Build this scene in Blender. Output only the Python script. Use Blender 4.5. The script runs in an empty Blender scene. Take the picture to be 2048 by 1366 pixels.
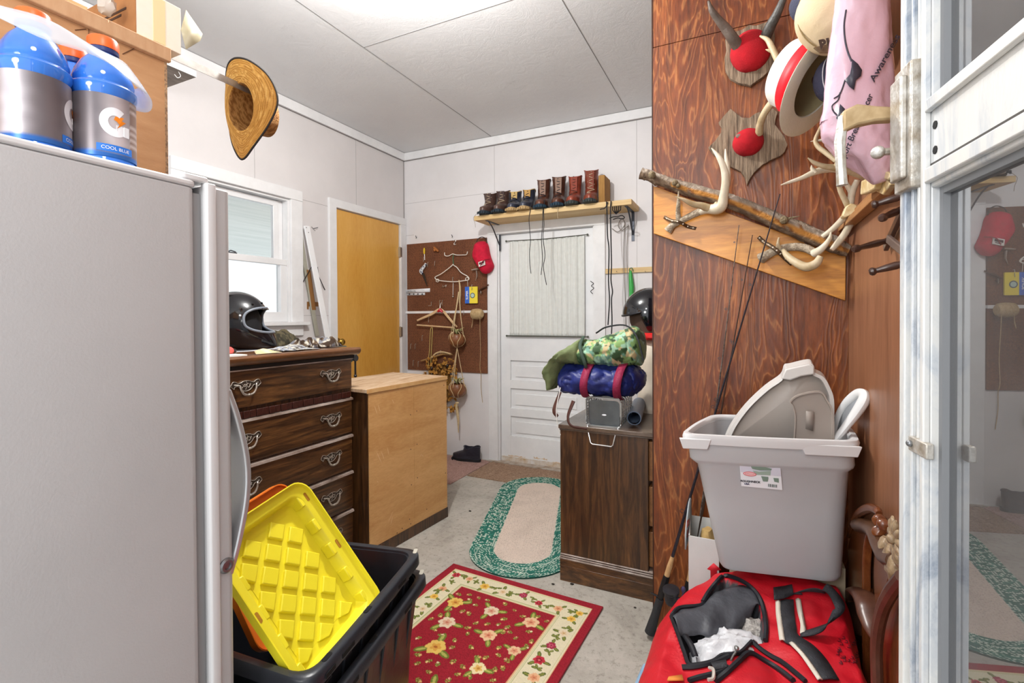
import bpy, bmesh, math, random
import numpy as np
from math import sin, cos, pi, radians as R, sqrt, atan2
from mathutils import Vector, Matrix, Euler, noise as mnoise
random.seed(7); rng = np.random.default_rng(7)
S = bpy.context.scene
COL = S.collection

# ------------------------------------------------------------------ camera
YAW, PITCH, ROLL, FPX, SY = 0.450879, -0.0109345, -0.00539144, 973.2814, -37.778
CAM = np.array([0.0, 0.0, 1.25])
_f = np.array([-sin(YAW)*cos(PITCH), cos(YAW)*cos(PITCH), sin(PITCH)])
_r = np.array([cos(YAW), sin(YAW), 0.0]); _u = np.cross(_r, _f)
_a = cos(ROLL)*_r + sin(ROLL)*_u; _b = -sin(ROLL)*_r + cos(ROLL)*_u
cd = bpy.data.cameras.new('camera'); cam = bpy.data.objects.new('camera', cd); COL.objects.link(cam)
cd.sensor_width = 36; cd.lens = FPX/2048*36; cd.shift_y = SY/2048; cd.clip_start = 0.02
cam.matrix_world = Matrix(((_a[0], _b[0], -_f[0], 0), (_a[1], _b[1], -_f[1], 0), (_a[2], _b[2], -_f[2], 1.25), (0, 0, 0, 1)))
S.camera = cam

# ------------------------------------------------------------------ world, lights, exposure
S.view_settings.view_transform = 'Standard'; S.view_settings.look = 'None'
S.view_settings.gamma = 1; S.view_settings.use_curve_mapping = False
S.view_settings.exposure = 0.10
W = bpy.data.worlds.new('world'); S.world = W; W.use_nodes = True
wb = W.node_tree.nodes['Background']; wb.inputs[0].default_value = (0.93, 0.965, 1.0, 1); wb.inputs[1].default_value = 1.5
def lamp(name, kind, loc, power, size, col=(1, 0.96, 0.9), rot=None):
    l = bpy.data.lights.new(name, kind); o = bpy.data.objects.new(name, l); COL.objects.link(o)
    l.energy = power; l.color = col; o.location = loc
    if kind == 'POINT': l.shadow_soft_size = size
    if kind == 'AREA': l.shape = 'SQUARE'; l.size = size
    if rot: o.rotation_euler = rot
    return o
LAMP = (-1.2, 1.45, 2.6)
lamp('ceiling_bulb_light', 'POINT', LAMP, 84, 0.035, (1, 0.975, 0.94))
lamp('near_fill_light', 'POINT', (-0.32, 0.12, 2.25), 13, 0.12, (1, 0.98, 0.95))  # unseen fill added beside the camera to brighten the right-hand side
lamp('rear_fill_light', 'POINT', (-0.5, -0.95, 1.75), 50, 0.25, (1, 0.98, 0.95))  # unseen fill added behind the camera, set low to lift the ceiling

# ------------------------------------------------------------------ helpers
def at(px, py, ax, v):                    # the point where a sight line meets a plane of the room
    d = _f + _a*(px-1024)/FPX - _b*(py-683-SY)/FPX
    i = 'xyz'.index(ax); t = (v-CAM[i])/d[i]
    return Vector(CAM + t*d)
def dep(px, py, t):
    return Vector(CAM + t*(_f + _a*(px-1024)/FPX - _b*(py-683-SY)/FPX))
def lin(c):
    if isinstance(c, str):
        c = c.lstrip('#'); c = [int(c[i:i+2], 16)/255 for i in (0, 2, 4)]
    return tuple((x/12.92 if x <= 0.04045 else ((x+0.055)/1.055)**2.4) for x in c[:3])
MATS = {}
def nodes(name):
    m = bpy.data.materials.new(name); m.use_nodes = True; MATS[name] = m
    nt = m.node_tree; return m, nt, nt.nodes['Principled BSDF']
def N(nt, kind, **kw):
    n = nt.nodes.new(kind)
    for k, v in kw.items():
        if k in n.inputs.keys(): n.inputs[k].default_value = v
        else: setattr(n, k, v)
    return n
def coords(nt, scale=(1, 1, 1), rot=(0, 0, 0), loc=(0, 0, 0)):
    tc = N(nt, 'ShaderNodeTexCoord'); mp = N(nt, 'ShaderNodeMapping')
    mp.inputs['Scale'].default_value = scale; mp.inputs['Rotation'].default_value = rot; mp.inputs['Location'].default_value = loc
    nt.links.new(tc.outputs['Object'], mp.inputs[0]); return mp.outputs[0]
def ramp(nt, fac, stops):
    r = N(nt, 'ShaderNodeValToRGB'); cr = r.color_ramp
    while len(cr.elements) < len(stops): cr.elements.new(0.5)
    for e, (p, c) in zip(cr.elements, stops):
        e.position = p; e.color = (*lin(c), 1)
    nt.links.new(fac, r.inputs[0]); return r.outputs[0]
def mixc(nt, fac, a, b, mode='MIX'):
    m = N(nt, 'ShaderNodeMix', data_type='RGBA', blend_type=mode)
    for s, v in ((0, fac), (6, a), (7, b)):
        if hasattr(v, 'is_linked') or hasattr(v, 'links'): nt.links.new(v, m.inputs[s])
        else: m.inputs[s].default_value = v if s == 0 else (*lin(v), 1)
    return m.outputs[2]
def bump(nt, bs, h, st, dist=0.01):
    b = N(nt, 'ShaderNodeBump'); b.inputs['Strength'].default_value = st; b.inputs['Distance'].default_value = dist
    nt.links.new(h, b.inputs['Height']); nt.links.new(b.outputs[0], bs.inputs['Normal'])
def mat(name, col, rough=0.5, metal=0.0, var=None, sc=8, bmp=0, bsc=60, stretch=(1, 1, 1), coat=0, trans=0, ior=1.45, alpha=1, emis=0, spec=0.5, sss=0):
    if name in MATS: return MATS[name]
    m, nt, b = nodes(name)
    b.inputs['Base Color'].default_value = (*lin(col), 1); b.inputs['Roughness'].default_value = rough
    b.inputs['Metallic'].default_value = metal; b.inputs['Coat Weight'].default_value = coat
    b.inputs['Transmission Weight'].default_value = trans; b.inputs['IOR'].default_value = ior
    b.inputs['Alpha'].default_value = alpha; b.inputs['Specular IOR Level'].default_value = spec
    if emis: b.inputs['Emission Color'].default_value = (*lin(col), 1); b.inputs['Emission Strength'].default_value = emis
    if sss: b.inputs['Subsurface Weight'].default_value = sss
    v = coords(nt, stretch)
    if var:
        n = N(nt, 'ShaderNodeTexNoise', Scale=sc, Detail=6.0, Roughness=0.6); nt.links.new(v, n.inputs['Vector'])
        c = ramp(nt, n.outputs[0], [(0.32, col), (0.68, var)]); nt.links.new(c, b.inputs['Base Color'])
    if bmp:
        n = N(nt, 'ShaderNodeTexNoise', Scale=bsc, Detail=4.0); nt.links.new(v, n.inputs['Vector'])
        bump(nt, b, n.outputs[0], bmp)
    return m
def wood(name, cols, scale=(1, 1, 1), ring=6, dist=3, rough=0.5, rot=(0, 0, 0), loc=(0, 0, 0), bmp=0.15, coat=0, fine=60, lo=0.25, hi=0.75, nsc=1.0):
    """grain runs along the axis whose scale is small"""
    if name in MATS: return MATS[name]
    m, nt, b = nodes(name)
    v = coords(nt, scale, rot, loc)
    n1 = N(nt, 'ShaderNodeTexNoise', Scale=ring*nsc, Detail=5.0, Roughness=0.6, Distortion=dist); nt.links.new(v, n1.inputs['Vector'])
    n2 = N(nt, 'ShaderNodeTexNoise', Scale=fine, Detail=3.0, Roughness=0.7, Distortion=0.4); nt.links.new(v, n2.inputs['Vector'])
    mx = N(nt, 'ShaderNodeMix'); mx.inputs[0].default_value = 0.33
    nt.links.new(n1.outputs[0], mx.inputs[2]); nt.links.new(n2.outputs[0], mx.inputs[3])
    k = len(cols)
    c = ramp(nt, mx.outputs[0], [(lo+(hi-lo)*i/(k-1), cc) for i, cc in enumerate(cols)])
    nt.links.new(c, b.inputs['Base Color']); b.inputs['Roughness'].default_value = rough; b.inputs['Coat Weight'].default_value = coat
    b.inputs['Coat Roughness'].default_value = 0.25
    if bmp: bump(nt, b, mx.outputs[0], bmp)
    return m
def vcol(name, rough=0.9, bmp=0, bsc=400, spec=0.3, metal=0, coat=0):
    if name in MATS: return MATS[name]
    m, nt, b = nodes(name); a = N(nt, 'ShaderNodeAttribute', attribute_name='Col')
    nt.links.new(a.outputs[0], b.inputs['Base Color']); b.inputs['Roughness'].default_value = rough
    b.inputs['Specular IOR Level'].default_value = spec; b.inputs['Metallic'].default_value = metal; b.inputs['Coat Weight'].default_value = coat
    if bmp:
        n = N(nt, 'ShaderNodeTexNoise', Scale=bsc, Detail=3.0); nt.links.new(coords(nt), n.inputs['Vector']); bump(nt, b, n.outputs[0], bmp)
    return m

def tag(o, label=None, cat=None, group=None, kind=None):
    if label: o['label'] = label
    if cat: o['category'] = cat
    if group: o['group'] = group
    if kind: o['kind'] = kind
    return o
def thing(name, label, cat, loc=(0, 0, 0), rz=0, group=None, rot=None):
    o = bpy.data.objects.new(name, None); COL.objects.link(o); o.location = loc; o.empty_display_size = 0.05
    o.rotation_euler = rot if rot else (0, 0, rz)
    tag(o, label, cat, group); return o
def copy_tree(o, parent=None):
    c = o.copy(); COL.objects.link(c)
    if parent is not None: c.parent = parent
    for ch in list(o.children): copy_tree(ch, c)
    return c
def rotm(rx=0, ry=0, rz=0, loc=(0, 0, 0)):
    return Matrix.Translation(loc) @ Euler((rx, ry, rz)).to_matrix().to_4x4()
def frame(o, x, z=None, y=None):          # axes matrix from an origin, an x direction and roughly a z (or y) direction
    x = Vector(x).normalized()
    if z is not None: z = Vector(z); y = z.cross(x).normalized(); z = x.cross(y)
    else: y = Vector(y); z = x.cross(y).normalized(); y = z.cross(x)
    m = Matrix((x, y, z)).transposed().to_4x4(); m.translation = Vector(o); return m
def cr(pts, n=8, closed=False):           # catmull-rom through points (tuples of any length)
    P = [np.array(p, float) for p in pts]; out = []; L = len(P)
    for i in range(L if closed else L-1):
        p0 = P[(i-1) % L] if (closed or i > 0) else 2*P[0]-P[1]; p1 = P[i]; p2 = P[(i+1) % L]
        p3 = P[(i+2) % L] if (closed or i+2 < L) else 2*P[-1]-P[-2]
        for k in range(n):
            t = k/n; out.append(0.5*((2*p1)+(-p0+p2)*t+(2*p0-5*p1+4*p2-p3)*t*t+(-p0+3*p1-3*p2+p3)*t**3))
    if not closed: out.append(P[-1])
    return out
def rrect(w, h, r, n=5, cx=0, cy=0):
    o = []
    for sx, sy, a0 in ((1, 1, 0), (-1, 1, 90), (-1, -1, 180), (1, -1, 270)):
        for k in range(n+1):
            a = R(a0+90*k/n); o.append((cx+sx*(w/2-r)+r*cos(a), cy+sy*(h/2-r)+r*sin(a)))
    return o
class MB:
    def __init__(s, M=None): s.v = []; s.f = []; s.mi = []; s.c = []; s.M = M or Matrix(); s.k = 0; s.hascol = False
    def add(s, vs, fs, cols=None):
        b = len(s.v); s.v += [s.M @ Vector(p) for p in vs]; s.f += [[b+i for i in f] for f in fs]; s.mi += [s.k]*len(fs)
        if cols is not None: s.hascol = True; s.c += list(cols)
        else: s.c += [(1, 1, 1)]*len(vs)
        return s
    def box(s, lo, hi, M=None):
        e = (len(s.f)/6 % 11)*0.00005+0.00001; x0, y0, z0 = [q-e for q in lo]; x1, y1, z1 = [q+e for q in hi]
        vs = [(x0, y0, z0), (x1, y0, z0), (x1, y1, z0), (x0, y1, z0), (x0, y0, z1), (x1, y0, z1), (x1, y1, z1), (x0, y1, z1)]
        if M is not None: vs = [M @ Vector(p) for p in vs]
        return s.add(vs, [(0, 3, 2, 1), (4, 5, 6, 7), (0, 1, 5, 4), (1, 2, 6, 5), (2, 3, 7, 6), (3, 0, 4, 7)])
    def cbox(s, c, d, M=None): return s.box([c[i]-d[i]/2 for i in range(3)], [c[i]+d[i]/2 for i in range(3)], M)
    def loft(s, rings, cap0=True, cap1=True, closed=True, loop=False, cols=None):
        n = len(rings[0]); vs = [p for r in rings for p in r]; fs = []; L = len(rings)
        for i in range(L if loop else L-1):
            for j in range(n if closed else n-1):
                a = i*n+j; b = i*n+(j+1) % n; i2 = ((i+1) % L)*n
                fs.append((a, b, i2+(j+1) % n, i2+j))
        if closed and not loop:
            if cap0: fs.append(tuple(range(n))[::-1])
            if cap1: fs.append(tuple((L-1)*n+j for j in range(n)))
        return s.add(vs, fs, cols)
    def tube(s, pts, r, n=8, closed=False, caps=True, flat=1.0, up=(0, 0, 1)):
        P = [Vector(p) for p in pts]; L = len(P); rings = []; prev = None
        rr = [r]*L if not hasattr(r, '__len__') else (list(r) if len(r) == L else list(np.interp(np.linspace(0, 1, L), np.linspace(0, 1, len(r)), r)))
        for i in range(L):
            a = P[(i-1) % L] if (closed or i > 0) else P[i]; b = P[(i+1) % L] if (closed or i < L-1) else P[i]
            t = (b-a); t = t.normalized() if t.length > 1e-9 else Vector((0, 0, 1))
            if prev is None:
                u = Vector(up) if abs(t.dot(Vector(up))) < 0.95 else Vector((1, 0, 0))
                x = t.cross(u).normalized()
            else:
                x = (prev-t*prev.dot(t)); x = x.normalized() if x.length > 1e-6 else prev
            prev = x; y = t.cross(x)
            rings.append([P[i]+x*(rr[i]*cos(2*pi*j/n))+y*(rr[i]*flat*sin(2*pi*j/n)) for j in range(n)])
        return s.loft(rings, caps, caps, True, closed)
    def cyl(s, a, b, r0, r1=None, n=16): return s.tube([a, b], [r0, r0 if r1 is None else r1], n)
    def lathe(s, prof, n=24, M=None, sx=1, sy=1, cap=True, cols=None):
        rings = [[(p[0]*cos(2*pi*j/n)*sx, p[0]*sin(2*pi*j/n)*sy, p[1]) for j in range(n)] for p in prof]
        if M is not None: rings = [[M @ Vector(q) for q in r] for r in rings]
        cc = None if cols is None else [c for c in cols for _ in range(n)]
        return s.loft(rings, cap, cap, cols=cc)
    def prism(s, poly, z0, z1, M=None):
        r0 = [(x, y, z0) for x, y in poly]; r1 = [(x, y, z1) for x, y in poly]
        if M is not None: r0 = [M @ Vector(q) for q in r0]; r1 = [M @ Vector(q) for q in r1]
        return s.loft([r0, r1])
    def grid(s, fn, nu, nv, cols=None, wrap=False):
        vs = [fn(i/(nu-1) if not wrap else i/nu, j/(nv-1)) for j in range(nv) for i in range(nu)]
        fs = [(j*nu+i, j*nu+(i+1) % nu, (j+1)*nu+(i+1) % nu, (j+1)*nu+i) for j in range(nv-1) for i in range(nu if wrap else nu-1)]
        cc = None
        if cols is not None: cc = [cols(i/(nu-1) if not wrap else i/nu, j/(nv-1)) for j in range(nv) for i in range(nu)]
        return s.add(vs, fs, cc)
    def ball(s, c, r, n=12, M=None):
        if not hasattr(r, '__len__'): r = (r, r, r)
        rings = []
        for i in range(1, n):
            a = pi*i/n; rings.append([(c[0]+r[0]*sin(a)*cos(2*pi*j/(2*n)), c[1]+r[1]*sin(a)*sin(2*pi*j/(2*n)), c[2]-r[2]*cos(a)) for j in range(2*n)])
        if M is not None: rings = [[M @ Vector(q) for q in g] for g in rings]
        return s.loft(rings)
    def build(s, name, m, parent=None, world=False, smooth=35, bev=0, seg=2, solid=0, sub=0, off=0):
        me = bpy.data.meshes.new(name); vs = s.v
        if world and parent is not None:
            bpy.context.view_layer.update(); inv = parent.matrix_world.inverted(); vs = [inv @ p for p in vs]
        me.from_pydata([tuple(p) for p in vs], [], s.f); me.validate(clean_customdata=False)
        for mm in (m if isinstance(m, (list, tuple)) else [m]): me.materials.append(mm)
        if len(me.polygons) == len(s.mi): me.polygons.foreach_set('material_index', s.mi)
        if s.hascol:
            ca = me.color_attributes.new('Col', 'FLOAT_COLOR', 'POINT')
            ca.data.foreach_set('color', np.array([(*c, 1) for c in s.c], 'f').ravel())
        bm = bmesh.new(); bm.from_mesh(me)
        pass
        bmesh.ops.recalc_face_normals(bm, faces=bm.faces); bm.to_mesh(me); bm.free()
        if smooth:
            me.polygons.foreach_set('use_smooth', [True]*len(me.polygons)); me.set_sharp_from_angle(angle=R(smooth))
        me.update()
        o = bpy.data.objects.new(name, me); COL.objects.link(o)
        if parent is not None: o.parent = parent
        if solid: q = o.modifiers.new('s', 'SOLIDIFY'); q.thickness = solid; q.offset = off
        if sub: q = o.modifiers.new('u', 'SUBSURF'); q.levels = sub; q.render_levels = sub
        if bev: q = o.modifiers.new('b', 'BEVEL'); q.width = bev; q.segments = seg; q.limit_method = 'ANGLE'; q.angle_limit = R(40)
        return o
def struct(name, mb, m, parent=None, **kw):
    o = mb.build(name, m, parent, **kw)
    if parent is None: o['kind'] = 'structure'
    return o
def text_mb(mb, txt, M, size=0.02, ext=0.0005, align='CENTER', bold=0.0):
    cu = bpy.data.curves.new('t', 'FONT'); cu.body = txt; cu.size = size; cu.extrude = ext; cu.align_x = align; cu.align_y = 'CENTER'; cu.offset = bold
    o = bpy.data.objects.new('t', cu); COL.objects.link(o)
    dg = bpy.context.evaluated_depsgraph_get(); dg.update()
    me = bpy.data.meshes.new_from_object(o.evaluated_get(dg))
    mb.add([M @ v.co for v in me.vertices], [list(p.vertices) for p in me.polygons])
    bpy.data.objects.remove(o); bpy.data.curves.remove(cu); bpy.data.meshes.remove(me); return mb
def fbm(p, sc=1.0, o=4): return mnoise.fractal(Vector(p)*sc, 1.0, 2.0, o)
def blob(mb, rings, nseg=24, amp=0.006, sc=12, seed=0, crease=0.0, csc=20):
    """rings: list of (centre, axis_u, axis_v) -> organic lofted body with wrinkles"""
    out = []
    for i, (c, u, v) in enumerate(rings):
        c = Vector(c); u = Vector(u); v = Vector(v); g = []
        for j in range(nseg):
            a = 2*pi*j/nseg; d = u*cos(a)+v*sin(a); p = c+d; q = p+Vector((seed*3.1, seed*1.7, 0))
            k = amp*mnoise.noise(q*sc)
            if crease: k -= crease*max(0, 1-abs(mnoise.noise(q*csc))*5)
            g.append(p+d.normalized()*k if d.length > 1e-6 else p)
        out.append(g)
    return mb.loft(out)
# ------------------------------------------------------------------ the room
XL, YB, ZC = -2.94, 3.735, 2.81          # left wall, back wall, ceiling
YP, XP0, XR = 2.0, -0.34, 0.311          # brown partition: its face, its free edge; right wall
wall_m = mat('white_painted_panel', '#dcdadb', 0.55, var='#e6e4e5', sc=2.2, bmp=0.08, bsc=25)
wallL_m = mat('left_painted_panel', '#d3d0d0', 0.6, var='#dddada', sc=2.0, bmp=0.08, bsc=25)
trim_m = mat('white_trim_paint', '#ecedee', 0.4, var='#e2e3e4', sc=9, bmp=0.05, bsc=40)
white_m = mat('white_gloss_paint', '#eeeff0', 0.35, var='#e4e6e8', sc=6, bmp=0.06, bsc=30)
seam_m = mat('dark_joint', '#77736f', 0.9)
def ceil_mat():
    m, nt, b = nodes('grey_white_ceiling'); v = coords(nt, (1, 1, 1))
    n = N(nt, 'ShaderNodeTexNoise', Scale=1.6, Detail=7.0, Roughness=0.65); nt.links.new(v, n.inputs['Vector'])
    n2 = N(nt, 'ShaderNodeTexNoise', Scale=9.0, Detail=8.0, Roughness=0.75, Distortion=1.5); nt.links.new(v, n2.inputs['Vector'])
    c = ramp(nt, n.outputs[0], [(0.3, '#d6d7d9'), (0.7, '#dfe0e1')])
    f = ramp(nt, n2.outputs[0], [(0.62, '#ffffff'), (0.78, '#dcdcdc')])
    nt.links.new(mixc(nt, 1.0, c, f, 'MULTIPLY'), b.inputs['Base Color']); b.inputs['Roughness'].default_value = 0.45
    bump(nt, b, n2.outputs[0], 0.25); return m
ceil_m = ceil_mat()
def floor_mat():
    m, nt, b = nodes('worn_concrete'); v = coords(nt)
    n = N(nt, 'ShaderNodeTexNoise', Scale=3.5, Detail=8.0, Roughness=0.7, Distortion=0.6); nt.links.new(v, n.inputs['Vector'])
    n2 = N(nt, 'ShaderNodeTexNoise', Scale=38.0, Detail=6.0, Roughness=0.8); nt.links.new(v, n2.inputs['Vector'])
    c = ramp(nt, n.outputs[0], [(0.25, '#8d8880'), (0.45, '#aaa59b'), (0.62, '#b8b3a9'), (0.8, '#a69f93')])
    f = ramp(nt, n2.outputs[0], [(0.36, '#a29e95'), (0.48, '#ffffff')])
    nt.links.new(mixc(nt, 0.55, c, f, 'MULTIPLY'), b.inputs['Base Color']); b.inputs['Roughness'].default_value = 0.8
    bump(nt, b, n2.outputs[0], 0.35); return m
struct('floor', MB().box((XL-0.3, -1.6, -0.06), (1.6, YB+0.3, 0)), floor_mat())
struct('ceiling', MB().box((XL-0.1, -1.6, ZC), (1.6, YB+0.1, ZC+0.06)), ceil_m)
cs = MB()
cs.box((-1.991, -1.6, ZC-0.002), (-1.987, YB-0.02, ZC+0.001)); cs.box((-0.823, -1.6, ZC-0.002), (-0.820, YB-0.02, ZC+0.001))
cs.box((-1.99, 2.168, ZC-0.0018), (-0.82, 2.171, ZC+0.001)); cs.box((-0.82, 1.0, ZC-0.0018), (0.5, 1.003, ZC+0.001))
struct('trim_1', cs, mat('ceiling_joint', '#8e8e8f', 0.9))
# left wall with a window opening and a door opening
WY0, WY1, WZ0, WZ1 = 1.72, 2.44, 1.225, 2.10
DY0, DY1, DZ = 2.865, 3.655, 2.125
lw = MB(); T = 0.12
for y0, y1, z0, z1 in ((-0.75, WY0, 0, ZC), (WY0, WY1, 0, WZ0), (WY0, WY1, WZ1, ZC), (WY1, DY0, 0, ZC), (DY0, DY1, DZ, ZC), (DY1, YB, 0, ZC)):
    lw.box((XL-T, y0, z0), (XL, y1, z1))
struct('wall_left', lw, wallL_m)
sm = MB()
sm.box((XL, 2.17, 2.18), (XL+0.0012, 2.1725, 2.74)); sm.box((XL, 3.1, 2.19), (XL+0.0012, 3.1025, 2.74))
sm.box((XL, 2.54, 2.12), (XL+0.0012, 2.80, 2.1225)); sm.box((XL, 2.54, 1.27), (XL+0.0012, 2.80, 1.2725))
sm.box((XL, 3.72, 2.19), (XL+0.003, 3.735, 2.73)); struct('trim_2', sm, mat('panel_joint', '#a9a6a5', 0.9))
# back wall with door opening
BX0, BX1, BZ = -1.935, -1.09, 1.965
bw = MB()
for x0, x1, z0, z1 in ((XL-T, BX0, 0, ZC), (BX0, BX1, BZ, ZC), (BX1, XR+0.2, 0, ZC)): bw.box((x0, YB, z0), (x1, YB+T, z1))
struct('wall_back', bw, wall_m)
sm = MB(); sm.box((-1.97, YB-0.0012, 2.13), (-1.968, YB, 2.74)); sm.box((-0.755, YB-0.0012, 0.6), (-0.753, YB, 2.74))
sm.box((XL+0.01, YB-0.0012, 2.331), (-1.97, YB, 2.333)); sm.box((XL+0.01, YB-0.0012, 2.03), (-2.83, YB, 2.032))
struct('trim_3', sm, MATS['panel_joint'])
# crown boards
struct('trim_4', MB().box((XL, -0.4, 2.737), (XL+0.02, YB, ZC-0.002)), trim_m, bev=0.002)
struct('trim_5', MB().box((XL+0.02, YB-0.02, 2.737), (XR, YB, ZC-0.002)), trim_m, bev=0.002)
g = MB(); g.box((XL+0.001, -0.4, 2.732), (XL+0.012, YB, 2.7375)); g.box((XL+0.02, YB-0.012, 2.732), (XR, YB-0.001, 2.7375)); struct('trim_6', g, mat('crown_gap', '#8c8988', 0.9))
# wall behind the partition, right of the shelf
struct('wall_right', MB().box((XR, -0.35, 0), (XR+0.1, YB, ZC)), wood('right_panel_wood', ['#5f3a24', '#80543a', '#98694c', '#aa7d5e'], (3.5, 3.5, 0.35), ring=2.2, dist=1.5, rough=0.4, fine=26, bmp=0.08, coat=0.1))
def brown_ply():
    m, nt, b = nodes('stained_plywood'); v = coords(nt, (1, 1, 0.19))
    n = N(nt, 'ShaderNodeTexNoise', Scale=7.5, Detail=3.0, Roughness=0.5, Distortion=0.7); nt.links.new(v, n.inputs['Vector'])
    # contour lines of the noise give the cathedral figure of rotary-cut ply
    mu = N(nt, 'ShaderNodeMath', operation='MULTIPLY'); mu.inputs[1].default_value = 105.0; nt.links.new(n.outputs[0], mu.inputs[0])
    n3 = N(nt, 'ShaderNodeTexNoise', Scale=26.0, Detail=5.0, Roughness=0.6, Distortion=1.0); nt.links.new(v, n3.inputs['Vector'])
    ad = N(nt, 'ShaderNodeMath', operation='MULTIPLY_ADD'); ad.inputs[1].default_value = 5.0; nt.links.new(n3.outputs[0], ad.inputs[0]); nt.links.new(mu.outputs[0], ad.inputs[2])
    si = N(nt, 'ShaderNodeMath', operation='SINE'); nt.links.new(ad.outputs[0], si.inputs[0])
    mr = N(nt, 'ShaderNodeMapRange'); mr.inputs[1].default_value = -1; mr.inputs[2].default_value = 1; nt.links.new(si.outputs[0], mr.inputs[0])
    n4 = N(nt, 'ShaderNodeTexNoise', Scale=2.6, Detail=5.0, Roughness=0.6, Distortion=0.8); nt.links.new(v, n4.inputs['Vector'])
    c1 = ramp(nt, mr.outputs[0], [(0.0, '#653014'), (0.7, '#78401c'), (0.9, '#935226'), (1.0, '#c48850')])
    c2 = ramp(nt, n4.outputs[0], [(0.3, '#3d1d0b'), (0.5, '#86431a'), (0.72, '#c2702d')])
    n5 = N(nt, 'ShaderNodeTexNoise', Scale=90.0, Detail=3.0, Roughness=0.7); nt.links.new(v, n5.inputs['Vector'])
    c3 = ramp(nt, n5.outputs[0], [(0.35, '#7a7370'), (0.6, '#ffffff')])
    v2 = coords(nt, (1, 1, 0.05)); n6 = N(nt, 'ShaderNodeTexNoise', Scale=42.0, Detail=5.0, Roughness=0.65, Distortion=0.3); nt.links.new(v2, n6.inputs['Vector'])
    c6 = ramp(nt, n6.outputs[0], [(0.35, '#5a4a44'), (0.55, '#e8ddd6'), (0.7, '#ffffff')])
    c = mixc(nt, 0.55, c1, c2); c = mixc(nt, 0.55, c, c6, 'MULTIPLY'); c = mixc(nt, 0.4, c, c3, 'MULTIPLY')
    nt.links.new(c, b.inputs['Base Color']); b.inputs['Roughness'].default_value = 0.42
    b.inputs['Coat Weight'].default_value = 0.10; b.inputs['Coat Roughness'].default_value = 0.3
    bump(nt, b, mr.outputs[0], 0.12, 0.004); return m
ply_m = brown_ply()
pw = MB(); pw.box((XP0, YP, 0), (XR, YP+0.018, 2.318)); pw.box((XP0, YP+0.001, 2.321), (XR, YP+0.019, ZC))
struct('wall_partition', pw, ply_m, bev=0.001)
struct('trim_7', MB().box((XP0-0.004, YP-0.001, 0), (XP0, YP+0.03, ZC)), mat('partition_edge', '#3a2015', 0.6))
# studs that carry the partition behind
# ---- window
struct('window_1', (lambda m: (m.box((XL-0.055, WY0, WZ0), (XL-0.05, WY1, WZ1)), m)[1])(MB()), None or (lambda: (nodes('clear_glass')))()[0])
_g = MATS['clear_glass'].node_tree.nodes['Principled BSDF']; _g.inputs['Transmission Weight'].default_value = 1; _g.inputs['Roughness'].default_value = 0.0; _g.inputs['IOR'].default_value = 1.1
wf = MB()
o = bpy.data.objects['window_1']
c0, c1 = WY0-0.08, WY1+0.10
wf.box((XL, c0, WZ1), (XL+0.022, c1, WZ1+0.075)); wf.box((XL, WY1, WZ0), (XL+0.02, c1, WZ1)); wf.box((XL, c0, WZ0), (XL+0.02, WY0, WZ1))
wf.build('window_casing', trim_m, o, bev=0.003)
wf = MB()
wf.box((XL-T, WY0, WZ1-0.015), (XL, WY1, WZ1)); wf.box((XL-T, WY0, WZ0), (XL, WY0+0.015, WZ1)); wf.box((XL-T, WY1-0.018, WZ0), (XL, WY1, WZ1))
wf.build('window_jamb', trim_m, o)
zm = 1.655
up = MB(); up.box((XL-0.075, WY0+0.015, zm-0.02), (XL-0.045, WY1-0.055, zm+0.02)); up.box((XL-0.075, WY1-0.095, zm), (XL-0.045, WY1-0.055, WZ1-0.03)); up.box((XL-0.075, WY0+0.015, zm), (XL-0.045, WY0+0.055, WZ1-0.03))
up.box((XL-0.075, WY0+0.015, WZ1-0.06), (XL-0.045, WY1-0.055, WZ1-0.02)); up.box((XL-0.08, WY1-0.055, zm), (XL-0.05, WY1-0.018, WZ1-0.015))
up.build('upper_sash', white_m, o, bev=0.003)
lo = MB(); lo.box((XL-0.04, WY0+0.015, zm-0.03), (XL-0.005, WY1-0.018, zm+0.012)); lo.box((XL-0.04, WY1-0.07, WZ0+0.02), (XL-0.008, WY1-0.018, zm)); lo.box((XL-0.04, WY0+0.015, WZ0+0.02), (XL-0.008, WY0+0.06, zm))
lo.box((XL-0.04, WY0+0.015, WZ0), (XL-0.008, WY1-0.018, WZ0+0.07)); lo.build('lower_sash', white_m, o, bev=0.003)
st = MB(); st.box((XL-0.02, c0-0.03, WZ0-0.025), (XL+0.055, c1+0.03, WZ0)); st.box((XL, c0, WZ0-0.10), (XL+0.018, c1, WZ0-0.025)); st.build('window_sill', trim_m, o, bev=0.004)
tk = MB(); tk.box((XL-0.03, WY1-0.0175, zm+0.02), (XL-0.004, WY1-0.013, WZ1-0.015)); tk.build('sash_track', mat('galv', '#9a9a9c', 0.4, 0.7), o)
lk = MB(); lk.box((XL-0.03, 1.98, zm+0.012), (XL-0.012, 2.05, zm+0.02)); lk.tube([(XL-0.02, 1.99, zm+0.02), (XL-0.015, 2.01, zm+0.03), (XL-0.01, 2.04, zm+0.022)], 0.004); lk.build('sash_lock', mat('dark_bronze', '#5b5f66', 0.4, 0.6), o)
# the porch outside the window
struct('ceiling_porch', MB().box((XL-4.2, -1.5, 2.16), (XL-0.14, 5.6, 2.20)), mat('porch_board', '#d6dbd6', 0.7, var='#c3cac5', sc=3, stretch=(6, 0.4, 1)))
struct('wall_porch', MB().box((XL-4.24, -1.5, 0.0), (XL-4.2, 6.0, 1.25)), mat('porch_siding', '#cfd6dc', 0.7, var='#dfe5ea', sc=2))
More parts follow.
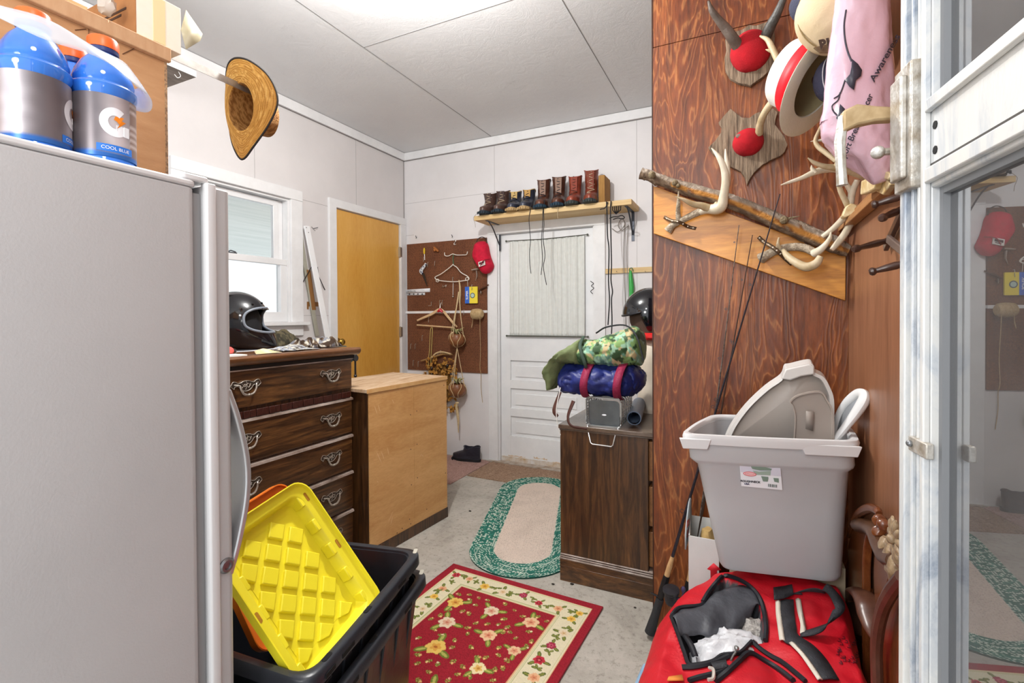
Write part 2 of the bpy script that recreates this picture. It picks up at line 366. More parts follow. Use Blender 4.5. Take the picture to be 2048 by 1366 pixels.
# ---- orange door in the left wall
od = MB(); od.box((XL-0.035, DY0+0.004, 0.008), (XL-0.002, DY1-0.004, DZ-0.006))
o = struct('door_1', od, wood('honey_birch_door', ['#cf9436', '#d9a145', '#e0ab51', '#e6b55e'], (1.2, 1.2, 0.3), ring=2.5, dist=0.6, rough=0.38, fine=45, bmp=0.03, coat=0.15, lo=0.3, hi=0.7), bev=0.002)
dc = MB(); dc.box((XL, DY0-0.075, 0), (XL+0.022, DY0, DZ+0.065)); dc.box((XL, DY0-0.075, DZ), (XL+0.022, YB-0.002, DZ+0.065)); dc.box((XL, DY1, 0), (XL+0.022, YB-0.002, DZ))
dc.build('door_casing', trim_m, o, bev=0.003)
for z in (1.865, 1.12, 0.3):
    h = MB(); h.box((XL-0.002, DY1-0.012, z-0.045), (XL+0.0235, DY1+0.012, z+0.045)); h.cyl((XL+0.008, DY1-0.004, z-0.05), (XL+0.008, DY1-0.004, z+0.05), 0.007, n=10); h.build('hinge', mat('steel_hinge', '#b8b6ae', 0.35, 0.8), o)
k = at(680, 684, 'x', XL+0.03)
kb = MB(rotm(0, pi/2, 0, (XL, k.y, k.z))); kb.lathe([(0.003, 0), (0.030, 0.001), (0.032, 0.006), (0.013, 0.012), (0.011, 0.035), (0.026, 0.045), (0.028, 0.056), (0.020, 0.066), (0.004, 0.068)], 20)
kb.build('knob', mat('brass', '#a8873f', 0.25, 1.0), o)
# ---- back door
bd = MB(); YD = YB+0.02
th = 0.035
PX0, PX1 = BX0+0.10, BX1-0.11
# leaf with stiles and rails and recessed panels
zr = [0.01, 0.20, 0.35, 0.43, 0.585, 0.665, 0.82, 1.03, 1.895, 1.955]
bd.box((BX0+0.01, YD, 0.01), (PX0, YD+th, BZ-0.006)); bd.box((PX1, YD, 0.01), (BX1-0.006, YD+th, BZ-0.006))
for a, b2 in ((0.01, 0.23), (0.40, 0.47), (0.64, 0.71), (0.88, 1.10), (1.89, BZ-0.006)): bd.box((PX0, YD, a), (PX1, YD+th, b2))
for a, b2 in ((0.23, 0.40), (0.47, 0.64), (0.71, 0.88)):
    bd.box((PX0, YD+0.014, a), (PX1, YD+th-0.006, b2)); bd.box((PX0+0.045, YD+0.006, a+0.03), (PX1-0.045, YD+0.02, b2-0.045))
bd.box((PX0, YD+0.015, 1.10), (PX1, YD+0.02, 1.89))
o = struct('door_2', bd, white_m, bev=0.002)
fr = MB()
fr.box((BX0-0.095, YB-0.02, 0), (BX0-0.005, YB, BZ+0.0)); fr.box((BX1+0.005, YB-0.02, 0), (BX1+0.095, YB, BZ))
fr.box((BX0-0.095, YB-0.022, BZ), (BX1+0.095, YB, BZ+0.085)); fr.box((BX0-0.005, YB-0.005, 0), (BX0+0.008, YB+0.06, BZ)); fr.box((BX1-0.006, YB-0.005, 0), (BX1+0.005, YB+0.06, BZ)); fr.box((BX0, YB-0.005, BZ-0.004), (BX1, YB+0.06, BZ))
fr.build('door_casing', trim_m, o, bev=0.003)
ms = MB(); ms.box((BX0+0.01, YD-0.006, 0.012), (BX1-0.01, YD, 0.05)); ms.build('weather_board', mat('chipped_paint', '#dfe0df', 0.6, var='#b99c74', sc=14), o)
ch = MB()
for (a, b2, z, w, hh) in ((-1.86, -1.70, 0.058, 0.14, 0.012), (-1.62, -1.5, 0.064, 0.16, 0.016), (-1.45, -1.3, 0.05, 0.1, 0.008)):
    ch.prism([(a+(b2-a)*t/9, z+hh*(random.random())) for t in range(10)]+[(b2-(b2-a)*t/9, z-hh*random.random()*0.6) for t in range(10)], 0, 0.0012, Matrix(((1, 0, 0, 0), (0, 0, -1, YD), (0, 1, 0, 0), (0, 0, 0, 1))))
ch.build('chipped_patch', mat('bare_wood_patch', '#c9a67c', 0.8, var='#e0d4c4', sc=60), o)
# curtain on the door window
cx0, cx1, cz0, cz1 = -1.835, -1.165, 1.088, 1.905
def cf(u, v):
    x = cx0+(cx1-cx0)*u; z = cz0+(cz1-cz0)*v
    d = 0.003*sin(u*150+2*sin(u*9))+0.003*sin(u*61+1)
    if u > 0.6: d += 0.008*(u-0.6)*sin(u*95+v*2)
    z -= 0.012*(1-u)*0 + 0.010*sin(u*pi)*(v > 0.9)
    return (x, YD-0.016+d-0.004*(v in (0, 1)), z)
cu = MB(); cu.grid(cf, 170, 24)
cur = tag(cu.build('curtain', mat('pale_grey_cotton', '#d6d9d5', 0.9, var='#dee1dd', sc=30, bmp=0.1, bsc=400), None, solid=0.0012), 'pale grey gathered cotton curtain over the white door window', 'curtain')
for z, w in ((cz1-0.004, 0), (cz0+0.004, 1)):
    m = MB(); m.tube([(cx0-0.022, YD-0.024, z), (-1.5, YD-0.026, z-0.008*(1-w)), (cx1+0.022, YD-0.024, z)], 0.005 if w else 0.0035)
    m.ball((cx0-0.024, YD-0.02, z), 0.009, 6); m.ball((cx1+0.024, YD-0.02, z), 0.009, 6); m.build('curtain_rod', mat('dark_rod', '#56584f', 0.5), cur)
# hook scribble on the door stile: small bent latch
m = MB(); p = at(1184, 575, 'y', YB-0.022)
m.tube(cr([(p.x-.012, p.y, p.z+.05), (p.x+.012, p.y, p.z+.03), (p.x-.005, p.y, p.z+.012), (p.x+.014, p.y, p.z-.006), (p.x-.01, p.y, p.z-.03), (p.x+.006, p.y, p.z-.05)], 6), 0.003, 6); m.build('door_bolt', mat('black_iron', '#26262a', 0.5, 0.6), bpy.data.objects['door_2'])
# threshold and plinth under the back door
struct('trim_8', MB().box((BX0-0.09, YB-0.055, 0), (BX1+0.05, YB+0.05, 0.012)), mat('worn_sill', '#b9b2a8', 0.7, var='#8f7a66', sc=20))
# ------------------------------------------------------------------ fridge at the left edge
fr_m = mat('grey_textured_steel', '#c2c3c5', 0.42, 0.0, var='#bcbdbf', sc=3, bmp=0.06, bsc=260)
frt_m = mat('white_fridge_edge', '#d9dadc', 0.35)
FR = thing('refrigerator', 'tall light grey refrigerator seen from its side at the left edge', 'refrigerator', (-1.25, 0.25, 0))
FX, FT = -0.9, 1.5
m = MB(); m.prism(rrect(0.70, 0.646, 0.012, 4, -1.25, 0.223), 0.03, FT-0.012); m.build('body', fr_m, FR, world=True, bev=0.004)
m = MB(); m.prism(rrect(0.706, 0.652, 0.014, 4, -1.25, 0.223), FT-0.012, FT); m.build('top_panel', frt_m, FR, world=True, bev=0.004, seg=3)
m = MB(); m.prism(rrect(0.68, 0.02, 0.004, 2, -1.25, 0.553), 0.06, FT-0.02); m.build('door_gasket', mat('gasket_grey', '#8f9092', 0.6), FR, world=True)
m = MB(); m.prism(rrect(0.70, 0.052, 0.014, 5, -1.25, 0.588), 0.06, FT-0.004); d = m.build('door', fr_m, FR, world=True, bev=0.003)
m = MB(); m.prism(rrect(0.02, 0.02, 0.004, 2, -0.905, 0.573), 0.065, FT+0.001); m.build('door_edge_strip', frt_m, FR, world=True, bev=0.002)
m = MB(); m.prism(rrect(0.10, 0.05, 0.008, 3, -0.95, 0.548), FT, FT+0.012); m.build('hinge_cover', frt_m, FR, world=True, bev=0.003)
zt, zb = at(465, 775, 'x', -0.92).z, at(465, 1140, 'x', -0.92).z
pts = cr([(0.612, zt), (0.632, zt-0.06), (0.650, zt*0.6+zb*0.4), (0.650, zt*0.4+zb*0.6), (0.632, zb+0.06), (0.612, zb)], 8)
m = MB(); m.loft([[(-0.902, y, z), (-0.902, y-0.012, z), (-0.955, y-0.012, z), (-0.955, y, z)] for y, z in pts]); m.build('door_handle', mat('satin_silver', '#c3c5c8', 0.28, 0.6), d, world=True, bev=0.003)
p = at(452, 1131, 'x', FX)
m = MB(frame(p, (0, 1, 0), z=(1, 0, 0))); m.lathe([(0.0145, 0), (0.0145, 0.003), (0.011, 0.006), (0.007, 0.006), (0.006, 0.003), (0.0005, 0.003)], 20); m.build('handle_screw', mat('screw_grey', '#7d7f82', 0.3, 0.7), d, world=True)
[MB().cyl((x, y, 0), (x, y, 0.035), 0.02).build('levelling_foot', mat('black_rubber', '#1c1c1e', 0.7), FR, world=True) for x in (-1.55, -0.95) for y in (-0.05, 0.5)]

# sports drink bottles on the fridge
blue_liq = mat('blue_drink', '#2d74d8', 0.08, var='#3f86e6', sc=5, spec=0.7, coat=0.6)
cap_m = mat('orange_cap', '#f0682a', 0.35)
col_m = mat('dark_blue_collar', '#2b3a6e', 0.3)
sil = vcol('silver_label', 0.3, metal=0.25)
def wrapcyl(mb, r, a0, z0):                # bend flat (x, y) art onto a cylinder of radius r, x measured along the arc
    for i, p in enumerate(mb.v):
        a = a0+p.x/r; rr = r+p.z; mb.v[i] = Vector((rr*cos(a), rr*sin(a), z0+p.y))
def bottle(name, label, x, y, z, face, tall=0.232):
    b = thing(name, label, 'bottle', (x, y, z), 0, 'blue sports drink bottles on top of the refrigerator')
    r = 0.0445
    prof = [(0.004, 0.004), (r-0.006, 0.0), (r, 0.006), (r, 0.012), (r-0.002, 0.016), (r-0.002, 0.122), (r+0.001, 0.128), (r+0.001, 0.138), (r-0.003, 0.143), (r-0.002, 0.150), (r-0.006, 0.165), (r-0.014, 0.181), (0.021, 0.193), (0.0185, 0.198), (0.0185, 0.204), (0.003, 0.204)]
    m = MB(); m.lathe(prof, 36); m.build('bottle_body', blue_liq, b)
    m = MB(); m.lathe([(0.0200, 0.198), (0.0215, 0.200), (0.0215, 0.206), (0.0195, 0.208)], 28); m.build('collar', col_m, b)
    m = MB(); n = 48; m.loft([[((0.021+0.0006*(j % 2))*cos(2*pi*j/n)*k, (0.021+0.0006*(j % 2))*sin(2*pi*j/n)*k, zz) for j in range(n)] for zz, k in ((0.207, 1), (0.2225, 1), (0.226, 0.9), (0.226, 0.02))]); m.build('cap', cap_m, b)
    m = MB(); rl = r-0.0008
    def lc(u, v):
        a = u*2*pi*3; k = 0.5+0.5*sin(a+1.3)+0.15*mnoise.noise(Vector((u*14, v*6, 1)))  # light and dark reflection bands painted into the silver colour
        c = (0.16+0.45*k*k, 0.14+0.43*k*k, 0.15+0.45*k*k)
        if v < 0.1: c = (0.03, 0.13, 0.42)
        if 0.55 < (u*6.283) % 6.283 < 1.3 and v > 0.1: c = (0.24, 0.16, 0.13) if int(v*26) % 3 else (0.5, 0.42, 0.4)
        return c
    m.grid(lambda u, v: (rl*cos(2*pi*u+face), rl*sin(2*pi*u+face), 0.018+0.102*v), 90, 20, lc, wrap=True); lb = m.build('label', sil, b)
    m = MB(); m.add([(0.021*cos(a)-0.001, 0.024*sin(a), 0.0) for a in np.linspace(0.9, 2*pi-0.35, 34)]+[(0.0095*cos(a)-0.001, 0.011*sin(a), 0.0) for a in np.linspace(0.9, 2*pi-0.35, 34)], [(i, i+1, 35+i, 34+i) for i in range(33)])
    m.box((0.001, -0.013, -0.0001), (0.020, -0.004, 0.0001)); m.box((0.012, -0.020, -0.0001), (0.020, -0.004, 0.0001))
    wrapcyl(m, rl+0.0006, face, 0.076); m.build('g_emblem', mat('label_white', '#eef1f6', 0.4), lb, smooth=0)
    m = MB(); m.add([(0.001, 0.002, 0), (0.012, 0.011, 0), (0.008, 0.005, 0), (0.015, 0.004, 0), (0.001, -0.010, 0), (0.005, -0.002, 0), (-0.003, 0.004, 0), (-0.001, 0.010, 0), (0.012, 0.0113, 0)], [(0, 6, 7, 8), (0, 1, 2), (5, 0, 2, 3), (4, 5, 3)])
    wrapcyl(m, rl+0.0009, face, 0.076); m.build('lightning_bolt', mat('bolt_orange', '#f08a24', 0.4), lb, smooth=0)
    m = MB(); m.box((-0.026, -0.006, 0), (0.026, 0.006, 0.0001)); m2 = MB(); m2.add([(-0.026+0.052*i/8, y_, 0) for y_ in (-0.006, 0.006) for i in range(9)], [(i, i+1, 10+i, 9+i) for i in range(8)])
    wrapcyl(m2, rl+0.0007, face, 0.032); m2.build('label_band', mat('label_blue', '#2a74d0', 0.4), lb, smooth=0)
    m = MB(); text_mb(m, 'COOL BLUE', Matrix(), 0.0075, 0.0); wrapcyl(m, rl+0.001, face, 0.032); m.build('label_text', MATS['label_white'], lb, smooth=0)
    return b
def facing(x, y, off=0): return atan2(-y, -x)+off
BL = ((-0.955, 0.432, 'blue sports drink bottle nearest the hat, its emblem turned to the room', 0.35), (-0.962, 0.305, 'blue sports drink bottle at the left, its plain silver label side turned forward', 1.35), (-1.075, 0.400, 'orange-capped blue sports drink bottle standing behind the front pair', 0.3))
for (x_, y_, l, off), (px, py) in zip(BL, ((206, 84), (66, 32), (147, 105))):
    q = at(px, py, 'z', FT+0.223); bottle('sports_drink_bottle', l, q.x, q.y, FT+0.001, facing(q.x, q.y, off))
# clear carrier film around the necks
m = MB()
def film(u, v):
    a = 2*pi*u; cx, cy = -1.0, 0.37
    w = 1+0.02*sin(a*5); x = cx+0.105*cos(a)*w*(1-0.12*v); y = cy+0.15*sin(a)*w*(1-0.12*v)
    return (x, y, FT+0.150+0.028*v+0.004*sin(a*7+v*3)-0.012*sin(a))
m.grid(film, 72, 6, wrap=True)
tag(m.build('carrier_film', mat('clear_shrink_film', '#dfe8f2', 0.12, alpha=0.5, spec=0.9), None, solid=0.0006), 'torn clear plastic wrap holding the blue bottles together', 'plastic wrap')

# cardboard box on the fridge, behind the bottles
cb_m = mat('brown_cardboard', '#c79a6e', 0.85, var='#b98b60', sc=5, stretch=(2, 2, 9), bmp=0.1, bsc=70)
K = thing('cardboard_box', 'large plain brown cardboard box standing on the refrigerator behind the bottles', 'box', (-1.41, 0.33, FT))
bx1, by1 = -1.2, 0.665
zl = at(336, 124, 'x', bx1).z
m = MB()
for lo, hi in (((bx1-0.005, -0.02, FT+.002), (bx1, by1, zl)), ((-1.62, -0.02, FT+.002), (-1.615, by1, zl)), ((-1.615, by1-0.005, FT+.002), (bx1-0.005, by1, zl)), ((-1.615, -0.02, FT+.002), (bx1-0.005, -0.015, zl)), ((-1.615, -0.015, FT+.002), (bx1-0.005, by1-0.005, FT+0.006))): m.box(lo, hi)
m.build('box_wall', cb_m, K, world=True)
m = MB(); zt2 = at(342, 97, 'x', bx1+0.012).z
m.box((bx1, -0.02, zl-0.004), (bx1+0.012, by1+0.006, zt2)); m.box((-1.62, -0.02, zt2-0.006), (bx1+0.012, by1+0.006, zt2)); m.build('folded_rim', mat('cardboard_rim', '#c9a27c', 0.85, var='#bd936c', sc=7, stretch=(2, 9, 2)), K, world=True, bev=0.002)
m = MB(); m.box((bx1, by1-0.003, FT+0.002), (bx1+0.0015, by1+0.002, zl)); m.build('cut_edge', mat('cut_cardboard', '#6b5340', 0.9, var='#c4a078', sc=160), K, world=True)
m = MB()
for i in range(26):
    y = 0.1+0.52*random.random(); z = (zl+0.008+random.random()*0.02) if i % 2 else (zl-0.045*random.random()); a = random.random()*6
    l = 0.003+0.004*random.random(); xx = bx1+(0.0125 if i % 2 else 0.0012); m.tube([(xx, y, z), (xx+0.0006, y+l*cos(a), z+l*sin(a))], 0.0007, 4)
m.build('torn_flecks', mat('paper_fleck', '#e9cba6', 0.9), K, world=True)
m = MB()
pA = at(245, 108, 'x', bx1+0.0015); pB = at(272, 95, 'x', bx1+0.0015)
m.tube([at(150, 60, 'x', bx1+0.001), at(172, 58, 'x', bx1+0.001)], 0.0008, 4); m.tube([pA, pB], 0.0008, 4); m.tube([at(177, 52, 'x', bx1+0.001), at(177, 80, 'x', bx1+0.001)], 0.0006, 4); m.build('box_crease', mat('crease_brown', '#6e4c33', 0.9), K, world=True)
# white and brown carton on top of it
zq = zt2
wb = thing('carton', 'white and brown carton lying on top of the large cardboard box', 'box', (-1.38, 0.53, zq))
x1 = bx1+0.004; ya = at(272, 30, 'x', x1).y; yb2 = at(362, 60, 'x', x1).y; zz = at(366, 20, 'x', x1).z
m = MB(); m.box((-1.45, ya, zq+0.001), (x1, yb2, zz)); m.build('carton_body', mat('white_card', '#efe6d2', 0.75, var='#f6f0e4', sc=9), wb, world=True, bev=0.001)
m = MB(); m.box((-1.451, ya-0.0015, zq+0.001), (x1+0.0005, ya, zz+0.0005)); m.build('brown_end', mat('brown_card_end', '#b27b4a', 0.85, var='#9d6a3e', sc=12), wb, world=True)
m = MB(); m.box((x1+0.0004, yb2-0.06, zq+0.004), (x1+0.0014, yb2-0.035, zz-0.004)); m.build('yellow_tape', mat('yellowed_tape', '#ead9a8', 0.4), wb, world=True)
m = MB()
for k in range(7):
    y = -0.2+random.random()*0.0+ya-0.002; x = -1.25-0.03*k
m.box((-1.36, ya-0.0022, zz-0.045), (-1.23, ya-0.0014, zz-0.040)); m.box((-1.34, ya-0.0022, zz-0.055), (-1.25, ya-0.0014, zz-0.050)); m.build('printed_line', mat('dark_print', '#4a2f1c', 0.8), wb, world=True)
fl = MB(); q = [at(372, 20, 'x', x1-0.02), at(405, 68, 'x', x1-0.03), at(400, 82, 'x', x1-0.01), at(372, 99, 'x', x1), at(362, 60, 'x', x1)]
fl.add(q+[(q[0]+q[1]+q[3])/3+Vector((0.008, 0, 0))], [(0, 1, 5), (1, 2, 5), (2, 3, 5), (3, 4, 5), (4, 0, 5)])
fl.build('loose_tape_flap', mat('milky_tape', '#cfc6a4', 0.3, alpha=0.85), wb, world=True, solid=0.001)
# crumpled clear plastic behind the box edge
m = MB(); c = at(213, 10, 'x', bx1-0.03); m.ball(c, (0.02, 0.015, 0.022), 8); m.v = [p+Vector((0.006*mnoise.noise(p*90), 0.006*mnoise.noise(p*80+Vector((5, 0, 0))), 0.006*mnoise.noise(p*85+Vector((0, 5, 0))))) for p in m.v]; tag(m.build('crumpled_plastic', mat('crumpled_clear', '#d8d2c8', 0.2, alpha=0.7), None), 'crumpled clear plastic scrap beside the carton on the cardboard box', 'plastic scrap')
# metal ruler that carries the hat
XS = -1.5; r0 = at(345, 118, 'x', XS); r1 = at(518, 184, 'x', XS)
m = MB(); zc = (r0.z+r1.z)/2; m.box((XS-0.001, 0.62, zc-0.011), (XS+0.001, r1.y+0.03, zc+0.011)); 
rl_ = tag(m.build('metal_straightedge', mat('brushed_aluminium', '#b7b5b1', 0.35, 0.7, var='#8e8a84', sc=20), None), 'long flat metal strip sticking out over the cardboard box, the straw hat hanging on it', 'straightedge')
m = MB(); m.box((XS-0.02, 0.60, zt2), (XS+0.02, 0.64, zc+0.014)); m.build('clamp_block', mat('bracket_wood', '#b08a5c', 0.7), rl_)
# board shelf on the left wall
m = MB(); pe = at(392, 150, 'x', -2.6); m.box((XL, 0.2, pe.z-0.012), (-2.6, pe.y, pe.z+0.018)); sh = tag(m.build('wall_plank', wood('grey_rough_board', ['#5f5750', '#8a8078', '#a59a8e'], (3, 0.4, 3), ring=8, dist=1, rough=0.85), None), 'short rough board shelf high on the left wall near the straw hat', 'shelf')
m = MB(); m.box((-2.6, 0.2, pe.z-0.012), (-2.597, pe.y, pe.z+0.018)); m.build('white_front_edge', MATS['white_trim_paint'], sh)
m = MB(); pw_ = at(357, 148, 'x', -2.62); m.tube(cr([(pw_.x, pw_.y, pe.z-0.012), (pw_.x, pw_.y+0.01, pe.z-0.03), (pw_.x, pw_.y-0.005, pe.z-0.045), (pw_.x, pw_.y-0.02, pe.z-0.035)], 6), 0.0015, 6); m.build('wire_hook', mat('white_wire', '#e4e4e2', 0.4), sh)
# ---- straw hat
hc = at(482, 214, 'x', XS+0.005); HS = 0.83
raydir = (hc-Vector((0, 0, 1.25))).normalized()
right = raydir.cross(Vector((0, 0, 1))).normalized()
nrm = (raydir*0.66+right*0.74+Vector((0, 0, -0.16))).normalized()          # way the crown points
Hm = frame(hc, nrm.cross(Vector((0, 0, 1))).normalized(), z=nrm) @ Matrix.Scale(HS, 4)
hat = thing('straw_hat', 'woven straw cowboy hat with a black brim edge hanging on the metal strip', 'hat', hc)
def brim_r(a):                              # a=0 -> local x; local y is down/up
    ca, sa = cos(a), sin(a); return 0.155*abs(ca)**1+0.0
UPZ = Hm.to_3x3().inverted() @ Vector((0, 0, 1)); sgn = 1 if UPZ.y > 0 else -1
outl = cr([(0.0, -0.205), (0.05, -0.160), (0.105, -0.075), (0.135, 0.02), (0.115, 0.11), (0.06, 0.165), (0.0, 0.18), (-0.06, 0.165), (-0.115, 0.11), (-0.135, 0.02), (-0.105, -0.075), (-0.05, -0.160)], 6, True)
NS = len(outl)
inn = [(0.068*cos(atan2(y+0.005, x))*1.0, 0.092*sin(atan2(y+0.005, x)) if True else 0) for x, y in outl]
def hp(i, t):
    xo, yo = outl[i]; xi, yi = inn[i]; x = xi+(xo-xi)*t; y = yi+(yo-yi)*t
    return Vector((x, y*sgn, 0.055*t*t*(abs(xo)/0.135)**2-0.012*t*(1-(abs(xo)/0.135))+0.0008*sin(t*60)))
def hcol(u, v):
    k = 0.5+0.5*mnoise.noise(Vector((u*150, v*45, 0))); k2 = 0.5+0.5*sin(v*70)
    return lin('#a9742f') if k*0.6+k2*0.4 < 0.42 else (lin('#cf9c4e') if k < 0.7 else lin('#e0b469'))
straw = vcol('woven_straw', 0.75, bmp=0.5, bsc=260)
m = MB(Hm); m.grid(lambda u, v: hp(int(round(u*NS)) % NS, v), NS, 26, hcol, wrap=True); m.build('brim', straw, hat, world=True, solid=0.003)
m = MB(Hm)
def crown(u, v):
    i = int(round(u*NS)) % NS; xi, yi = inn[i]; k = (1-0.14*v) if v < 0.8 else (1-0.112-0.3*((v-0.8)/0.2)**2*2.2)
    z = 0.135*min(1, v/0.85)-0.022*max(0, (v-0.8)/0.2)*(1-abs(xi)/0.068*0.5)
    return (xi*max(k, 0.03), yi*max(k, 0.03)*sgn, z)
m.grid(crown, NS, 22, lambda u, v: lin('#8d5f2f') if (0.5+0.5*mnoise.noise(Vector((u*90, v*30, 3)))) < 0.5 else lin('#b98a50'), wrap=True); m.build('crown', straw, hat, world=True, solid=0.003)
m = MB(Hm); m.tube([hp(i, 1.0) for i in range(NS)], 0.004, 6, closed=True); m.build('brim_binding', mat('black_binding', '#262220', 0.7), hat, world=True)
m = MB(Hm); m.grid(lambda u, v: Vector(crown(u, 0.04+0.22*v))*1.0+Vector((inn[int(round(u*NS)) % NS][0]*0.04, inn[int(round(u*NS)) % NS][1]*sgn*0.04, 0)), NS, 3, wrap=True); m.build('hat_band', mat('white_hat_band', '#efe9df', 0.6), hat, world=True, solid=0.002)

# ------------------------------------------------------------------ storm door (opened into view at the right)
DK = 0.56
DO = Vector(tuple(dep(1813, 640, 0.448))); DO.z = 0; DD = Vector((sin(R(7.8)), -cos(R(7.8)), 0)); DN = Vector((-DD.y*-1, DD.x*-1, 0))
DN = Vector((-cos(R(7.8)), -sin(R(7.8)), 0)); DO = DO-DN*0.0125                                # towards the room
def dpl(px, py, off=0.013):                     # sight line on the door plane -> (along, height)
    d = _f+_a*(px-1024)/FPX-_b*(py-683-SY)/FPX; n = np.array(DN); o0 = np.array(DO+DN*off); t = ((o0-CAM)@n)/(d@n); q = CAM+t*d
    return float((q-o0)@np.array(DD)), float(q[2])
DM = frame(DO, DD, z=(0, 0, 1))             # local x along door, y = normal-ish, z up
ysg = 1 if (DM.to_3x3() @ Vector((0, 1, 0))).dot(DN) > 0 else -1
alu, _nt, _bs = nodes('weathered_white_aluminium'); _n = N(_nt, 'ShaderNodeTexNoise', Scale=7.0, Detail=8.0, Roughness=0.7, Distortion=0.5); _nt.links.new(coords(_nt, (3, 1, 0.7)), _n.inputs['Vector'])
_nt.links.new(ramp(_nt, _n.outputs[0], [(0.34, '#8d97a6'), (0.43, '#c3c7cb'), (0.52, '#d6d6d4'), (0.70, '#dedcd6'), (0.78, '#c6bfae')]), _bs.inputs['Base Color']); _bs.inputs['Roughness'].default_value = 0.42; _bs.inputs['Metallic'].default_value = 0.15; bump(_nt, _bs, _n.outputs[0], 0.15)
SD = thing('storm_door', 'weathered white aluminium storm door standing open at the right edge', 'door', DO, rot=DM.to_euler())
def dbox(mb, s0, s1, z0, z1, o0, o1): mb.box((s0, min(o0*ysg, o1*ysg), z0), (s1, max(o0*ysg, o1*ysg), z1))
sw, _ = dpl(1858, 700)
z1a = dpl(1901, 167)[1]; z0a = dpl(1904, 354)[1]; DW = 0.78
m = MB(); dbox(m, 0, sw, 0.02, 2.02, -0.009, 0.012); dbox(m, 0.0, 0.010, 0.02, 2.02, 0.012, 0.018); dbox(m, sw*0.38, sw*0.46, 0.02, 2.02, 0.012, 0.016); dbox(m, sw*0.60, sw*0.66, 0.02, 2.02, 0.012, 0.015); dbox(m, sw*0.86, sw, 0.02, 2.02, 0.012, 0.017)
st1 = m.build('latch_stile', alu, SD, bev=0.0012)
m = MB(); dbox(m, DW-0.06, DW, 0.02, 2.02, -0.009, 0.012); m.build('hinge_stile', alu, SD, bev=0.001)
m = MB(); dbox(m, sw, DW-0.06, z0a, z1a, -0.009, 0.012); dbox(m, sw, DW-0.06, z1a-0.010, z1a, 0.012, 0.017); dbox(m, sw, DW-0.06, z0a+0.004, z0a+0.016, 0.012, 0.017); m.build('middle_rail', alu, SD, bev=0.0012)
m = MB(); dbox(m, sw, DW-0.06, z0a+0.018, z0a+0.020, 0.0121, 0.0126); m.build('rail_gap', mat('dark_gap', '#4a4744', 0.9), SD)
m = MB(); dbox(m, sw, DW-0.06, 1.94, 2.02, -0.009, 0.012); dbox(m, sw, DW-0.06, 0.02, 0.20, -0.009, 0.012); m.build('end_rails', alu, SD, bev=0.001)
def glass_mat(name, tint, rough=0.02):
    m, nt, b = nodes(name)
    # dusty storm glass: a clear tinted pane, a mirror coat and a thin film of grey dust
    out = nt.nodes['Material Output']; tr = N(nt, 'ShaderNodeBsdfTransparent'); tr.inputs[0].default_value = (*lin(tint), 1)
    gl = N(nt, 'ShaderNodeBsdfGlossy'); gl.inputs['Roughness'].default_value = 0.0; gl.inputs[0].default_value = (0.9, 0.92, 0.95, 1)
    df = N(nt, 'ShaderNodeBsdfDiffuse'); df.inputs[0].default_value = (0.55, 0.54, 0.53, 1)
    m1 = N(nt, 'ShaderNodeMixShader'); m1.inputs[0].default_value = 0.36; m2 = N(nt, 'ShaderNodeMixShader')
    n = N(nt, 'ShaderNodeTexNoise', Scale=3.0, Detail=6.0, Roughness=0.7); nt.links.new(coords(nt, (1, 1, 0.6)), n.inputs['Vector'])
    mr = N(nt, 'ShaderNodeMapRange'); mr.inputs[1].default_value = 0.3; mr.inputs[2].default_value = 0.8; mr.inputs[3].default_value = 0.04; mr.inputs[4].default_value = 0.16; nt.links.new(n.outputs[0], mr.inputs[0]); nt.links.new(mr.outputs[0], m2.inputs[0])
    nt.links.new(tr.outputs[0], m1.inputs[1]); nt.links.new(gl.outputs[0], m1.inputs[2]); nt.links.new(m1.outputs[0], m2.inputs[1]); nt.links.new(df.outputs[0], m2.inputs[2]); nt.links.new(m2.outputs[0], out.inputs['Surface'])
    return m
sg = glass_mat('smoky_storm_glass', '#8b8f96')
m = MB(); dbox(m, sw-0.004, DW-0.055, 0.19, z0a+0.004, -0.002, 0.001); m.build('lower_pane', sg, SD, smooth=0)
m = MB(); dbox(m, sw-0.004, DW-0.055, z1a-0.004, 1.95, -0.002, 0.001); m.build('upper_pane', sg, SD, smooth=0)
m = MB()
for zz, w in ((z0a, -1), (z1a, 1)): dbox(m, sw, DW-0.06, min(zz, zz+w*0.006), max(zz, zz+w*0.006), 0.0, 0.006)
dbox(m, sw, sw+0.005, 0.2, z0a, 0.001, 0.006); dbox(m, sw, sw+0.005, z1a, 1.94, 0, 0.006); m.build('glazing_bead', mat('grey_bead', '#7d7f82', 0.5), SD)
# latch
lm = mat('worn_latch_metal', '#d9d8d4', 0.4, 0.45, var='#9f9382', sc=60, bmp=0.15, bsc=200)
s0, zt_ = dpl(1812, 150); s1, zb_ = dpl(1846, 372)
m = MB(); dbox(m, s0, s1, zb_, zt_, 0.012, 0.022); dbox(m, s0+0.004, s1-0.006, zb_+0.01, zt_-0.01, 0.022, 0.027); lt = m.build('latch_plate', lm, SD, bev=0.0015)
sp, zp = dpl(1800, 232); sp += 0.004
m = MB(); L3 = lambda s_, o_, z_: (s_, o_*ysg, z_)
m.loft([[L3(sp+dx, o_, zc_+dz) for dx, dz in ((-0.006, -hh), (0.006, -hh), (0.006, hh), (-0.006, hh))] for o_, zc_, hh in ((0.02, zp, 0.006), (0.035, zp+0.002, 0.007), (0.050, zp+0.003, 0.010), (0.062, zp-0.002, 0.010))]); m.build('lever_arm', mat('tan_lever', '#c3ab86', 0.5, 0.3, var='#a48a63', sc=60), lt, bev=0.002)
